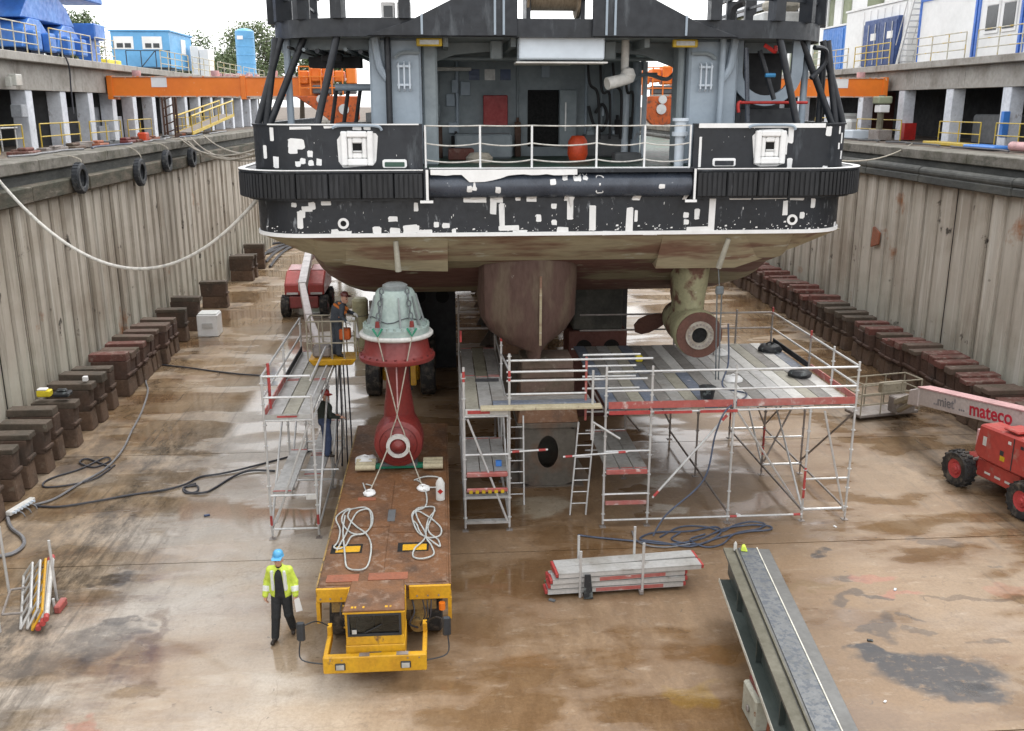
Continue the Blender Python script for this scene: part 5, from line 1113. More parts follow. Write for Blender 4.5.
near = [(21.4, 'dark'), (22.5, 'dark'), (23.95, 'dark'), (24.8, 'dark'), (25.9, 'dark'), (26.95, 'dark'), (28.0, 'dark'), (29.6, 'dark'), (30.4, 'dark'), (31.7, 'dark')]
for i, (y, k) in enumerate(near): block(-11.68, y, k, 0, 'dark mossy block, %s from the near end of the left wall row' % ordw(i), 'dark blocks along the left wall', rnd)
row = [33.2 + .62 * k for k in range(11)]
for i, y in enumerate(row): block(-11.68, y, 'red' if i in (0, 3, 8) else 'brown', 1, '%s %s block in the tight left row beside the white crate' % (ordw(i), 'red-capped' if i in (0, 3, 8) else 'brown-capped'), 'tight row of capped blocks by the left wall', rnd)
for i, (y, lab) in enumerate([(41.3, 'dark block just behind the white crate'), (43.4, 'dark block with a cable on top, beyond the white crate'), (48.6, 'lone brown block far along the left wall'), (56.2, 'nearer dark block of the far pair by left wall'), (57.4, 'middle dark block far along left wall'), (60.5, 'farthest dark block along left wall below ship fender')]): block(-11.68, y, 'dark', 0, lab, 'far blocks along the left wall', rnd)
y = 20.3; i = 0
while y < 62:
    if 37.4 < y < 40.6: k, b, dy = 'dark', 0, .82
    elif 58 < y: k, b, dy = 'brown', 0, 1.0
    else: k, b, dy = ('red' if rnd.random() < .72 else 'brown'), 1, .60
    if not (36.6 < y < 37.3): block(17.30, y, k, b, '%s block from the near end of the right wall row, %s top' % (ordw(i), {'red': 'red', 'brown': 'brown', 'dark': 'dark mossy'}[k]), 'blocks along the right wall', rnd, -1); i += 1
    y += dy
t = thing('white_crate', 'white painted steel crate beside the left block row', 'crate', (-10.47, 42.4, 0))
MB().bx(-10.92, -10.02, 41.95, 42.85, 0, .98).build('body', 'white_paint', t, bevel=.03); MB().bx(-10.88, -10.06, 41.99, 42.81, .982, 1.04).build('lid', 'reflective', t, bevel=.02); MB().bx(-10.7, -10.25, 41.90, 41.945, .4, .62).build('plate', 'galv', t)
t = thing('tool_case', 'small yellow case on a dark left block', 'case', (-11.9, 28.0, 1.55)); q = Vector((-11.9, 28.0, 1.56))
MB().bx(q.x - .2, q.x + .2, q.y - .13, q.y + .13, q.z, q.z + .2).build('shell', 'yellow_box', t, bevel=.03); MB().bx(q.x - .18, q.x + .1, q.y - .12, q.y + .1, q.z + .201, q.z + .25).build('lid', 'paper', t, bevel=.02)
single(MB().bx(-11.62, -11.15, 27.8, 28.2, 1.56, 1.7).bx(-11.55, -11.25, 27.9, 28.1, 1.7, 1.78), 'black_tool_bag', 'bag_black', 'black tool bag next to the yellow case on left block', 'bag', (-11.4, 28, 1.56), bevel=.04)
single(MB().bx(-11.35, -11.2, 29.5, 29.65, 1.56, 1.72), 'paper_bundle', 'paper', 'small white bundle on a dark left block', 'bundle', (-11.3, 29.6, 1.56), bevel=.02)
single(MB().prism([(38.5, 4.3), (39.2, 4.1), (39.15, 4.95), (39.0, 5.0), (38.45, 4.8)], XR - .05, XR + .02 - .14, 'X'), 'wall_bracket', 'plate_orange_rust', 'small rusty plate fixed on the right dock wall', 'bracket', (XR - .1, 38.8, 4.5), bevel=.02)

# ------------------------------------------------------------------ keel blocks under the ship
def keel_block(Y, lab, hole=True):
    t = thing('keel_block', lab, 'keel block', (SX - .1, Y, 0), group='keel blocks under the ship')
    cx = SX - .1
    b = MB(); w = .72; fr = Y
    # front plate with an oval hole: ring of quads
    N = 24; ov = [(cx + .28 * math.cos(2 * math.pi * k / N) * (1 if 1 else 1), .98 + (.30 if math.sin(2 * math.pi * k / N) >= 0 else -.30) * 0 + .46 * math.sin(2 * math.pi * k / N)) for k in range(N)]
    def edge(a):
        c, s_ = math.cos(a), math.sin(a); k = min(w / abs(c) if abs(c) > 1e-6 else 9, .82 / abs(s_) if abs(s_) > 1e-6 else 9); return (cx + c * k, .86 + s_ * k)
    # corner aware outline
    outr = [edge(2 * math.pi * k / N) for k in range(N)]
    for yy in (fr, fr + .05): b.add([(x, yy, z) for x, z in ov] + [(x, yy, z) for x, z in outr], [(k, (k + 1) % N, N + (k + 1) % N, N + k) for k in range(N)])
    b.add([(x, fr, z) for x, z in ov] + [(x, fr + .05, z) for x, z in ov], [(k, (k + 1) % N, N + (k + 1) % N, N + k) for k in range(N)])
    b.build('front_plate', 'keel_steel', t)
    MB().bx(cx - w - .03, cx - w + .02, fr + .051, fr + 1.6, 0, 1.66).bx(cx + w - .02, cx + w + .03, fr + .051, fr + 1.6, 0, 1.66).bx(cx - w, cx + w, fr + 1.55, fr + 1.6, 0, 1.66).build('side_plate', 'keel_steel', t)
    MB().bx(cx - w - .25, cx + w + .25, fr - .08, fr + 1.7, -.001, .04).build('base_plate', 'keel_steel', t)
    MB().bx(cx - w - .12, cx + w + .12, fr - .05, fr + 1.66, 1.665, 1.80).build('top_plate', 'keel_steel', t, bevel=.01)
    for sx in (-1, 1): MB().prism([(cx + sx * (w + .03), 0.04), (cx + sx * (w + .5), .04), (cx + sx * (w + .03), .8)], fr + .3, fr + .36, 'Y').build('gusset', 'keel_steel', t)
    MB().hexa([(cx - .82, fr - .02, 1.80), (cx + .82, fr - .02, 1.80), (cx + .82, fr + 1.6, 1.80), (cx - .82, fr + 1.6, 1.80), (cx - .70, fr + .3, 2.55), (cx + .70, fr + .3, 2.55), (cx + .70, fr + 1.4, 2.55), (cx - .70, fr + 1.4, 2.55)]).build('wedge', 'deck_rust', t, bevel=.02)
    for k, z in enumerate((2.56, 2.95, 3.2)): MB().bx(cx - .72 + .02 * k, cx + .72 - .02 * k, fr + .28, fr + 1.42, z, z + (.38 if k == 0 else .24)).build('timber', 'cap_brown', t, bevel=.02)
keel_block(23.75, 'nearest keel block with an oval hole, below the ship skeg')
for i, Y in enumerate((31, 35, 39, 43, 47, 51)): keel_block(Y, '%s keel block behind the front one, in the shade under ship' % ordw(i))
for i, (x, Y, z) in enumerate(((4.95, 29.6, 2.9), (-.5, 36, 3.4), (6.2, 36, 3.4), (4.3, 42, 3.4))):      # side cribs with round holes
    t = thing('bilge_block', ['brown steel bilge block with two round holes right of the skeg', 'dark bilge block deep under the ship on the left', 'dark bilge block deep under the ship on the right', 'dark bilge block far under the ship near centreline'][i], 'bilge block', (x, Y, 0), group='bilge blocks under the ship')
    MB().bx(x - .95, x + .95, Y, Y + 1.4, 0, z).build('body', 'keel_red' if i == 0 else 'interior_dark', t, bevel=.02)  # far bodies near black, shade under the hull put into the colour
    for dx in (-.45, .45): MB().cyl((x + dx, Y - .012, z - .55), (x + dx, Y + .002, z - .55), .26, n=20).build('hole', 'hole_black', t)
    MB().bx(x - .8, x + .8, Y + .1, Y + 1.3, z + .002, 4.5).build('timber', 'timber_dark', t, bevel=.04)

# ------------------------------------------------------------------ scaffolds
def post(t, x, y, z0, z1, m_='galv', red=None, name='upright'):
    mb = MB(); mb.cyl((x, y, z0), (x, y, z1), .029, n=8)
    z = z0 + .25
    while z < z1 - .05: mb.cyl((x, y, z), (x, y, z + .02), .052, n=8); z += .5
    o = mb.build(name, m_, t, smooth=True)
    if red: MB().cyl((x, y, red[0]), (x, y, red[1]), .031, n=8).build('red_band', 'tip_red', o)
    if z0 < .2: MB().bx(x - .075, x + .075, y - .075, y + .075, .0, .012).cyl((x, y, .012), (x, y, z0), .018, n=6).build('foot_jack', 'galv_dull', o)
    return o
def tb(t, a, b_, name='ledger', m_='galv', r=.027, tip=False):
    o = MB().cyl(a, b_, r, n=8).build(name, m_, t, smooth=True)
    if tip:
        a, b_ = Vector(a), Vector(b_); d = (b_ - a).normalized()
        for e, s_ in ((a, 1), (b_, -1)): MB().cyl(e + d * s_ * .05, e + d * s_ * .22, r + .005, n=8).build('red_tip', 'tip_red', o)
    return o
def deck(t, x0, x1, y0, y1, z, m_, along='Y'):
    o = MB().bx(x0, x1, y0, y1, z, z + .055).build('deck_plank', m_, t, bevel=.006)
    if m_ in ('alu_deck', 'plank_grey'):
        for e in ((y0, y0 + .06), (y1 - .06, y1)): MB().bx(x0 + .01, x1 - .01, e[0], e[1], z + .056, z + .062).build('end_hook', 'toe_red', o)
    return o
# left tower
S1 = thing('scaffold_tower', 'narrow aluminium scaffold tower on the left, beside the yellow transporter', 'scaffold', (-3.6, 24, 0))
xa, xb = -4.15, -3.06; ys = (21.0, 24.05, 27.1)
for x in (xa, xb):
    for y in ys: post(S1, x, y, .08, 4.02 if x == xa else (3.55 if y < 22 else 3.0), red=(.35, .6) if y == 21 else None)
for y in ys:
    for z in (.25, 1.1, 2.95): tb(S1, (xa, y, z), (xb, y, z))
for x in (xa, xb):
    for ya, yb in zip(ys[:-1], ys[1:]):
        for z in (.25, 2.95): tb(S1, (x, ya, z), (x, yb, z))
    for ya, yb in zip(ys[:-1], ys[1:]): tb(S1, (x, ya, .3), (x, yb, 2.9), 'diagonal_brace')
for z in (3.5, 4.0):
    tb(S1, (xa, 21.0, z), (xb if z < 3.9 else xb, 21.0, z), 'guard_rail')
    for ya, yb in zip(ys[:-1], ys[1:]): tb(S1, (xa, ya, z), (xa, yb, z), 'guard_rail')
    tb(S1, (xb, 21.0, z - .1), (xb, 24.05, z - .1), 'guard_rail')
tb(S1, (xa + .1, 21.02, .4), (xb - .1, 21.02, 2.85), 'diagonal_brace')
for k, m_ in enumerate(('alu_deck', 'plank_cream', 'alu_deck')):
    for ya, yb in zip(ys[:-1], ys[1:]): deck(S1, xa + .05 + k * .34, xa + .37 + k * .34, ya + .03, yb - .03, 2.985, m_)
deck(S1, xa + .06, xa + .5, 21.06, 23.9, 1.12, 'alu_deck'); deck(S1, xa + .56, xb - .06, 24.1, 26.9, .92, 'alu_deck'); deck(S1, xa + .56, xb - .06, 22.6, 24.0, .92, 'alu_deck')
for ya, yb, m_ in ((21.03, 24.0, 'toe_red'), (24.08, 27.0, 'interior_dark')): MB().bx(xa + .01, xa + .04, ya, yb, 3.045, 3.2).build('toe_board', m_, S1)
MB().bx(xa + .03, xb - .03, 20.96, 20.99, 2.99, 3.10).build('toe_board', 'alu_deck', S1); MB().bx(xa + .3, xa + .75, 20.952, 20.958, 3.03, 3.07).build('red_mark', 'tip_red', S1)
tb(S1, (xa, 22.6, 1.1), (xb + .35, 22.6, 1.1), 'ledger'); MB().bx(xa + .85, xa + 1.1, 20.9, 20.96, 1.02, 1.14).build('tag', 'plank_white', S1)
MB().cyl((xa + .05, 21.6, 3.05), (xa + .05, 21.6, 4.15), .035, n=8).build('red_post', 'tip_red', S1)
# centre tower with stair platforms
S2 = thing('scaffold_tower', 'aluminium stair scaffold tower left of the skeg, with stepped decks', 'scaffold', (1, 24, 0))
xa, xb = .42, 1.48; ys = (21.1, 24.15, 27.2)
for x in (xa, xb):
    for y in ys: post(S2, x, y, .08, {21.1: 4.1 if x < 1 else 4.4, 24.15: 4.3 if x > 1 else 3.1, 27.2: 4.6}[y], 'galv' if y < 27 else 'galv_dull', red=(3.75, 4.0) if y == 21.1 else ((3.95, 4.25) if y == 24.15 else None))
for y in ys:
    for z in (.2, .85, 1.95, 2.9): tb(S2, (xa, y, z), (xb, y, z))
for z in (3.6, 4.1): tb(S2, (xa, 27.2, z), (xb, 27.2, z), 'guard_rail', 'galv_dull', .035)
for x in (xa, xb):
    for ya, yb in zip(ys[:-1], ys[1:]):
        for z in (.25, 2.92): tb(S2, (x, ya, z), (x, yb, z))
        tb(S2, (x, ya, .3), (x, yb, 2.8), 'diagonal_brace')
for z in (3.45, 3.95): tb(S2, (xb, 24.15, z), (xb, 27.2, z), 'guard_rail')
tb(S2, (xb, 21.1, 4.0), (xb, 24.15, 3.6), 'guard_rail'); tb(S2, (xa + .08, 21.06, 2.85), (xb - .05, 21.06, .25), 'diagonal_brace')
for k, ms in enumerate((('plank_cream', 'plank_grey'), ('alu_deck', 'wood_beige'), ('alu_deck', 'plank_grey'))):
    for (ya, yb), m_ in zip(zip(ys[:-1], ys[1:]), ms): deck(S2, xa + .05 + k * .33, xa + .36 + k * .33, ya + .03, yb - .03, 2.955, m_)
for k in range(3): deck(S2, xa + .05 + k * .33, xa + .36 + k * .33, 21.15, 23.6, 1.42, 'alu_deck')
MB().bx(xa + .03, xb - .03, 21.0, 21.06, 2.96, 3.10).build('toe_board', 'plank_white', S2); MB().bx(xa + .08, xa + .6, 20.985, 20.997, 3.0, 3.08).build('red_mark', 'tip_red', S2)
MB().bx(xa + .04, xb - .04, 21.02, 21.08, 1.40, 1.52).build('toe_board', 'toe_red', S2, bevel=.02); MB().bx(xa + .04, xb - .04, 21.02, 21.08, 1.02, 1.12).build('toe_board', 'toe_red', S2, bevel=.02)
for k in range(6): MB().bx(xa + .1 + k * .15, xa + .18 + k * .15, 21.005, 21.018, 1.0, 1.08).build('warning_stripe', 'lamp_yellow', S2)
for z in (.2, .85): MB().bx(xa + .03, xb - .03, 21.04, 21.2, z, z + .06).build('step', 'alu_deck', S2)
MB().bx(xb - .3, xb - .16, 21.5, 21.6, 1.49, 1.62).build('blue_tag', 'container_blue', S2)
MB().bx(xa + .35, xb - .1, 23.6, 23.62, 3.02, 3.1).build('dark_mark', 'interior_dark', S2)
# bridge between centre tower and the big platform
S3 = thing('scaffold_bridge', 'scaffold bridge of planks and white rails spanning before the keel block', 'scaffold', (2.6, 21.1, 3.0))
for k, m_ in enumerate(('timber_pale', 'plank_blue', 'plank_grey')): MB().bx(.75 - .3 * (k == 0) + .35, 3.62 - .1 * k, 20.78 + k * .30, 21.06 + k * .30, 3.125 + .015 * k, 3.185 + .015 * k).build('plank', m_, S3, bevel=.008)
for z, x1, y in ((4.22, 4.85, 21.15), (3.95, 3.3, 21.15), (3.72, 4.75, 21.2), (3.40, 3.3, 21.18), (4.14, 4.7, 21.85), (3.86, 4.6, 21.85), (3.6, 4.6, 21.85), (3.3, 4.7, 21.85)): tb(S3, (1.42 if y < 21.5 else 3.3, y, z), (x1 if y < 21.5 else x1, y, z), 'guard_rail')
for x, y, z0, z1 in ((3.3, 21.25, 2.7, 4.25), (3.42, 20.98, 2.3, 4.0)): MB().cyl((x, y, z0), (x, y, z1), .03, n=8).build('rail_post', 'toe_red' if x < 3.4 else 'galv', S3, smooth=True)
tb(S3, (3.42, 20.98, 2.75), (4.1, 21.0, 2.3), 'diagonal_brace')
for k in range(1): tb(S3, (1.5, 21.15, 1.98), (2.4, 21.15, 2.02), 'stub_tube', tip=True); tb(S3, (2.75, 21.0, 1.88), (4.3, 21.05, 1.95), 'stub_tube', tip=True)
# big platform on the right
S4 = thing('scaffold_platform', 'large scaffold working platform with planked deck under the right thruster', 'scaffold', (6.9, 24, 0))
X4 = (3.76, 6.85, 9.82); Y4 = (21.1, 24.15, 27.2)
for x in X4:
    for y in Y4:
        if x == 3.76 and y > 24: continue
        post(S4, x, y, .08, 4.05 if (y != 24.15 or x > 9) else 2.9, 'galv' if y < 22 else 'galv_dull', red=(3.9, 4.1) if y > 24 else None)
for x, y in ((4.85, 21.1), (4.85, 24.15), (8.72, 21.1), (8.72, 24.15), (8.72, 27.2)): post(S4, x, y, .08, 4.05 if x < 5 and y < 22 else 2.9, 'galv' if y < 22 else 'galv_dull', red=(.6, 1.4) if x > 8 else None)
for y in Y4:
    for (a, b_) in ((3.76, 6.85), (6.85, 9.82)):
        tb(S4, (a, y, 2.92), (b_, y, 2.92)); 
    tb(S4, (8.72, y, .3), (9.82, y, .3), r=.035); tb(S4, (8.72, y, 1.1), (9.82, y, 1.1)) if y < 25 else None
tb(S4, (3.76, 21.08, .18), (6.85, 21.08, .18)); tb(S4, (6.85, 21.08, .18), (8.72, 21.08, .18), tip=True)
for x in (3.76, 4.85, 6.85, 8.72, 9.82):
    for ya, yb in zip(Y4[:-1], Y4[1:]):
        if x < 5 and ya > 24: continue
        tb(S4, (x, ya, 2.9), (x, yb, 2.9), m_='galv_dull')
        if x > 6: tb(S4, (x, ya, .28), (x, yb, .28), m_='galv_dull', r=.03)
        if x > 8 : tb(S4, (x, ya, .3) if x < 9 else (x, ya, 2.8), (x, yb, 2.85) if x < 9 else (x, yb, .4), 'diagonal_brace', 'galv' if x < 9 else 'galv_dull')
for z in (.85, 1.42, 1.95): tb(S4, (3.76, 21.1, z), (4.85, 21.1, z)); tb(S4, (3.76, 24.15, z), (4.85, 24.15, z))
for k in range(3): deck(S4, 3.82 + k * .34, 4.14 + k * .34, 21.15, 23.9, 1.43, 'alu_deck')
MB().bx(3.8, 4.8, 21.02, 21.07, 1.38, 1.5).build('toe_board', 'toe_red', S4, bevel=.01); MB().bx(3.8, 4.8, 21.02, 21.1, .6, .68).build('step', 'toe_red', S4)
tb(S4, (4.95, 21.05, .75), (6.7, 21.05, 2.85), 'diagonal_brace', r=.03, tip=True); tb(S4, (6.95, 21.1, 2.85), (8.65, 21.5, .4), 'diagonal_brace')
tb(S4, (9.05, 21.05, 2.85), (9.75, 21.05, .25), 'diagonal_brace'); tb(S4, (8.75, 24.1, .4), (9.8, 24.1, 2.8), 'diagonal_brace', 'galv_dull'); tb(S4, (8.75, 27.15, 2.8), (9.8, 27.15, .4), 'diagonal_brace', 'galv_dull')
tb(S4, (4.0, 24.15, 2.9), (5.9, 27.2, .3), 'diagonal_brace', 'galv_dull'); tb(S4, (5.6, 27.2, 2.9), (6.85, 27.2, .5), 'diagonal_brace', 'galv_dull'); tb(S4, (6.85, 27.2, 2.9), (5.9, 27.2, 1.2), 'diagonal_brace', 'galv_dull')
for z in (3.45, 3.92):
    for (a, b_) in ((3.76, 6.85), (6.85, 9.82)): tb(S4, (a, 21.1, z), (b_, 21.1, z), 'guard_rail'); 
    tb(S4, (6.85, 27.2, z + .03), (9.82, 27.2, z + .03), 'guard_rail', 'galv_dull'); tb(S4, (4.0, 27.2, z + .03), (6.85, 27.2, z + .03), 'guard_rail', 'galv_dull')
    for ya, yb in zip(Y4[:-1], Y4[1:]): tb(S4, (9.82, ya, z + .02), (9.82, yb, z + .02), 'guard_rail')
post(S4, 9.82, 22.6, 2.9, 4.05); post(S4, 8.72, 27.2, 2.9, 4.05, 'galv_dull')
rnd = random.Random(23)
ms = ['plank_blue', 'plank_grey', 'plank_cream', 'plank_blue', 'plank_grey', 'alu_deck', 'plank_cream', 'plank_blue', 'plank_grey', 'alu_deck', 'plank_white', 'plank_grey', 'alu_deck', 'alu_deck', 'plank_white', 'plank_cream', 'plank_grey', 'plank_white']
for k in range(18):
    x0 = 3.82 + k * .333
    for j, (ya, yb) in enumerate(((21.14, 24.14), (24.18, 27.18))):
        m_ = ms[(k + j * (3 if k < 12 else 1)) % 18]; dz = rnd.uniform(0, .012)
        MB().bx(x0, x0 + .318, ya, yb, 2.95 + dz, 3.0 + dz).build('deck_plank', m_, S4, bevel=.006)
for (a, b_) in ((3.82, 6.8), (6.9, 9.78)):
    MB().bx(a, b_, 21.06, 21.09, 3.02, 3.19).build('toe_board', 'toe_red', S4, label='red toe board along the front of the platform')
for ya, yb in ((21.15, 24.1), (24.2, 27.1)): MB().bx(9.84, 9.87, ya, yb, 3.02, 3.18).build('toe_board', 'toe_red' if ya < 23 else 'interior_dark', S4)
MB().bx(7.0, 8.6, 21.14, 21.34, 3.02, 3.05).build('loose_board', 'toe_red', S4)
for x in (4.9, 6.0): MB().bx(x, x + .9, 20.985, 21.02, 2.90, 2.96).build('red_mark', 'tip_red', S4)
MB().bx(3.82, 4.8, 20.98, 21.02, 2.9, 2.985).build('toe_board', 'tip_red', S4)
# ladders
def ladder(x, y, h, lean, lab, w=.4, rz=0):
    t = thing('ladder', lab, 'ladder', (x, y, 0), group='aluminium ladders at the scaffolds')
    for dx in (0, w): MB().bar((x + dx, y, 0), (x + dx + lean[0], y + lean[1], h), .035, .06).build('stile', 'galv', t)
    n = int(h / .28)
    for k in range(1, n): f = k / n; MB().cyl((x + lean[0] * f, y + lean[1] * f, h * f), (x + w + lean[0] * f, y + lean[1] * f, h * f), .016, n=6).build('rung', 'galv', t)
ladder(1.56, 22.55, 2.3, (0, .35), 'aluminium ladder right of the centre stair tower')
ladder(3.05, 21.85, 2.35, (.22, .3), 'aluminium ladder left of the big platform, leaning')
# items on the platform
def bucket(x, y, z, r, lab):
    t = thing('bucket', lab, 'bucket', (x, y, z)); MB().lathe([(0, z), (r * .75, z), (r, z + r * 1.45), (r * .93, z + r * 1.45), (r * .7, z + .03), (0, z + .03)], (x, y, 0), n=18).build('tub', 'bag_black', t, smooth=True)
    MB().lathe([(r, z + r * 1.4), (r * 1.08, z + r * 1.45), (r, z + r * 1.5)], (x, y, 0), n=18).build('rim', 'bag_black', t, smooth=True)
bucket(6.36, 21.75, 3.02, .2, 'black bucket at the front of the big scaffold platform')
def heap(x, y, z, s, lab, nm, m_, seed):
    rn = random.Random(seed); t = thing(nm, lab, 'bag', (x, y, z)); mb = MB()
    pr = [(0, 0), (s, 0), (s * 1.05, s * .22), (s * .85, s * .5), (s * .4, s * .62), (0, s * .6)]
    mb.lathe(pr, (x, y, z), n=14); mb.v = [(a + rn.uniform(-.1, .1) * s, b_ + rn.uniform(-.1, .1) * s, c + (rn.uniform(-.08, .1) * s if c > z + .01 else 0)) for a, b_, c in mb.v]
    o = mb.build('sack', m_, t, smooth=True); MB().tube(spline([(x - s * .5, y, z + s * .5), (x - s * .1, y - .05, z + s * .85), (x + s * .4, y, z + s * .55)], 5), .025, 6).build('strap', m_, t)
heap(9.45, 26.2, 3.02, .33, 'black tool bag at the back right of the platform', 'tool_bag', 'bag_black', 1); heap(9.35, 23.55, 3.02, .30, 'black tool bag near the right toe board', 'tool_bag', 'bag_black', 2)
heap(7.45, 23.2, 3.02, .22, 'crumpled white cloth beside the hanging hose on platform', 'cloth', 'paper', 3); heap(7.9, 25.9, 3.02, .2, 'crumpled pale cloth at the back of the platform', 'cloth', 'paper', 4)
t = thing('yellow_canister', 'small yellow canister on the blue planks', 'canister', (5.4, 25.3, 3.02)); MB().bx(5.3, 5.5, 25.2, 25.4, 3.02, 3.2).build('body', 'yellow_box', t, bevel=.03); MB().cyl((5.4, 25.3, 3.2), (5.4, 25.3, 3.25), .05, n=10).build('cap', 'yellow_box', t)
# hanging chain hoist and hose beside the thruster
t = thing('chain_hoist', 'thin chain hoist hanging from the pipe stub beside the thruster', 'hoist', (6.9, 23.1, 3.0))
MB().cyl((6.86, 23.1, 6.0), (6.88, 23.0, 5.55), .012, n=5).build('top_hook', 'chain_steel', t); MB().bx(6.78, 6.98, 22.9, 23.02, 5.35, 5.56).build('hoist_body', 'chain_steel', t, bevel=.03)
for dx in (-.06, .06): MB().cyl((6.88 + dx, 22.96, 5.36), (6.93 + dx * .6, 22.9, 3.15), .018, n=5).build('chain', 'chain_steel', t)
single(MB().tube(spline([(7.15, 22.95, 4.6), (7.2, 22.9, 3.6), (7.0, 22.6, 3.06), (7.4, 21.9, 3.05), (6.6, 20.9, 3.0), (6.35, 20.85, 2.4), (6.1, 20.75, 1.3), (5.2, 20.6, .5), (4.85, 20.4, .05)], 8), .022, 6), 'hanging_hose', 'hose_blue', 'dark hose hanging from the platform down to the floor', 'hose', (6.5, 21, 0), smooth=True)

# ------------------------------------------------------------------ yellow transporter
T = thing('heavy_transporter', 'yellow flatbed transporter with a rusty steel deck carrying the red thruster', 'transporter', (-1.22, 16.0, 0))
dx0, dx1 = -2.44, .0
MB().bx(dx0, dx1, 16.1, 25.4, 1.16, 1.30).build('deck', 'deck_rust', T, bevel=.015)
for (a, b_, c, d) in ((-2.40, -1.25, 16.15, 18.6), (-1.23, -.05, 16.15, 18.3), (-2.40, -1.25, 18.65, 21.2), (-1.23, -.05, 18.35, 21.2)): MB().bx(a, b_, c, d, 1.302, 1.312).build('deck_plate', 'deck_rust', T)
for x in (-2.47, .005): MB().bx(x, x + .03, 16.12, 25.4, 1.0, 1.29).build('side_rail', 'deck_rust' if x > -1 else 'truck_frame', T)
pieces('front_beam', 'truck_yellow', T, [(-2.46, -1.79, 16.03, 16.09, 1.02, 1.295), (-.75, .03, 16.03, 16.09, 1.02, 1.295)], bevel=.01)
for x in (-2.47, -.03): MB().prism([(16.03, 1.02), (16.35, 1.02), (16.2, .62), (16.06, .58)], x, x + .07, 'X').build('corner_bracket', 'truck_yellow', T)
for (a, b_, y) in ((-2.3, -1.7, 16.25), (-1.52, -.78, 16.28)): MB().bx(a, b_, y, y + .28, 1.313, 1.325).build('hatch_plate', 'plate_orange_rust', T)
MB().bx(-2.02, -1.62, 20.05, 20.22, 1.313, 1.325).build('hatch_plate', 'plate_orange_rust', T)
for x in (-2.05, -.72):
    f = MB().bx(x - .3, x + .32, 17.44, 17.84, 1.3135, 1.318).build('pocket', 'hole_black', T); MB().bx(x - .2, x + .28, 17.48, 17.74, 1.3185, 1.324).build('pocket_stop', 'truck_yellow', f)
MB().bx(-1.3, -1.14, 18.9, 19.5, 1.313, 1.323).build('slot_plate', 'interior_mid', T)
MB().bx(-2.2, -.25, 16.15, 25.2, .75, 1.155).build('chassis', 'truck_frame', T)
for y in (16.75, 18.7, 20.4, 22.1, 23.8):
    for x in (-2.12, -.3):
        w_ = MB().lathe([(.18, -.14), (.40, -.16), (.46, -.12), (.46, .12), (.40, .16), (.18, .14)], (x, y, .46), 'X', 20, loop=True).build('wheel', 'black_rubber', T, smooth=True)
        MB().cyl((x - .12, y, .46), (x + .12, y, .46), .19, n=12).build('rim', 'truck_frame', w_)
MB().cyl((-1.95, 16.6, .62), (-1.75, 16.3, .55), .17, n=12).build('air_tank', 'truck_frame', T, smooth=True); MB().bx(-1.98, -1.72, 16.12, 16.7, .45, .95).bx(-.66, -.4, 16.2, 16.9, .5, 1.0).build('steering_rod', 'truck_frame', T, bevel=.03)
MB().cyl((-.6, 16.0, .48), (-.6, 16.4, .55), .14, n=14).build('hydraulic_motor', 'truck_frame', T, smooth=True)
for z in (.5, .72, .95): MB().cyl((-1.98, 16.02, z), (-1.68, 16.02, z), .016, n=6).build('step_rung', 'truck_yellow', T)
MB().tube(spline([(-.7, 16.1, 1.0), (-.66, 15.95, .8), (-.75, 15.9, .6), (-.6, 16.0, .45)], 6), .018, 5).build('hose', 'cable_dark', T)
MB().cyl((-.14, 16.0, .82), (-.14, 16.0, .96), .06, n=10).build('beacon', 'orange', T)
# cab
cx0, cx1 = -1.84, -.80; RF, HT, FB = 14.97, .88, 15.0
MB().hexa([(cx0 - .02, RF, 1.38), (cx1 + .02, RF, 1.38), (cx1 - .02, 16.0, 1.40), (cx0 + .05, 16.0, 1.40), (cx0 - .02, RF, 1.45), (cx1 + .02, RF, 1.45), (cx1 - .02, 16.0, 1.47), (cx0 + .05, 16.0, 1.47)]).build('cab_roof', 'deck_rust', T, bevel=.02)
MB().bx(cx0 - .02, cx1 + .02, RF - .015, RF + .01, 1.375, 1.40).build('roof_edge', 'truck_yellow', T)
for x, d in ((-1.72, .025), (-1.66, .02), (-1.52, .022), (-1.13, .03), (-1.05, .02)): MB().bx(x, x + d * 1.6, RF + .05, RF + .11, 1.4515, 1.455).build('paint_chip', 'truck_yellow', T)
MB().hexa([(cx0, FB, .32), (cx1, FB, .32), (cx1, 15.9, .32), (cx0, 15.9, .32), (cx0, FB + .03, HT - .17), (cx1, FB + .03, HT - .17), (cx1, 15.9, HT - .17), (cx0, 15.9, HT - .17)]).build('nose', 'truck_yellow', T, bevel=.015)
MB().hexa([(cx0 + .01, FB + .04, HT - .168), (cx1 - .01, FB + .04, HT - .168), (cx1 - .01, 15.9, HT - .168), (cx0 + .01, 15.9, HT - .168), (cx0 + .01, 15.05, HT), (cx1 - .01, 15.05, HT), (cx1 - .01, 15.9, HT), (cx0 + .01, 15.9, HT)]).build('hood', 'truck_yellow', T, bevel=.012)
for x in (cx0 + .01, cx1 - .05): MB().hexa([(x, 15.06, HT), (x + .04, 15.06, HT), (x + .04, 15.14, HT), (x, 15.14, HT), (x, RF + .02, 1.38), (x + .04, RF + .02, 1.38), (x + .04, RF + .1, 1.38), (x, RF + .1, 1.38)]).build('pillar', 'truck_yellow', T)
MB().hexa([(cx0 + .055, 15.07, HT), (cx1 - .055, 15.07, HT), (cx1 - .055, 15.085, HT), (cx0 + .055, 15.085, HT), (cx0 + .055, RF + .02, 1.374), (cx1 - .055, RF + .02, 1.374), (cx1 - .055, RF + .035, 1.374), (cx0 + .055, RF + .035, 1.374)]).build('windshield', 'cab_glass', T)
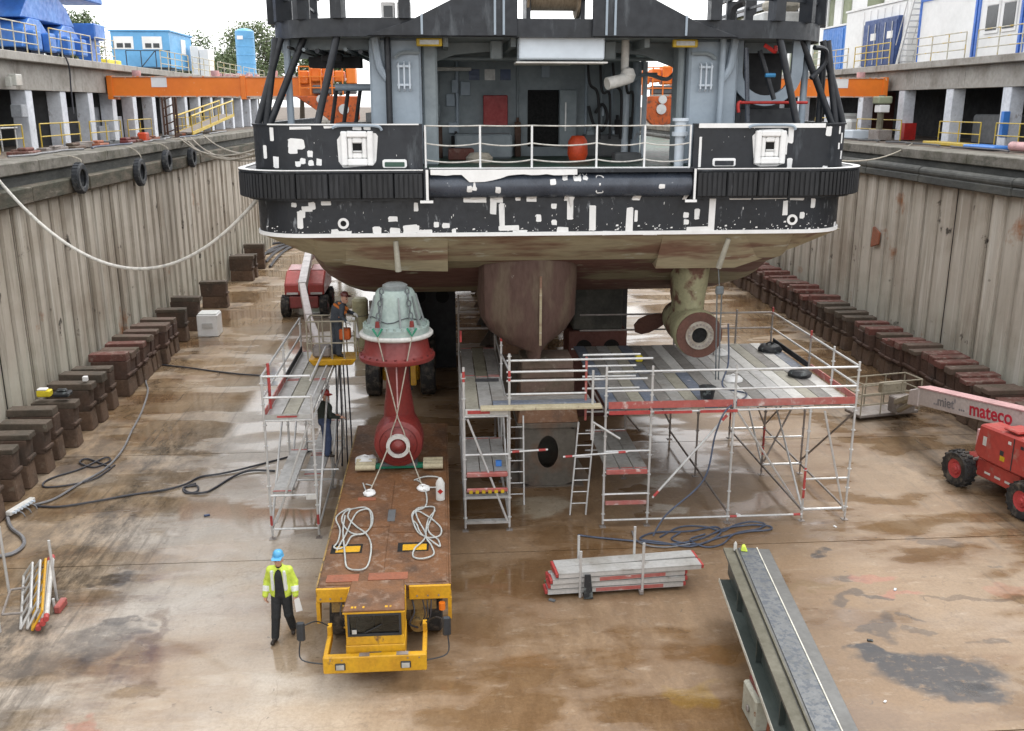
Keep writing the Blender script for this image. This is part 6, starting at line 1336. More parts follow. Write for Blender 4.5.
pieces('windshield_trim', 'mirror_shell', T, [(cx0 + .055, cx1 - .055, 15.045, 15.068, HT + .002, HT + .05), (cx0 + .055, cx1 - .055, RF - .012, RF + .012, 1.33, 1.372), (cx0 + .053, cx0 + .09, 14.975, 15.05, HT + .051, 1.329), (cx1 - .09, cx1 - .053, 14.975, 15.05, HT + .051, 1.329)])
MB().bar((-1.5, 15.04, .95), (-1.2, 15.02, 1.12), .012, .015).build('wiper', 'mirror_shell', T); MB().bx(-1.72, -1.64, 15.03, 15.04, .94, 1.02).build('sticker', 'plank_white', T)
pieces('cab_shell', 'truck_yellow', T, [(cx0, cx1, 15.9, 15.96, HT, 1.37), (cx0, cx0 + .03, 15.2, 15.89, HT + .001, 1.37), (cx1 - .03, cx1, 15.2, 15.89, HT + .001, 1.37)])
for x in (-1.68, -1.22): MB().bx(x, x + .34, 15.55, 15.66, HT, 1.22).build('seat_back', 'galv_dull', T, bevel=.04); MB().bx(x, x + .34, 15.25, 15.54, HT, HT + .12).build('seat', 'interior_mid', T, bevel=.03)
MB().lathe([(.13, 0), (.145, .012), (.13, .024)], (-1.5, 15.28, HT + .2), n=18, loop=True).build('steering_wheel', 'mirror_shell', T, smooth=True); MB().bx(cx0 + .06, cx1 - .06, 15.09, 15.2, HT + .002, HT + .1).build('dashboard', 'mirror_shell', T, bevel=.02)
for x in (-2.1, -1.9, -.75, -.55): MB().cyl((x, 14.832, .55), (x, 14.839, .55), .014, n=6).build('bolt', 'galv_dull', T)
for x in (-2.38, -2.2, -2.0, -.6, -.4, -.2): MB().cyl((x, 16.015, 1.1), (x, 16.029, 1.1), .018, n=6).build('bolt', 'galv_dull', T)
for k in range(3): MB().tube(spline([(-2.0 + .06 * k, 16.05, 1.0), (-2.02 + .05 * k, 15.95, .8), (-1.92 + .04 * k, 15.98, .6), (-1.9, 16.1, .4)], 5), .012, 5).build('hose', 'cable_dark', T); MB().tube(spline([(-.5 + .08 * k, 16.05, 1.0), (-.46 + .05 * k, 15.95, .75), (-.55 + .06 * k, 16.0, .5), (-.5, 16.15, .35)], 5), .013, 5).build('hose', 'cable_dark', T)
MB().bx(-1.44, -1.22, 14.992, 14.999, .52, .6).build('nose_plate', 'interior_mid', T)
# front bumper with side arms
MB().bx(-2.23, -.42, 14.84, 14.97, .28, .61).build('bumper', 'truck_yellow', T, bevel=.02)
pieces('worn_patch', 'galv_dull', T, [(-1.6, -1.42, 14.85, 14.96, .608, .614), (-.95, -.74, 14.85, 14.96, .608, .614)])
for x in (-2.23, -.50): MB().bx(x, x + .08, 14.98, 15.75, .42, .60).build('side_arm', 'truck_yellow', T, bevel=.01); MB().bx(x + .002, x + .078, 15.60, 15.75, .601, .76).build('arm_post', 'truck_yellow', T)
for x in (-2.02, -.88):
    h = MB().bx(x, x + .18, 14.815, 14.85, .36, .49).build('headlight', 'mirror_shell', T, bevel=.01); MB().bx(x + .02, x + .16, 14.80, 14.814, .38, .47).build('lens', 'lens', h)
for x, m in ((-2.62, -1), (-.06, 1)):
    bs = -2.2 if m < 0 else -.45
    MB().tube(spline([(bs, 14.9, .45), (x, 15.0, .5), (x + .02 * m, 15.1, .8)], 5), .013, 5).build('mirror_arm', 'mirror_shell', T)
    MB().tube(spline([(bs, 15.68, .74), ((bs + x) / 2, 15.5, .95), (x, 15.15, 1.05)], 5), .013, 5).build('mirror_arm', 'mirror_shell', T)
    MB().bx(x - .075, x + .075, 15.07, 15.14, .80, 1.18).build('mirror', 'mirror_shell', T, bevel=.03)

# red thruster standing on the deck
pd = thing('removed_thruster', 'removed red thruster with mint green top, slung upright on the transporter', 'thruster', (-1.18, 22.2, 1.3))
PX, PY, PZ = -1.16, 21.75, 2.02
pod = lathe_y(MB(), [(0, -.14), (.16, -.14), (.2, -.10), (.30, -.02), (.50, .0), (.575, .05), (.60, .16), (.60, .7), (.53, 1.2), (.42, 1.8), (.25, 2.3), (0, 2.45)], (PX, PY, PZ)).build('pod', 'pod_red', pd, smooth=True)
lathe_y(MB(), [(.20, -.16), (.285, -.16), (.285, .0), (.20, .0)], (PX, PY, PZ), loop=True).build('white_collar', 'plank_white', pod, smooth=True)
lathe_y(MB(), [(0, -.24), (.05, -.23), (.12, -.19), (.17, -.13), (.17, 0)], (PX, PY, PZ)).build('shaft_cap', 'pod_red', pod, smooth=True)
lathe_y(MB(), [(.44, .005), (.455, -.022), (.47, .005)], (PX, PY, PZ)).build('groove', 'pod_dark_red', pod, smooth=True)
lg = []
for z, hx, y0, y1 in ((2.2, .40, .4, 1.7), (2.6, .38, .4, 1.5), (2.9, .34, .4, 1.4), (3.3, .29, .38, 1.3), (3.7, .28, .35, 1.3), (4.02, .31, .3, 1.4)): lg.append([(PX + hx * math.cos(R(t)), PY + (y0 + y1) / 2 + (y1 - y0) / 2 * math.sin(R(t)), z) for t in range(0, 361, 20)])
mb = MB()
for a, b_ in zip(lg[:-1], lg[1:]): mb.quadstrip(a, b_)
mb.build('leg', 'pod_red', pd, smooth=True); MB().bx(PX - .01, PX + .02, PY + .18, PY + .3, 2.9, 3.95).build('leg_edge', 'lift_pink', pd)
CY = PY + .8
MB().lathe([(0, 3.98), (.90, 3.98), (.92, 4.02), (.92, 4.08), (.86, 4.12), (.80, 4.18), (.74, 4.55), (0, 4.55)], (PX, CY, 0), n=40).build('lower_flange', 'pod_red', pd, smooth=True)
MB().lathe([(0, 4.555), (.86, 4.555), (.89, 4.59), (.89, 4.63), (.86, 4.66), (0, 4.66)], (PX, CY, 0), n=44).build('white_flange', 'plank_white', pd, smooth=True)
MB().lathe([(0, 4.662), (.80, 4.662), (.80, 4.80), (.74, 4.84), (.63, 4.87), (.56, 5.15), (.49, 5.5), (.46, 5.62), (.41, 5.68), (0, 5.68)], (PX, CY, 0), n=40).build('dome', 'pod_mint', pd, smooth=True)
for k in range(28):
    a = k * 2 * math.pi / 28; MB().cyl((PX + .77 * math.cos(a), CY + .77 * math.sin(a), 4.80), (PX + .77 * math.cos(a), CY + .77 * math.sin(a), 4.87), .03, n=6).build('bolt', 'pod_mint', pd)
for k in range(8): a = k * math.pi / 4 + .2; MB().hexa([Vector((PX, CY, 0)) + Vector((r * math.cos(a + s_), r * math.sin(a + s_), z)) for z, ri in ((4.85, .71), (5.55, .51)) for r, s_ in ((ri - .2, -.04), (ri, -.03), (ri, .03), (ri - .2, .04))]).build('rib', 'pod_grey', pd)
MB().lathe([(0, 5.682), (.30, 5.682), (.30, 5.78), (.2, 5.83), (0, 5.83)], (PX, CY, 0), n=24).build('top_gear', 'pod_grey', pd, smooth=True)
MB().tube([(PX + .62 * math.cos(a * .26), CY + .62 * math.sin(a * .26), 5.02 - .06 * math.cos(a * 1.1)) for a in range(25)], .012, 5).build('lashing', 'cable_dark', pd)
for sx in (-1, 1):
    ch = MB(); base = Vector((PX + sx * .40, CY - .62, 5.0)); tp = Vector((PX + sx * .30, CY - .35, 5.68))
    for k in range(6):
        c = base.lerp(tp, k / 5); pts = [c + Vector(((.045 if k % 2 else .0) * math.cos(a), (.0 if k % 2 else .045) * math.cos(a), .075 * math.sin(a))) for a in [i * math.pi / 5 for i in range(11)]]; ch.tube(pts, .02, 5)
    ch.build('chain', 'chain_steel', pd, smooth=True)
    b0 = Vector((PX + sx * .40, CY - .70, 4.9))
    MB().cyl(b0 + Vector((0, 0, .14)), b0, .045, .06, 8).build('shackle_pin', 'pod_red', pd, smooth=True)
    MB().tube([b0 + Vector((-.11, -.05, -.02)), b0 + Vector((-.06, -.08, -.1)), b0 + Vector((0, -.09, -.2)), b0 + Vector((.06, -.08, -.1)), b0 + Vector((.11, -.05, -.02))], .025, 6).build('shackle', 'shackle_green', pd, smooth=True)
    p0 = b0 + Vector((0, -.09, -.2))
for k in range(24): a = k * math.pi / 12; MB().cyl((PX + .86 * math.cos(a), CY + .86 * math.sin(a), 4.085), (PX + .86 * math.cos(a), CY + .86 * math.sin(a), 4.14), .028, n=6).build('bolt', 'pod_dark_red', pd)
for k in range(10): a = k * math.pi / 5; MB().cyl((PX + .37 * math.cos(a), PY - .025, PZ + .37 * math.sin(a)), (PX + .37 * math.cos(a), PY, PZ + .37 * math.sin(a)), .02, n=6).build('bolt', 'pod_dark_red', pod)
# cradle below the pod
t = thing('thruster_cradle', 'cradle of green beams and pale rollers under the red thruster', 'cradle', (-1.16, 22.1, 1.3))
MB().bx(-2.15, -.2, 21.95, 22.12, 1.326, 1.42).build('cross_beam', 'shackle_green', t, bevel=.01); MB().bx(-1.6, -.72, 21.85, 22.9, 1.43, 1.50).build('saddle', 'interior_mid', t)
for sx in (-1, 1):
    for k in range(3): x = PX + sx * .82; MB().cyl((x - .24, 21.82 + .21 * k, 1.42), (x + .24, 21.82 + .21 * k, 1.42), .072, n=12).build('roller', 'timber_pale', t, smooth=True)
heap(-2.0, 22.35, 1.325, .28, 'crumpled white plastic sheet left of the red pod', 'plastic_sheet', 'paper', 8)
# slings from the shackles, crossing before the pod, down to deck points
def sling(sx, lab):
    a = Vector((PX + sx * .40, CY - .79, 4.70)); m_ = Vector((PX - sx * .02, PY - .10, 2.72)); nz = Vector((PX - sx * .24, PY - .14, 2.0)); e = Vector((PX - sx * .62, 20.45, 1.36))
    single(MB().tube([a, a.lerp(m_, .5), m_, Vector((PX - sx * .14, PY - .10, 2.4)), nz, nz.lerp(e, .5) - Vector((0, 0, .03)), e], .016, 6), 'sling_rope', 'rope_tan', lab, 'rope', tuple(e), smooth=True)
sling(-1, 'sling rope from left shackle crossing the pod to the deck'); sling(1, 'sling rope from right shackle crossing the pod to the deck')
heap(-1.78, 20.4, 1.325, .14, 'white cloth bundle at the left sling foot', 'cloth', 'paper', 9); heap(-.55, 20.6, 1.325, .15, 'white cloth bundle at the right sling foot', 'cloth', 'paper', 10)
def coil(pts, lab):
    P = [at(x, y, 1.34) for x, y in pts]; P = [Vector((p.x, p.y, 1.335 + .012 * (i % 3))) for i, p in enumerate(P)]
    single(MB().tube(spline(P, 7), .017, 6), 'rope_coil', 'sling_rope', lab, 'rope', (P[0].x, P[0].y, 1.33), smooth=True)
coil([(363, 483), (367, 492), (372, 487), (366, 484)], 'short rope end by the left sling')
coil([(337, 550), (341, 543), (346, 535), (352, 520), (358, 512), (368, 510), (371, 516), (370, 528), (362, 535), (350, 532), (342, 522), (345, 513), (356, 508), (366, 508), (372, 514), (372, 524), (365, 533), (352, 537), (346, 545), (340, 549), (334, 548), (338, 541), (340, 530), (336, 520), (340, 513), (350, 509), (348, 518), (356, 526), (366, 534), (371, 545), (370, 558), (366, 568), (357, 571), (347, 567), (345, 556), (344, 545), (343, 530), (345, 516)], 'tangled rope coil lying on left half of the rusty deck')
coil([(417, 480), (421, 483), (425, 490), (427, 500), (424, 508), (414, 512), (412, 518), (417, 525), (419, 531), (424, 536), (432, 538), (440, 536), (441, 528), (434, 521), (426, 516), (418, 511), (413, 515), (413, 522), (418, 532), (427, 538), (436, 545), (440, 546), (438, 540), (430, 534), (428, 526), (433, 515), (434, 508), (424, 507), (416, 510), (418, 520), (425, 532), (424, 540), (415, 549), (413, 556), (420, 559), (429, 558), (434, 553), (431, 545), (426, 537), (428, 520), (435, 511)], 'tangled rope coil lying on right half of the rusty deck')
coil([(414, 480), (425, 477), (438, 478), (444, 483), (441, 487), (428, 488), (422, 484)], 'loose rope loop beside the right sling foot')
t = thing('gas_cylinder', 'white bottle with a red diamond label on the deck edge', 'bottle', (-.16, 20.0, 1.33)); MB().lathe([(0, 1.32), (.10, 1.32), (.10, 1.72), (.06, 1.80), (.03, 1.84), (0, 1.84)], (-.16, 20.0, 0), n=14).build('bottle', 'plank_white', t, smooth=True)
MB().box((-.16, 19.892, 1.55), (.09, .006, .09), Matrix.Rotation(R(45), 3, 'Y')).build('diamond_label', 'red_paint', t)

# yellow forklift standing behind the thruster
F = thing('yellow_forklift', 'yellow wheeled forklift standing behind the red thruster', 'forklift', (-1.55, 33, 0))
for x in (-2.5, -.6):
    for y in (32.6, 35.6):
        w_ = MB().lathe([(.36, -.24), (.66, -.26), (.74, -.2), (.74, .2), (.66, .26), (.36, .24)], (x, y, .74), 'X', 26, loop=True).build('wheel', 'black_rubber', F, smooth=True); MB().cyl((x - .2, y, .74), (x + .2, y, .74), .36, n=14).build('rim', 'truck_yellow', w_)
MB().bx(-2.2, -.9, 32.4, 33.0, .55, .95).build('axle', 'truck_yellow', F, bevel=.05); MB().bx(-2.15, -.95, 33.1, 36.4, .8, 1.9).build('body', 'truck_yellow', F, bevel=.08)
for x in (-2.05, -1.2): MB().hexa([(x, 31.9, .5), (x + .2, 31.9, .5), (x + .2, 32.4, .5), (x, 32.4, .5), (x, 32.1, 1.7), (x + .2, 32.1, 1.7), (x + .2, 32.4, 1.7), (x, 32.4, 1.7)]).build('mast_bracket', 'truck_yellow', F, bevel=.03)
MB().bx(-1.95, -1.8, 32.05, 32.2, .3, 3.4).bx(-1.3, -1.15, 32.05, 32.2, .3, 3.4).build('mast', 'interior_dark', F); MB().bx(-2.0, -1.1, 33.3, 35.2, 1.9, 3.3).build('cab', 'interior_dark', F, bevel=.06)
# beige standing tank
t = thing('standing_tank', 'beige upright tank behind the worker in the basket', 'tank', (-3.6, 40, 0)); MB().lathe([(0, 0), (.34, 0), (.34, 1.95), (.26, 2.05), (0, 2.08)], (-3.55, 40, 0), n=24).build('shell', 'tank_beige', t, smooth=True)
for z in (.6, 1.3): MB().lathe([(.345, z), (.36, z + .02), (.345, z + .05)], (-3.55, 40, 0), n=24).build('hoop', 'wood_beige', t, smooth=True)
MB().cyl((-3.1, 40.1, 0), (-3.1, 40.1, 1.9), .08, n=8).build('pipe', 'galv_dull', t)
# ------------------------------------------------------------------ boom lifts
def boom_wheel(t, x, y, r, hub, w=.32):
    o = MB().lathe([(r * .55, -w / 2), (r * .9, -w / 2 - .02), (r, -w * .38), (r, w * .38), (r * .9, w / 2 + .02), (r * .55, w / 2)], (x, y, r), 'X', 26, loop=True).build('wheel', 'black_rubber', t, smooth=True)
    tr_ = MB()
    for k in range(18):
        a = k * math.pi / 9
        for s_ in (-1, 1): tr_.box((x + s_ * w * .24, y + r * 1.005 * math.cos(a + s_ * .08), r + r * 1.005 * math.sin(a + s_ * .08)), (w * .42, .06, .05), Matrix.Rotation(a - math.pi / 2, 3, 'X'))
    tr_.build('tread', 'black_rubber', o)['kind'] = 'stuff'
    for s_ in (-1, 1): MB().lathe([(0, s_ * (w / 2 - .02)), (r * .3, s_ * (w / 2 - .01)), (r * .36, s_ * (w / 2 - .06)), (r * .56, s_ * (w / 2 - .03)), (r * .56, s_ * .02)], (x, y, r), 'X', 20).build('rim', hub, o, smooth=True)
    for s_ in (-1, 1): MB().lathe([(.0, s_ * (w / 2 + .03)), (r * .16, s_ * (w / 2 + .02)), (r * .22, s_ * (w / 2 - .06))], (x, y, r), 'X', 14).build('hub', hub, o, smooth=True)
# near right lift, local frame: +Y is the boom direction
L1 = thing('boom_lift', 'red boom lift with a pale lettered boom at the right wall', 'boom lift', (15.0, 22.15, 0), R(12), local=True)
for x in (-1.0, 1.0):
    for y in (-1.15, 1.15): boom_wheel(L1, x, y, .48, 'hub_red')
MB().bx(-.55, .55, -1.7, 1.45, .42, .80).build('chassis', 'lift_red', L1, bevel=.04); pieces('side_box', 'lift_red', L1, [(-.86, -.56, -.75, .7, .45, .95), (.56, .86, -.75, .7, .45, .95)], bevel=.03)
for y in (-1.15, 1.15): MB().cyl((-.85, y, .48), (.85, y, .48), .12, n=10).build('axle', 'interior_dark', L1)
for x in (-.4, .4): MB().cyl((x, .9, .85), (x * 1.8, 1.2, .6), .05, n=8).build('steering_ram', 'galv_dull', L1)
for k in range(3): MB().bx(-.868, -.862, -.5 + k * .35, -.3 + k * .35, .6, .66).build('decal', 'plank_white', L1)
MB().lathe([(0, .8), (.6, .8), (.6, .98), (0, .98)], (0, -.1, 0), n=24).build('turntable', 'interior_dark', L1, smooth=True)
for s_ in (-1, 1):
    MB().prism([(-2.2, 1.0), (.55, 1.0), (.72, 1.18), (.60, 1.92), (-1.9, 1.98), (-2.25, 1.6)], s_ * .36, s_ * 1.02, 'X').build('engine_cover', 'lift_red', L1, bevel=.05)
MB().bx(-1.022 - .006, -1.022, .30, .42, 1.40, 1.64).build('placard', 'plank_white', L1); MB().bx(-1.03, -1.022, -.35, -.2, 1.2, 1.32).build('placard', 'lamp_yellow', L1); MB().bx(-1.03, -1.022, -.3, -.18, 1.34, 1.46).build('placard', 'interior_dark', L1)
MB().bx(-1.0, -.38, .605, .70, 1.3, 1.75).build('cover_front', 'lift_pink', L1, bevel=.02); MB().bx(-.95, -.4, -.6, -.1, 1.985, 2.06).build('cover_hatch', 'lift_red', L1, bevel=.03)
MB().bx(-.3, .3, -1.9, -.5, 1.0, 2.0).build('counterweight', 'lift_red_dark', L1, bevel=.03)
A, B = Vector((0, -1.6, 2.28)), Vector((.25, 4.3, 1.48))
bm_ = MB().bar(A, B, .42, .52).build('boom', 'lift_boom', L1, bevel=.02)
d = (B - A).normalized()
MB().hexa([B + Vector(q) for q in ((-.23, -.1, -.3), (.23, -.1, -.3), (.23, .4, -.38), (-.23, .4, -.38), (-.23, -.1, .3), (.23, -.1, .3), (.23, .35, .1), (-.23, .35, .1))]).build('boom_nose', 'lift_boom', L1, bevel=.03)
MB().bar(A + Vector((0, 0, .28)), B + Vector((0, .0, .28)), .46, .035).build('boom_top_strip', 'lift_pink', L1)
rot = Matrix((( -0.0, 0, -1), (0, 0, 0), (0, 1, 0)))
def letters(txt, size, along, m_):
    me = text_mesh(txt, size); me.materials.append(M[m_])
    o = bpy.data.objects.new('lettering', me); COL.objects.link(o); o.parent = bm_; OFF[o.name] = (0, 0, 0)
    xd = -d; zd = Vector((-1, 0, 0)); zd = (zd - xd * zd.dot(xd)).normalized(); yd = zd.cross(xd)
    mt = Matrix((xd, yd, zd)).transposed().to_4x4(); mt.translation = B - d * along + yd * (-size * .30) + zd * .205 * 1.0 + zd * .008
    o.matrix_local = mt
letters('..', .40, .75, 'letter_grey'); letters("miet'", .40, .92, 'letter_grey'); letters('...', .40, 1.82, 'letter_grey'); letters('mateco', .54, 2.25, 'letter_red')
for sx in (.235,): MB().tube(spline([A + Vector((sx, 1.0, .1)), A.lerp(B, .4) + Vector((sx, 0, .12)), A.lerp(B, .75) + Vector((sx, 0, .1)), B + Vector((sx, 0, -.05))], 6), .022, 6).build('hydraulic_line', 'cable_dark', L1, smooth=True)
MB().cyl((.0, -.6, 1.5), (.05, 1.6, 1.95), .09, n=10).build('lift_ram', 'galv', L1, smooth=True)
for k in range(4): MB().bx(-1.029, -1.0225, -1.7 + .4 * k, -1.6 + .4 * k, 1.7, 1.78).build('decal', ('plank_white', 'lamp_yellow', 'interior_dark', 'plank_white')[k], L1)
for y in (-1.95, -1.5, -.6): MB().bx(-1.03, -1.0225, y, y + .03, 1.05, 1.9).build('panel_gap', 'interior_dark', L1)
J = B + Vector((0, .3, -.1))
MB().bar(J + Vector((-.14, 0, 0)), J + Vector((.3, 1.25, -.6)), .12, .16).bar(J + Vector((.14, 0, 0)), J + Vector((.6, 1.25, -.6)), .12, .16).bar(J + Vector((0, .1, -.25)), J + Vector((.45, 1.25, -.9)), .14, .12).build('jib', 'basket_tan', L1, bevel=.02)
K = J + Vector((.75, 1.5, -.85))
MB().bx(K.x - .35, K.x + .35, K.y - .25, K.y + .25, K.z - .2, K.z + .35).build('rotator', 'galv_dull', L1, bevel=.04)
bk = []
bx0, bx1, by0, by1, bz = K.x - 1.3, K.x + .95, K.y + .3, K.y + 1.15, .12
MB().bx(bx0, bx1, by0, by1, bz, bz + .1).build('basket_floor', 'galv_dull', L1, bevel=.02)
for z in (.45, .8, 1.15):
    for a, b_ in (((bx0, by0), (bx1, by0)), ((bx1, by0), (bx1, by1)), ((bx1, by1), (bx0, by1)), ((bx0, by1), (bx0, by0))): MB().cyl((a[0], a[1], bz + z), (b_[0], b_[1], bz + z), .024, n=6).build('basket_rail', 'basket_tan', L1)
for k in range(4):
    for y in (by0, by1): x = bx0 + (bx1 - bx0) * k / 3; MB().cyl((x, y, bz + .1), (x, y, bz + 1.15), .024, n=6).build('basket_post', 'basket_tan', L1)
MB().bx(K.x - .5, K.x + .4, by0 + .02, by0 + .3, bz + .75, bz + 1.1).build('control_box', 'basket_tan', L1, bevel=.03)
# far left lift, boom towards the viewer
L2 = thing('boom_lift', 'red boom lift far back on the left, its white boom lowered towards the basket', 'boom lift', (-6.72, 47.0, 0), local=True)
for x in (-.92, .92):
    for y in (-1.0, 1.2): boom_wheel(L2, x, y, .52, 'lift_red_dark', .36)
MB().bx(-.7, .7, -1.35, 1.5, .45, .95).build('chassis', 'lift_red_dark', L2, bevel=.05); MB().bx(-.68, .68, -1.42, -1.355, .5, 1.05).build('front_plate', 'lift_red_dark', L2, bevel=.02)
for s_ in (-1, 1):
    MB().prism([(-1.1, 1.05), (2.2, 1.05), (2.2, 1.9), (1.2, 2.2), (-.2, 2.1), (-1.1, 1.6)], s_ * .17, s_ * .95, 'X').build('engine_cover', 'lift_red', L2, bevel=.06); MB().bx(*sorted((s_ * .3, s_ * .85)), -1.16, -1.11, 1.1, 1.2).build('light_bar', 'plank_white', L2)
    MB().hexa([(*q, 2.205) if False else q for q in [(s_ * .56 - .3, -.1, 2.125), (s_ * .56 + .3, -.1, 2.125), (s_ * .56 + .3, 1.1, 2.2), (s_ * .56 - .3, 1.1, 2.2), (s_ * .56 - .3, -.1, 2.14), (s_ * .56 + .3, -.1, 2.14), (s_ * .56 + .3, 1.1, 2.22), (s_ * .56 - .3, 1.1, 2.22)]]).build('cover_top', 'lift_pink', L2)
MB().bx(-.16, .16, -.4, 2.0, .98, 1.9).build('turret', 'interior_dark', L2)
P0, P1, P2, P3 = Vector((-.05, 1.8, 2.75)), Vector((.5, -5.0, 2.2)), Vector((1.7, -12.0, 2.3)), Vector((3.3, -20.7, 3.05))
MB().bar(P0, P1, .36, .42).build('boom_section', 'lift_boom_white', L2, bevel=.02); MB().bar(P1, P2, .28, .33).build('boom_section', 'lift_boom', L2, bevel=.02); MB().bar(P2, P3, .22, .26).build('boom_section', 'lift_boom', L2, bevel=.02)
MB().bx(-.25, .2, 1.5, 2.1, 2.4, 3.05).build('boom_heel', 'lift_boom_white', L2, bevel=.04)
bx0, bx1, by0, by1, bz = 3.02, 4.32, -21.75, -20.95, 3.26
MB().hexa([(bx0 + .12, by0, bz - .18), (bx1 - .12, by0, bz - .18), (bx1 - .12, by1, bz - .18), (bx0 + .12, by1, bz - .18), (bx0, by0 - .05, bz), (bx1, by0 - .05, bz), (bx1, by1, bz), (bx0, by1, bz)]).build('basket_floor', 'truck_yellow', L2, bevel=.02)
for k in range(3): MB().bar((bx1 - .42 + k * .1, by0 - .06, bz - .12), (bx1 - .36 + k * .1, by0 - .06, bz - .02), .03, .006).build('warning_stripe', 'red_paint', L2)
for z in (.45, 1.05):
    for a, b_ in (((bx0, by0), (bx1, by0)), ((bx1, by0), (bx1, by1)), ((bx1, by1), (bx0, by1)), ((bx0, by1), (bx0, by0))): MB().cyl((a[0], a[1], bz + z), (b_[0], b_[1], bz + z), .022, n=6).build('basket_rail', 'basket_tan', L2)
for k in range(5):
    for y in (by0, by1): x = bx0 + (bx1 - bx0) * k / 4; MB().cyl((x, y, bz), (x, y, bz + 1.05), .02, n=6).build('basket_post', 'basket_tan', L2)
MB().bx(bx0 + .1, bx0 + .6, by0 + .1, by0 + .5, bz + .01, bz + .32).build('control_box', 'galv_dull', L2, bevel=.06); MB().bx(bx1 - .45, bx1 - .15, by0 + .1, by0 + .4, bz + .5, bz + .8).build('valve_box', 'orange_dark', L2, bevel=.03)
mb = MB()
for k in range(4): mb.tube(spline([(bx0 + .7 + .1 * k, by0 + .3, bz - .15), (bx0 + .68 + .12 * k, by0 + .2, 1.6), (bx0 + .6 + .15 * k, by0 + .25, .2), (bx0 + .5 + .2 * k, by0 + .5, .03)], 6), .022, 5)
mb.build('hose_bundle', 'cable_dark', L2)['kind'] = 'stuff'

# ------------------------------------------------------------------ big steel beam on a stand, lower right
BM = thing('steel_girder', 'large grey steel girder lying on a stand at the lower right', 'girder', (5.9, 14, 0))
a0, a1 = Vector((5.98, 17.1, 0)), Vector((5.20, 10.2, 0)); ax = (a1 - a0).normalized(); rt_ = Vector((-ax.y, ax.x, 0)) * -1
rt_ = Vector((abs(rt_.x), rt_.y if rt_.x > 0 else -rt_.y, 0))
def slab(name, u0, u1, z0, z1, m_, sh=0.0, s0=0.0, s1=0.0, bevel=.006):
    p = []
    for z in (z0, z1):
        for e, u in ((a0 + ax * s0, u0), (a0 + ax * s0, u1), (a1 + ax * s1, u1), (a1 + ax * s1, u0)): p.append(e + rt_ * (u + sh) + Vector((0, 0, z)))
    return MB().hexa(p).build(name, m_, BM, bevel=bevel)
slab('top_flange', -.46, .46, 1.26, 1.30, 'beam_plain'); slab('top_plate', -.16, .20, 1.302, 1.318, 'beam_grey', bevel=.003); slab('top_ridge', .20, .22, 1.302, 1.335, 'beam_edge', bevel=0)
slab('left_strip', -.46, -.27, 1.302, 1.314, 'beam_olive', bevel=.003); slab('web', -.34, -.30, .742, 1.258, 'beam_teal'); slab('web', .2, .24, .742, 1.258, 'beam_plain')
slab('bottom_flange', -.54, .42, .70, .74, 'beam_teal', s0=.25); slab('bottom_lip', -.56, -.542, .69, .76, 'beam_edge', s0=.25, bevel=0); slab('stiffener_bar', -.25, -.22, 1.302, 1.36, 'beam_olive', bevel=0)
for s_ in (1.5, 3.2, 4.9): q = a0 + ax * s_; MB().box(q + rt_ * -.39 + Vector((0, 0, 1.0)), (.02, .10, .5), Matrix.Rotation(math.atan2(ax.x, -ax.y) * -1 + R(90), 3, 'Z')).build('web_stiffener', 'beam_teal', BM)
t = thing('girder_stand', 'pale box stand with a red cap under the steel girder', 'stand', (5.25, 13.4, 0))
MB().bx(4.92, 5.55, 13.1, 13.75, 0, .58).build('body', 'stand_paint', t, bevel=.03); MB().bx(5.0, 5.5, 13.2, 13.7, .582, .698).build('cap', 'pod_dark_red', t, bevel=.02)
MB().bar((5.15, 13.085, .02), (5.2, 13.085, .43), .05, .02).build('rust_strap', 'plate_orange_rust', t); MB().lathe([(.05, -.015), (.065, 0), (.05, .015)], (4.9, 13.4, .25), 'X', 12).build('ring', 'galv_dull', t)
t = thing('spray_bottle', 'small green and white bottle at the far girder end', 'bottle', (5.95, 16.95, 1.3)); MB().lathe([(0, 1.32), (.035, 1.32), (.035, 1.46), (.015, 1.5), (0, 1.52)], (5.72, 17.0, 0), n=10).build('bottle', 'plank_white', t, smooth=True)
single(MB().hexa([(5.82, 16.95, 1.32), (5.95, 16.9, 1.32), (5.97, 17.02, 1.32), (5.85, 17.04, 1.32), (5.84, 16.97, 1.42), (5.9, 16.95, 1.42), (5.91, 17.0, 1.46), (5.86, 17.0, 1.45)]), 'yellow_rag', 'hivis', 'yellow rag at the far end of the steel girder', 'rag', (5.9, 17, 1.32), bevel=.01)

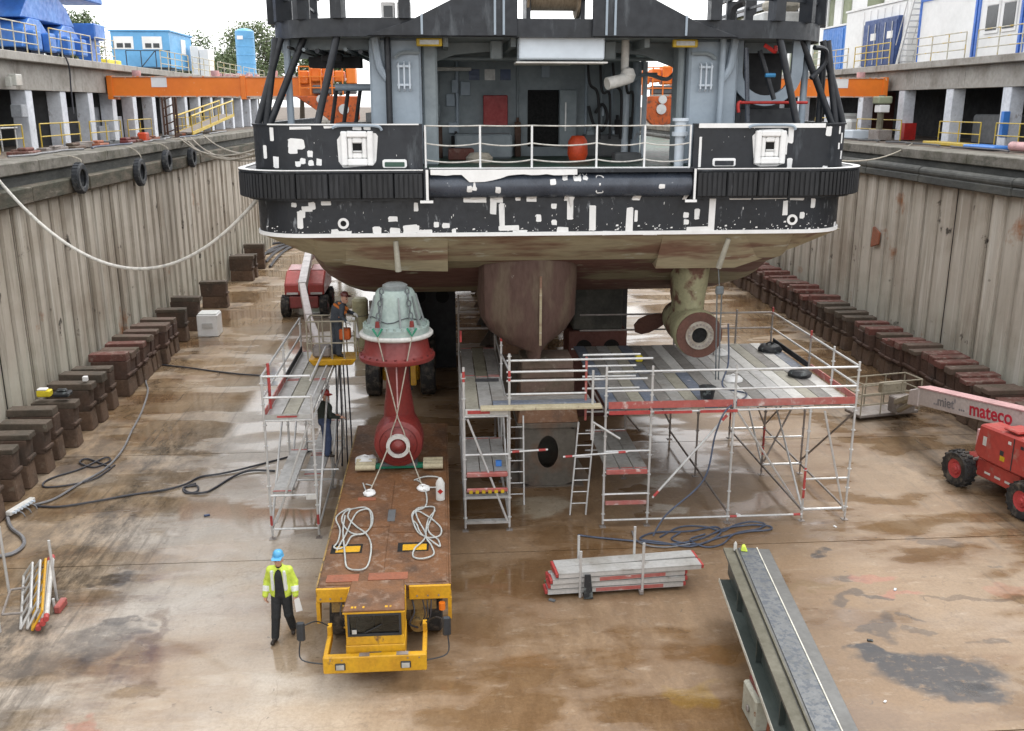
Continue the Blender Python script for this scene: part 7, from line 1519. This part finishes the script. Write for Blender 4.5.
# ------------------------------------------------------------------ stacked scaffold decks on the floor, centre
t = thing('stacking_rack', 'galvanised rack posts holding the stacked decks, front centre', 'rack', (3.7, 18.1, 0))
for x, y, h in ((2.78, 18.45, 1.05), (4.0, 18.5, 1.2), (2.72, 17.72, 1.05), (4.05, 17.8, 1.15)): MB().cyl((x, y, 0), (x, y, h), .03, n=8).build('post', 'galv', t, smooth=True)
for x in (2.74, 4.02): MB().bx(x - .04, x + .04, 17.7, 18.5, .02, .08).build('base_bar', 'galv_dull', t)
rnd = random.Random(31); k = 0
for lay in range(4):
    for j in range(2):
        y0 = 17.78 + j * .345; s_ = rnd.uniform(-.12, .12); x0, x1 = 2.15 + s_ + .03 * lay, 5.05 + s_ + (.25 if lay == 3 else 0); z = .09 + lay * .125; rz = R(4) + R(rnd.uniform(-1.2, 1.2))
        tt = thing('scaffold_deck', '%s deck of the stack, %s layer from the floor, %s side' % (['aluminium', 'grey'][j], ordw(lay), ['near', 'far'][j]), 'scaffold deck', ((x0 + x1) / 2, y0 + .16, z), rz, 'stacked scaffold decks', True)
        hl = (x1 - x0) / 2
        MB().bx(-hl, hl, -.155, .155, .075, .105).build('panel', 'alu_deck', tt); 
        for yy in (-.155, .115): MB().bx(-hl, hl, yy, yy + .04, 0, .074).build('side_rail', 'galv', tt)
        for e in (-1, 1): MB().bx(*sorted((e * hl, e * (hl + .06))), -.15, .15, .01, .10).build('end_cap', 'tip_red', tt, bevel=.01)
        if lay in (0, 2) and j == 0: MB().bx(-hl * .3, hl * .7, -.162, -.1555, .01, .09).build('red_strip', 'toe_red', tt)
single(MB().hexa([(2.78, 17.60, .02), (2.98, 17.6, .02), (2.98, 17.64, .02), (2.78, 17.64, .02), (2.80, 17.62, .55), (2.92, 17.62, .55), (2.92, 17.66, .55), (2.80, 17.66, .55)]), 'black_strap', 'bag_black', 'black strap hanging down the front of the deck stack', 'strap', (2.88, 17.62, 0))
# small litter on the floor
for i, (px, py, m_, s_, lab) in enumerate([(552, 601, 'interior_mid', .06, 'small grey lump left of the deck stack'), (207, 516, 'sign_blue', .06, 'small dark blue scrap on the wet left floor'), (870, 641, 'bag_black', .045, 'black scrap right of the girder'), (547, 581, 'shackle_green', .05, 'tiny green scrap beside the deck stack'), (885, 702, 'paper', .03, 'white scrap on the black stain'), (835, 527, 'paper', .04, 'white pebble near the platform foot'), (738, 515, 'paper', .05, 'white rag at the platform foot'), (895, 590, 'ship_pale', .04, 'pale blue scrap between red stains')]):
    q = at(px, py); rn = random.Random(i); mb = MB().box((q.x, q.y, s_ * .35), (s_ * 2.4, s_ * 1.3, s_ * .7), Matrix.Rotation(rn.uniform(0, 3), 3, 'Z')); single(mb, 'floor_scrap', m_, lab, 'scrap', (q.x, q.y, 0), bevel=s_ * .2)

# ------------------------------------------------------------------ rack of ladders and frames, lower left
t = thing('stacking_rack', 'low tube rack with tall posts at the left edge', 'rack', (-9.2, 18.4, 0))
for (px, py, h) in ((0, 632, 1.2), (9, 592, 1.5), (55, 612, 0.02), (57, 600, 1.35)):
    q = at(px, py); MB().cyl((q.x, q.y, 0), (q.x, q.y, max(h, .3)), .03, n=8).build('post', 'galv', t, smooth=True)
qa, qb, qc, qd = at(3, 620), at(11, 595), at(32, 592), at(26, 618)
for a, b_ in ((qa, qb), (qb, qc), (qc, qd), (qa, qd)): MB().cyl((a.x, a.y, .12), (b_.x, b_.y, .12), .025, n=6).build('base_tube', 'galv_dull', t)
def frame(px0, py0, px1, py1, w, m_, lab, z, ends=None):
    a, b_ = at(px0, py0), at(px1, py1); dd = (b_ - a).normalized(); rr = Vector((dd.y, -dd.x, 0)); 
    t = thing('short_ladder', lab, 'scaffold frame', (a.x, a.y, 0), group='frames stacked on the left rack')
    up = Vector((0, 0, w * .75)) + rr * w * .5
    z0 = Vector((0, 0, z))
    for o in (Vector(), up): MB().cyl(a + z0 + o + dd * (.1 if o.length else 0), b_ + z0 + o - dd * (.1 if o.length else 0), .028, n=8).build('stile', m_, t, smooth=True)
    for e in (a, b_): s_ = .1 if e is a else -.1; MB().cyl(e + z0, e + z0 + up + dd * s_, .026, n=8).build('end_bar', m_, t, smooth=True)
    for k in range(1, 5): q = a.lerp(b_, k / 5) + z0; MB().cyl(q, q + up, .022, n=6).build('rung', m_, t)
frame(21, 631, 24, 578, .42, 'galv', 'grey scaffold frame at the left of the stacked frames', .05); frame(28, 631, 32, 576, .42, 'galv', 'grey scaffold frame second from left in the stack', .06); frame(33, 633, 38, 574, .4, 'truck_yellow', 'yellow scaffold frame in the left stack', .07)
for i, (x0, y0, x1, y1) in enumerate(((39, 634, 48, 566), (44, 633, 51, 567), (48, 632, 54, 568))):
    a, b_ = at(x0, y0), at(x1, y1); tt = thing('scaffold_tube', '%s pale tube with red ends right of the yellow frame' % ordw(i), 'tube', (a.x, a.y, 0), group='tubes on the left rack')
    p0, p1 = Vector((a.x, a.y, .12 + .08 * i)), Vector((b_.x, b_.y, .12 + .08 * i)); dd = (p1 - p0).normalized()
    MB().cyl(p0, p1, .05, n=8).build('tube', 'plank_white', tt, smooth=True)
    for e, s_ in ((p0, 1), (p1, -1)): MB().cyl(e - dd * s_ * .01, e + dd * s_ * .16, .054, n=8).build('red_end', 'tip_red', tt, smooth=True)
single(MB().bx(at(58, 614).x - .08, at(58, 614).x + .05, at(58, 614).y, at(58, 614).y + .4, 0, .16), 'red_board', 'toe_red', 'dull red board leaning at the right of the tube rack', 'board', tuple(at(58, 614)), bevel=.02)
# power strip with many plugs
t = thing('power_strip', 'pale multi-socket power strip with plugs on the left floor', 'power strip', (-11.0, 23.2, 0)); a, b_ = at(8, 514, .15), at(33, 499, .15)
MB().bar(a, b_, .16, .12).build('housing', 'plank_white', t, bevel=.02)
for k in range(7):
    q = a.lerp(b_, (k + .7) / 8); dd = (b_ - a).normalized(); rr = Vector((dd.y, -dd.x, 0)); MB().cyl(q, q + rr * .16 + Vector((0, 0, .02)), .035, n=8).build('plug', 'ship_pale', t); 
    if k % 2: MB().tube(spline([q + rr * .16, q + rr * .26 - Vector((0, 0, .05)), q + rr * .3 - Vector((0, 0, .13))], 4), .016, 5).build('lead', 'cable_grey', t)
# ------------------------------------------------------------------ hoses and cables on the dock floor
def floor_cable(pts, r, m_, lab, z=0, nm='floor_cable'):
    P = [at(x, y) for x, y in pts]; P = [Vector((p.x, p.y, r + .002 + .008 * (i % 3))) for i, p in enumerate(P)]
    single(MB().tube(spline(P, 7), r, 6), nm, m_, lab, 'cable', (P[0].x, P[0].y, 0), smooth=True)
floor_cable([(0, 558), (14, 555), (24, 547), (22, 538), (12, 530), (8, 520), (11, 513)], .045, 'cable_grey', 'thick grey cable curving from the power strip to the left edge')
floor_cable([(35, 507), (60, 508), (95, 503), (130, 496), (165, 491), (185, 486), (200, 478), (220, 475), (240, 471), (265, 464), (300, 455), (325, 448)], .028, 'cable_dark', 'long dark cable from the power strip to the left scaffold')
floor_cable([(34, 506), (55, 500), (80, 485), (105, 470), (122, 452), (132, 432), (142, 412), (148, 392), (146, 382), (150, 372)], .03, 'cable_grey', 'grey cable running along the left blocks')
floor_cable([(110, 468), (88, 460), (80, 464), (94, 468), (110, 462), (105, 459), (80, 470), (55, 478), (44, 484), (46, 488), (70, 486), (95, 480), (115, 466)], .025, 'cable_dark', 'tangled dark cable loop beside the left blocks')
floor_cable([(184, 490), (190, 494), (205, 494), (215, 489), (235, 477), (252, 472), (275, 472)], .03, 'cable_dark', 'dark cable loop end left of the scaffold tower')
floor_cable([(185, 488), (197, 487), (197, 493), (186, 494), (184, 489), (196, 485)], .028, 'cable_dark', 'small coil of dark cable on the wet left floor')
floor_cable([(142, 363), (165, 366), (190, 369), (215, 372), (240, 375), (268, 377)], .03, 'cable_dark', 'dark cable lying across the floor to the tower head')
floor_cable([(578, 536), (600, 539), (640, 543), (670, 545), (700, 540), (725, 530), (750, 526), (768, 527), (770, 531), (745, 533), (715, 540), (690, 548), (660, 543), (640, 540), (655, 534), (690, 532), (715, 528), (720, 535), (700, 545), (672, 541), (680, 534)], .022, 'hose_blue', 'blue hose coiled in front of the big scaffold platform', nm='floor_hose')
floor_cable([(660, 538), (680, 528), (705, 528), (722, 532), (735, 526), (752, 523), (765, 525), (758, 530), (735, 535), (722, 545), (705, 548), (690, 541), (705, 535)], .02, 'hose_blue', 'second blue hose tangled at the platform foot', nm='floor_hose')
floor_cable([(632, 532), (636, 541), (648, 547), (668, 548), (690, 545)], .02, 'cable_grey', 'thin grey lead in front of the platform')
floor_cable([(240, 262), (262, 256), (280, 250), (296, 246)], .1, 'cable_dark', 'first dark pipe lying far left beyond the lift', nm='floor_pipe')
for i in range(4): floor_cable([(262 - 4 * i + 8, 268 - 5 * i), (272 - 3 * i + 6, 258 - 4 * i), (288 - 2 * i, 250 - 2 * i), (300, 246 - i)], .09, 'cable_dark', '%s dark hose of the far bundle behind the left lift' % ordw(i), nm='floor_hose')
# ------------------------------------------------------------------ mooring lines
e = Vector((-4.45, 24.1, 7.78))
single(MB().tube([Vector((-15.0, 28.0, 8.33)), Vector((-14.2, 28.1, 8.34)), Vector((-13.5, 28.2, 8.42))] + sag((-12.9, 28.3, 8.5), e, 2.45, 40), .045, 8), 'mooring_rope', 'rope_white', 'thick white mooring rope sagging from the left quay to the ship', 'rope', (-12.9, 28.3, 8.6), smooth=True)
for i, (ya, dz, s_) in enumerate(((50.5, 0, .55), (51.2, .03, .68), (52.0, .05, .6), (54.5, .02, .35), (49.2, .02, .45))):
    single(MB().tube(sag((-13.2 + .1 * i, ya, 8.34), (-4.5, 26.2 + .2 * i, 8.93 - .10 * i + dz), s_, 24), .032, 6), 'mooring_rope', 'rope_tan', '%s tan mooring line running from left quay to the ship bulwark' % ordw(i), 'rope', (-13.2, ya, 8.3), group='tan mooring lines on the left', smooth=True)
single(MB().tube(sag((20.2, 40.5, 8.35), (10.15, 25.0, 8.55), .3, 24), .025, 6), 'mooring_rope', 'rope_tan', 'thin mooring line from the right quay to the ship', 'rope', (20.2, 40.5, 8.3), smooth=True)

# ------------------------------------------------------------------ people: bodies grown as one continuous surface from a distance field
def sdf_surface(prims, vox, k=.02, cuts=()):
    pts = np.array([p for q in prims for p in q[:2]]); rmax = max(max(q[2], q[3]) for q in prims) + .04
    lo, hi = pts.min(0) - rmax, pts.max(0) + rmax; n = np.ceil((hi - lo) / vox).astype(int) + 1
    D = np.full(n, 9.0, np.float32); I = np.zeros(n, np.int16); best = np.full(n, 9.0, np.float32)
    def field(q, sl, G):
        a, b_, ra, rb, sc = np.array(q[0]), np.array(q[1]), q[2], q[3], np.array(q[5] if len(q) > 5 else (1, 1, 1))
        ab = (b_ - a) / sc; L = max((ab ** 2).sum(), 1e-9); X = [(G[i] - a[i]) / sc[i] for i in range(3)]
        t = np.clip((X[0] * ab[0] + X[1] * ab[1] + X[2] * ab[2]) / L, 0, 1)
        return (np.sqrt((X[0] - t * ab[0]) ** 2 + (X[1] - t * ab[1]) ** 2 + (X[2] - t * ab[2]) ** 2) - (ra + (rb - ra) * t)) * sc.min()
    for q in prims:
        m_ = max(q[2], q[3]) * max(q[5] if len(q) > 5 else (1,)) + .05
        i0 = np.maximum(np.floor((np.minimum(q[0], q[1]) - m_ - lo) / vox).astype(int), 0); i1 = np.minimum(np.ceil((np.maximum(q[0], q[1]) + m_ - lo) / vox).astype(int) + 1, n)
        sl = tuple(slice(a, b_) for a, b_ in zip(i0, i1)); G = np.meshgrid(*[lo[i] + vox * np.arange(i0[i], i1[i]) for i in range(3)], indexing='ij', sparse=True)
        d = field(q, sl, G).astype(np.float32); kk = min(k, max(q[2], q[3]) * .5)
        bsub = best[sl]; upd = d < bsub; I[sl][upd] = q[4]; best[sl] = np.minimum(bsub, d)
        h = np.clip(.5 + .5 * (D[sl] - d) / kk, 0, 1); D[sl] = D[sl] * (1 - h) + d * h - kk * h * (1 - h)
    for q in cuts:
        G = np.meshgrid(*[lo[i] + vox * np.arange(n[i]) for i in range(3)], indexing='ij', sparse=True); D = np.maximum(D, -field(q, None, G).astype(np.float32))
    S = D < 0; cn = [(i, j, l_) for i in (0, 1) for j in (0, 1) for l_ in (0, 1)]; m1 = [s - 1 for s in n]
    cnt = sum(S[i:i + m1[0], j:j + m1[1], l_:l_ + m1[2]].astype(np.int8) for i, j, l_ in cn); act = (cnt > 0) & (cnt < 8); idx = np.full(m1, -1, np.int64); idx[act] = np.arange(act.sum())
    C = np.argwhere(act); acc = np.zeros((len(C), 3)); w = np.zeros(len(C))
    for a in cn:
        for ax_ in range(3):
            if a[ax_]: continue
            b_ = list(a); b_[ax_] = 1; va = D[tuple((C + a).T)]; vb = D[tuple((C + b_).T)]; cr = (va < 0) != (vb < 0); t = va / (va - vb + 1e-12)
            p = C + np.array(a, float); p[:, ax_] += t; acc[cr] += p[cr]; w[cr] += 1
    V = acc / np.maximum(w, 1)[:, None] * vox + lo; mi = I[tuple(C.T)]
    F = []
    for ax_ in range(3):
        o1, o2 = [(1, 2), (2, 0), (0, 1)][ax_]; s0 = [slice(None)] * 3; s1 = [slice(None)] * 3; s0[ax_] = slice(0, -1); s1[ax_] = slice(1, None)
        A_, B_ = S[tuple(s0)], S[tuple(s1)]; E_ = np.argwhere(A_ != B_); E_ = E_[(E_[:, o1] > 0) & (E_[:, o2] > 0) & (E_[:, o1] < n[o1] - 1) & (E_[:, o2] < n[o2] - 1)]
        fl = A_[tuple(E_.T)]; u = np.zeros(3, int); v = np.zeros(3, int); u[o1] = 1; v[o2] = 1
        q = np.stack([idx[tuple((E_ - u - v).T)], idx[tuple((E_ - v).T)], idx[tuple(E_.T)], idx[tuple((E_ - u).T)]], 1); q[~fl] = q[~fl][:, ::-1]; F.append(q)
    F = np.concatenate(F); F = F[(F >= 0).all(1)]
    return V, F, mi
def sdf_object(name, prims, mats, parent, vox=.011, k=.02, cuts=()):
    V, F, mi = sdf_surface(prims, vox, k, cuts); me = bpy.data.meshes.new(name); me.from_pydata(V.tolist(), [], F.tolist())
    for m_ in mats: me.materials.append(M[m_])
    me.polygons.foreach_set('material_index', mi[F[:, 0]].astype(np.int32).tolist()); me.polygons.foreach_set('use_smooth', [True] * len(me.polygons)); me.update()
    o = bpy.data.objects.new(name, me); COL.objects.link(o); o.parent = parent; return o
def person(label, loc, rz, J, mats, helmet, vox=.0105, jacket=False, extra=None):
    # J: joints in local metres, facing -Y; keys end in l (x>0) or r (x<0); mats: skin, shirt, trousers, boots, eye, hand
    t = thing('person', label, 'person', loc, rz, None, True); P = []; bk = J.get('bulk', 1.0)
    def c(a, b_, ra, rb, m_, sc=(1, 1, 1)): P.append((tuple(J[a] if isinstance(a, str) else a), tuple(J[b_] if isinstance(b_, str) else b_), ra, rb, m_, sc))
    pel, che, nek, hd = (Vector(J[k]) for k in ('pelvis', 'chest', 'neck', 'head'))
    c(pel, pel.lerp(che, .5), .135 * bk, .125 * bk, 2, (1.15, .85, 1)); c(pel.lerp(che, .25), che, .13 * bk, .15 * bk, 1, (1.18, .82, 1)); c('sl', 'sr', .075, .075, 1)
    c(che, nek, .10, .06, 1); c(nek, hd - Vector((0, 0, .06)), .055, .055, 0)
    f = Vector(J.get('face', (0, -1, 0))).normalized(); sd_ = f.cross(Vector((0, 0, 1))).normalized()
    c(hd, hd + Vector((0, 0, .06)), .082, .082, 0, (1, 1.1, 1)); c(hd + f * .03 - Vector((0, 0, .07)), hd + f * .04 - Vector((0, 0, .03)), .055, .06, 0); c(hd + f * .098 + Vector((0, 0, .02)), hd + f * .115 - Vector((0, 0, .02)), .008, .015, 0)
    for s_ in (-1, 1): c(hd + sd_ * .085 * s_, hd + sd_ * .09 * s_ - Vector((0, 0, .03)), .015, .012, 0); c(hd + f * .088 + sd_ * .032 * s_ + Vector((0, 0, .022)), hd + f * .089 + sd_ * .038 * s_ + Vector((0, 0, .022)), .010, .010, 4)
    c(hd + f * .092 + sd_ * .02 - Vector((0, 0, .055)), hd + f * .092 - sd_ * .02 - Vector((0, 0, .055)), .008, .008, 0)
    for s_ in 'lr':
        c('s' + s_, 'e' + s_, .062 * bk, .052 * bk, 1); c('e' + s_, 'w' + s_, .05 * bk, .038 * bk, J.get('forearm', 1))
        w_, e_ = Vector(J['w' + s_]), Vector(J['e' + s_]); hdir = Vector(J.get('hd' + s_, (w_ - e_))).normalized(); pn = Vector(J.get('pn' + s_, (1 if s_ == 'r' else -1, 0, 0))); pn = (pn - hdir * pn.dot(hdir)).normalized(); ac = hdir.cross(pn)
        c(w_, w_ + hdir * .08, .028, .036, 5, (1, 1, 1)); pm = w_ + hdir * .085
        for q, (o, L) in enumerate(((-.030, .07), (-.010, .082), (.010, .078), (.029, .06))):
            b0 = pm + ac * o; b1 = b0 + hdir * L * .5 + pn * .012; c(b0, b1, .0115, .011, 5); c(b1, b1 + hdir * L * .4 + pn * L * .45, .0105, .0095, 5)
        b0 = w_ + hdir * .035 - ac * .03; c(b0, b0 + hdir * .045 - ac * .025 + pn * .02, .014, .011, 5)
        c('h' + s_, 'k' + s_, .098 * bk, .08 * bk, 2); c('k' + s_, 'a' + s_, .078 * bk, .068 * bk, 2)
        a_ = Vector(J['a' + s_]); td = Vector(J.get('toe' + s_, (0, -1, 0))).normalized(); c(a_ + Vector((0, 0, .06)), a_ - Vector((0, 0, .03)), .052, .05, 3); c(a_ - td * .04 - Vector((0, 0, .045)), a_ + td * .15 - Vector((0, 0, .055)), .045, .04, 3)
    sdf_object('body', P, mats, t, vox)
    hb = MB(); hc = hd + Vector((0, .012, .088)); hb.lathe([(.110, -.01), (.111, .03), (.101, .07), (.072, .105), (.035, .12), (0, .122)], (0, 0, 0), n=20); hb.lathe([(.100, -.012), (.122, -.018), (.122, -.008), (.110, .0)], (0, 0, 0), n=20)
    pk = MB(); rzh = math.atan2(f.x, -f.y)
    hb.v = [tuple(Matrix.Rotation(rzh, 3, 'Z') @ Vector((x * .9, y * 1.02, z * .92)) + hc) for x, y, z in hb.v]
    pk.hexa([Matrix.Rotation(rzh, 3, 'Z') @ Vector(q) + hc for q in ((-.085, -.19, -.03), (.085, -.19, -.03), (.1, -.1, -.02), (-.1, -.1, -.02), (-.085, -.19, -.02), (.085, -.19, -.02), (.1, -.1, .0), (-.1, -.1, .0))])
    o = hb.build('helmet', helmet, t, smooth=True); pk.build('peak', helmet, o, bevel=.01)
    if jacket:
        Q = []
        def cj(a, b_, ra, rb, m_, sc=(1, 1, 1)): Q.append((tuple(J[a] if isinstance(a, str) else a), tuple(J[b_] if isinstance(b_, str) else b_), ra, rb, m_, sc))
        cj(pel + Vector((0, 0, .02)), pel.lerp(che, .4), .172, .16, 0, (1.25, .86, 1)); cj(pel.lerp(che, .3), che + Vector((0, 0, .03)), .165, .17, 0, (1.22, .84, 1)); cj('sl', 'sr', .08, .08, 0); cj(che, nek - Vector((0, 0, .0)), .12, .075, 0)
        for s_ in 'lr':
            S_, E_, W_ = (Vector(J[x + s_]) for x in 'sew'); cj(S_, E_, .078, .07, 0); cj(E_, W_, .07, .056, 0)
            m1 = E_.lerp(W_, .45); cj(m1, E_.lerp(W_, .66), .068, .065, 1)
        for s_ in (-1, 1): cj(che + Vector((s_ * .12, -.13, .12)), pel + Vector((s_ * .12, -.125, .12)), .028, .028, 1)
        cuts = [(tuple(nek + Vector((0, -.17, .08))), tuple(pel + Vector((0, -.2, -.15))), .065, .13, 0, (1, 1.35, 1)), (tuple(nek + Vector((0, -.02, .08))), tuple(nek + Vector((0, -.03, .02))), .065, .06, 0)]
        sdf_object('jacket', Q, ['hivis', 'reflective'], t, vox, .025, cuts)
    if extra: extra(t, J)
    return t
# walking man in a hi-vis jacket
J1 = dict(pelvis=(0, 0, .96), chest=(.0, -.02, 1.34), neck=(.0, -.03, 1.53), head=(0, -.05, 1.66), sl=(.17, -.01, 1.43), sr=(-.17, -.01, 1.43), el=(.26, .02, 1.17), er=(-.26, .05, 1.17), wl=(.29, -.08, .95), wr=(-.29, -.06, .93),
          hl=(.09, 0, .92), hr=(-.09, 0, .92), kl=(.12, -.02, .50), kr=(-.10, -.12, .50), al=(.14, .16, .13), ar=(-.13, -.16, .10), hdl=(.02, -.1, -1), hdr=(0, -.1, -1), toel=(.25, -1, 0), toer=(-.15, -1, 0), face=(0, -1, -.05), bulk=1.08)
def e1(t, J):
    MB().hexa([(.30, -.16, .62), (.42, -.13, .64), (.42, -.125, .64), (.30, -.155, .62), (.27, -.14, .88), (.36, -.11, .9), (.36, -.105, .9), (.27, -.135, .88)]).build('paper_sheet', 'paper', t)
person('person in a yellow hi-vis jacket and blue helmet walking towards the viewer', (-3.2, 16.62, 0), R(-4), J1, ['skin', 'cloth_black', 'trouser_black', 'boot', 'eye', 'skin'], 'helmet_blue', .0095, True, e1)
# worker standing on the left scaffold, turned right
J2 = dict(pelvis=(0, 0, .95), chest=(.02, -.02, 1.33), neck=(.03, -.03, 1.51), head=(.06, -.03, 1.64), sl=(.12, -.14, 1.42), sr=(-.09, .12, 1.42), el=(.20, -.22, 1.16), er=(.04, .2, 1.15), wl=(.40, -.14, 1.10), wr=(.25, .10, 1.08),
          hl=(.04, -.09, .91), hr=(-.03, .09, .91), kl=(.09, -.10, .50), kr=(0, .1, .5), al=(.05, -.10, .10), ar=(-.04, .1, .10), hdl=(1, .1, .1), hdr=(1, 0, .1), pnl=(0, 0, -1), pnr=(0, 0, -1), toel=(1, -.3, 0), toer=(1, .1, 0), face=(.75, -.66, -.1), bulk=1.12)
person('person in a black jacket and jeans standing on the left scaffold', (-3.17, 23.9, .98), 0, J2, ['skin', 'cloth_green_black', 'denim', 'boot', 'eye', 'skin'], 'helmet_red')
# worker in the lift basket, leaning over his hands
J3 = dict(pelvis=(0, 0, .98), chest=(.09, -.05, 1.34), neck=(.17, -.07, 1.50), head=(.24, -.09, 1.61), sl=(.18, -.20, 1.42), sr=(.02, .12, 1.42), el=(.16, -.28, 1.15), er=(.30, .14, 1.2), wl=(.28, -.36, 1.04), wr=(.46, 0, 1.18),
          hl=(.05, -.09, .94), hr=(-.05, .09, .94), kl=(.06, -.10, .50), kr=(-.06, .1, .5), al=(.02, -.11, .10), ar=(-.10, .1, .10), hdl=(.7, -.2, -.3), hdr=(.7, -.4, -.3), pnl=(0, 0, -1), pnr=(0, 0, -1), toel=(.8, -.6, 0), toer=(1, -.1, 0), face=(.85, -.35, -.45), overall=True, bulk=1.22)
def e3(t, J):
    sdf_object('harness', [((-.02, -.18, 1.47), (.26, -.17, 1.25), .04, .04, 0), ((.26, -.17, 1.25), (.1, -.20, 1.12), .035, .03, 0), ((.1, -.17, 1.50), (.29, -.10, 1.33), .04, .05, 0)], ['harness_orange'], t, .012)
    MB().hexa([(.5, -.2, .55), (.62, -.16, .5), (.62, -.1, .5), (.5, -.14, .55), (.42, -.16, 1.1), (.5, -.12, 1.1), (.5, -.06, 1.1), (.42, -.1, 1.1)]).build('white_cloth', 'paper', t, bevel=.02)
person('person in grey overalls and an orange harness working in the lift basket', (-2.92, 25.62, 3.265), 0, J3, ['skin', 'overall_grey', 'overall_grey', 'boot', 'eye', 'glove'], 'helmet_maroon', .0115, False, e3)
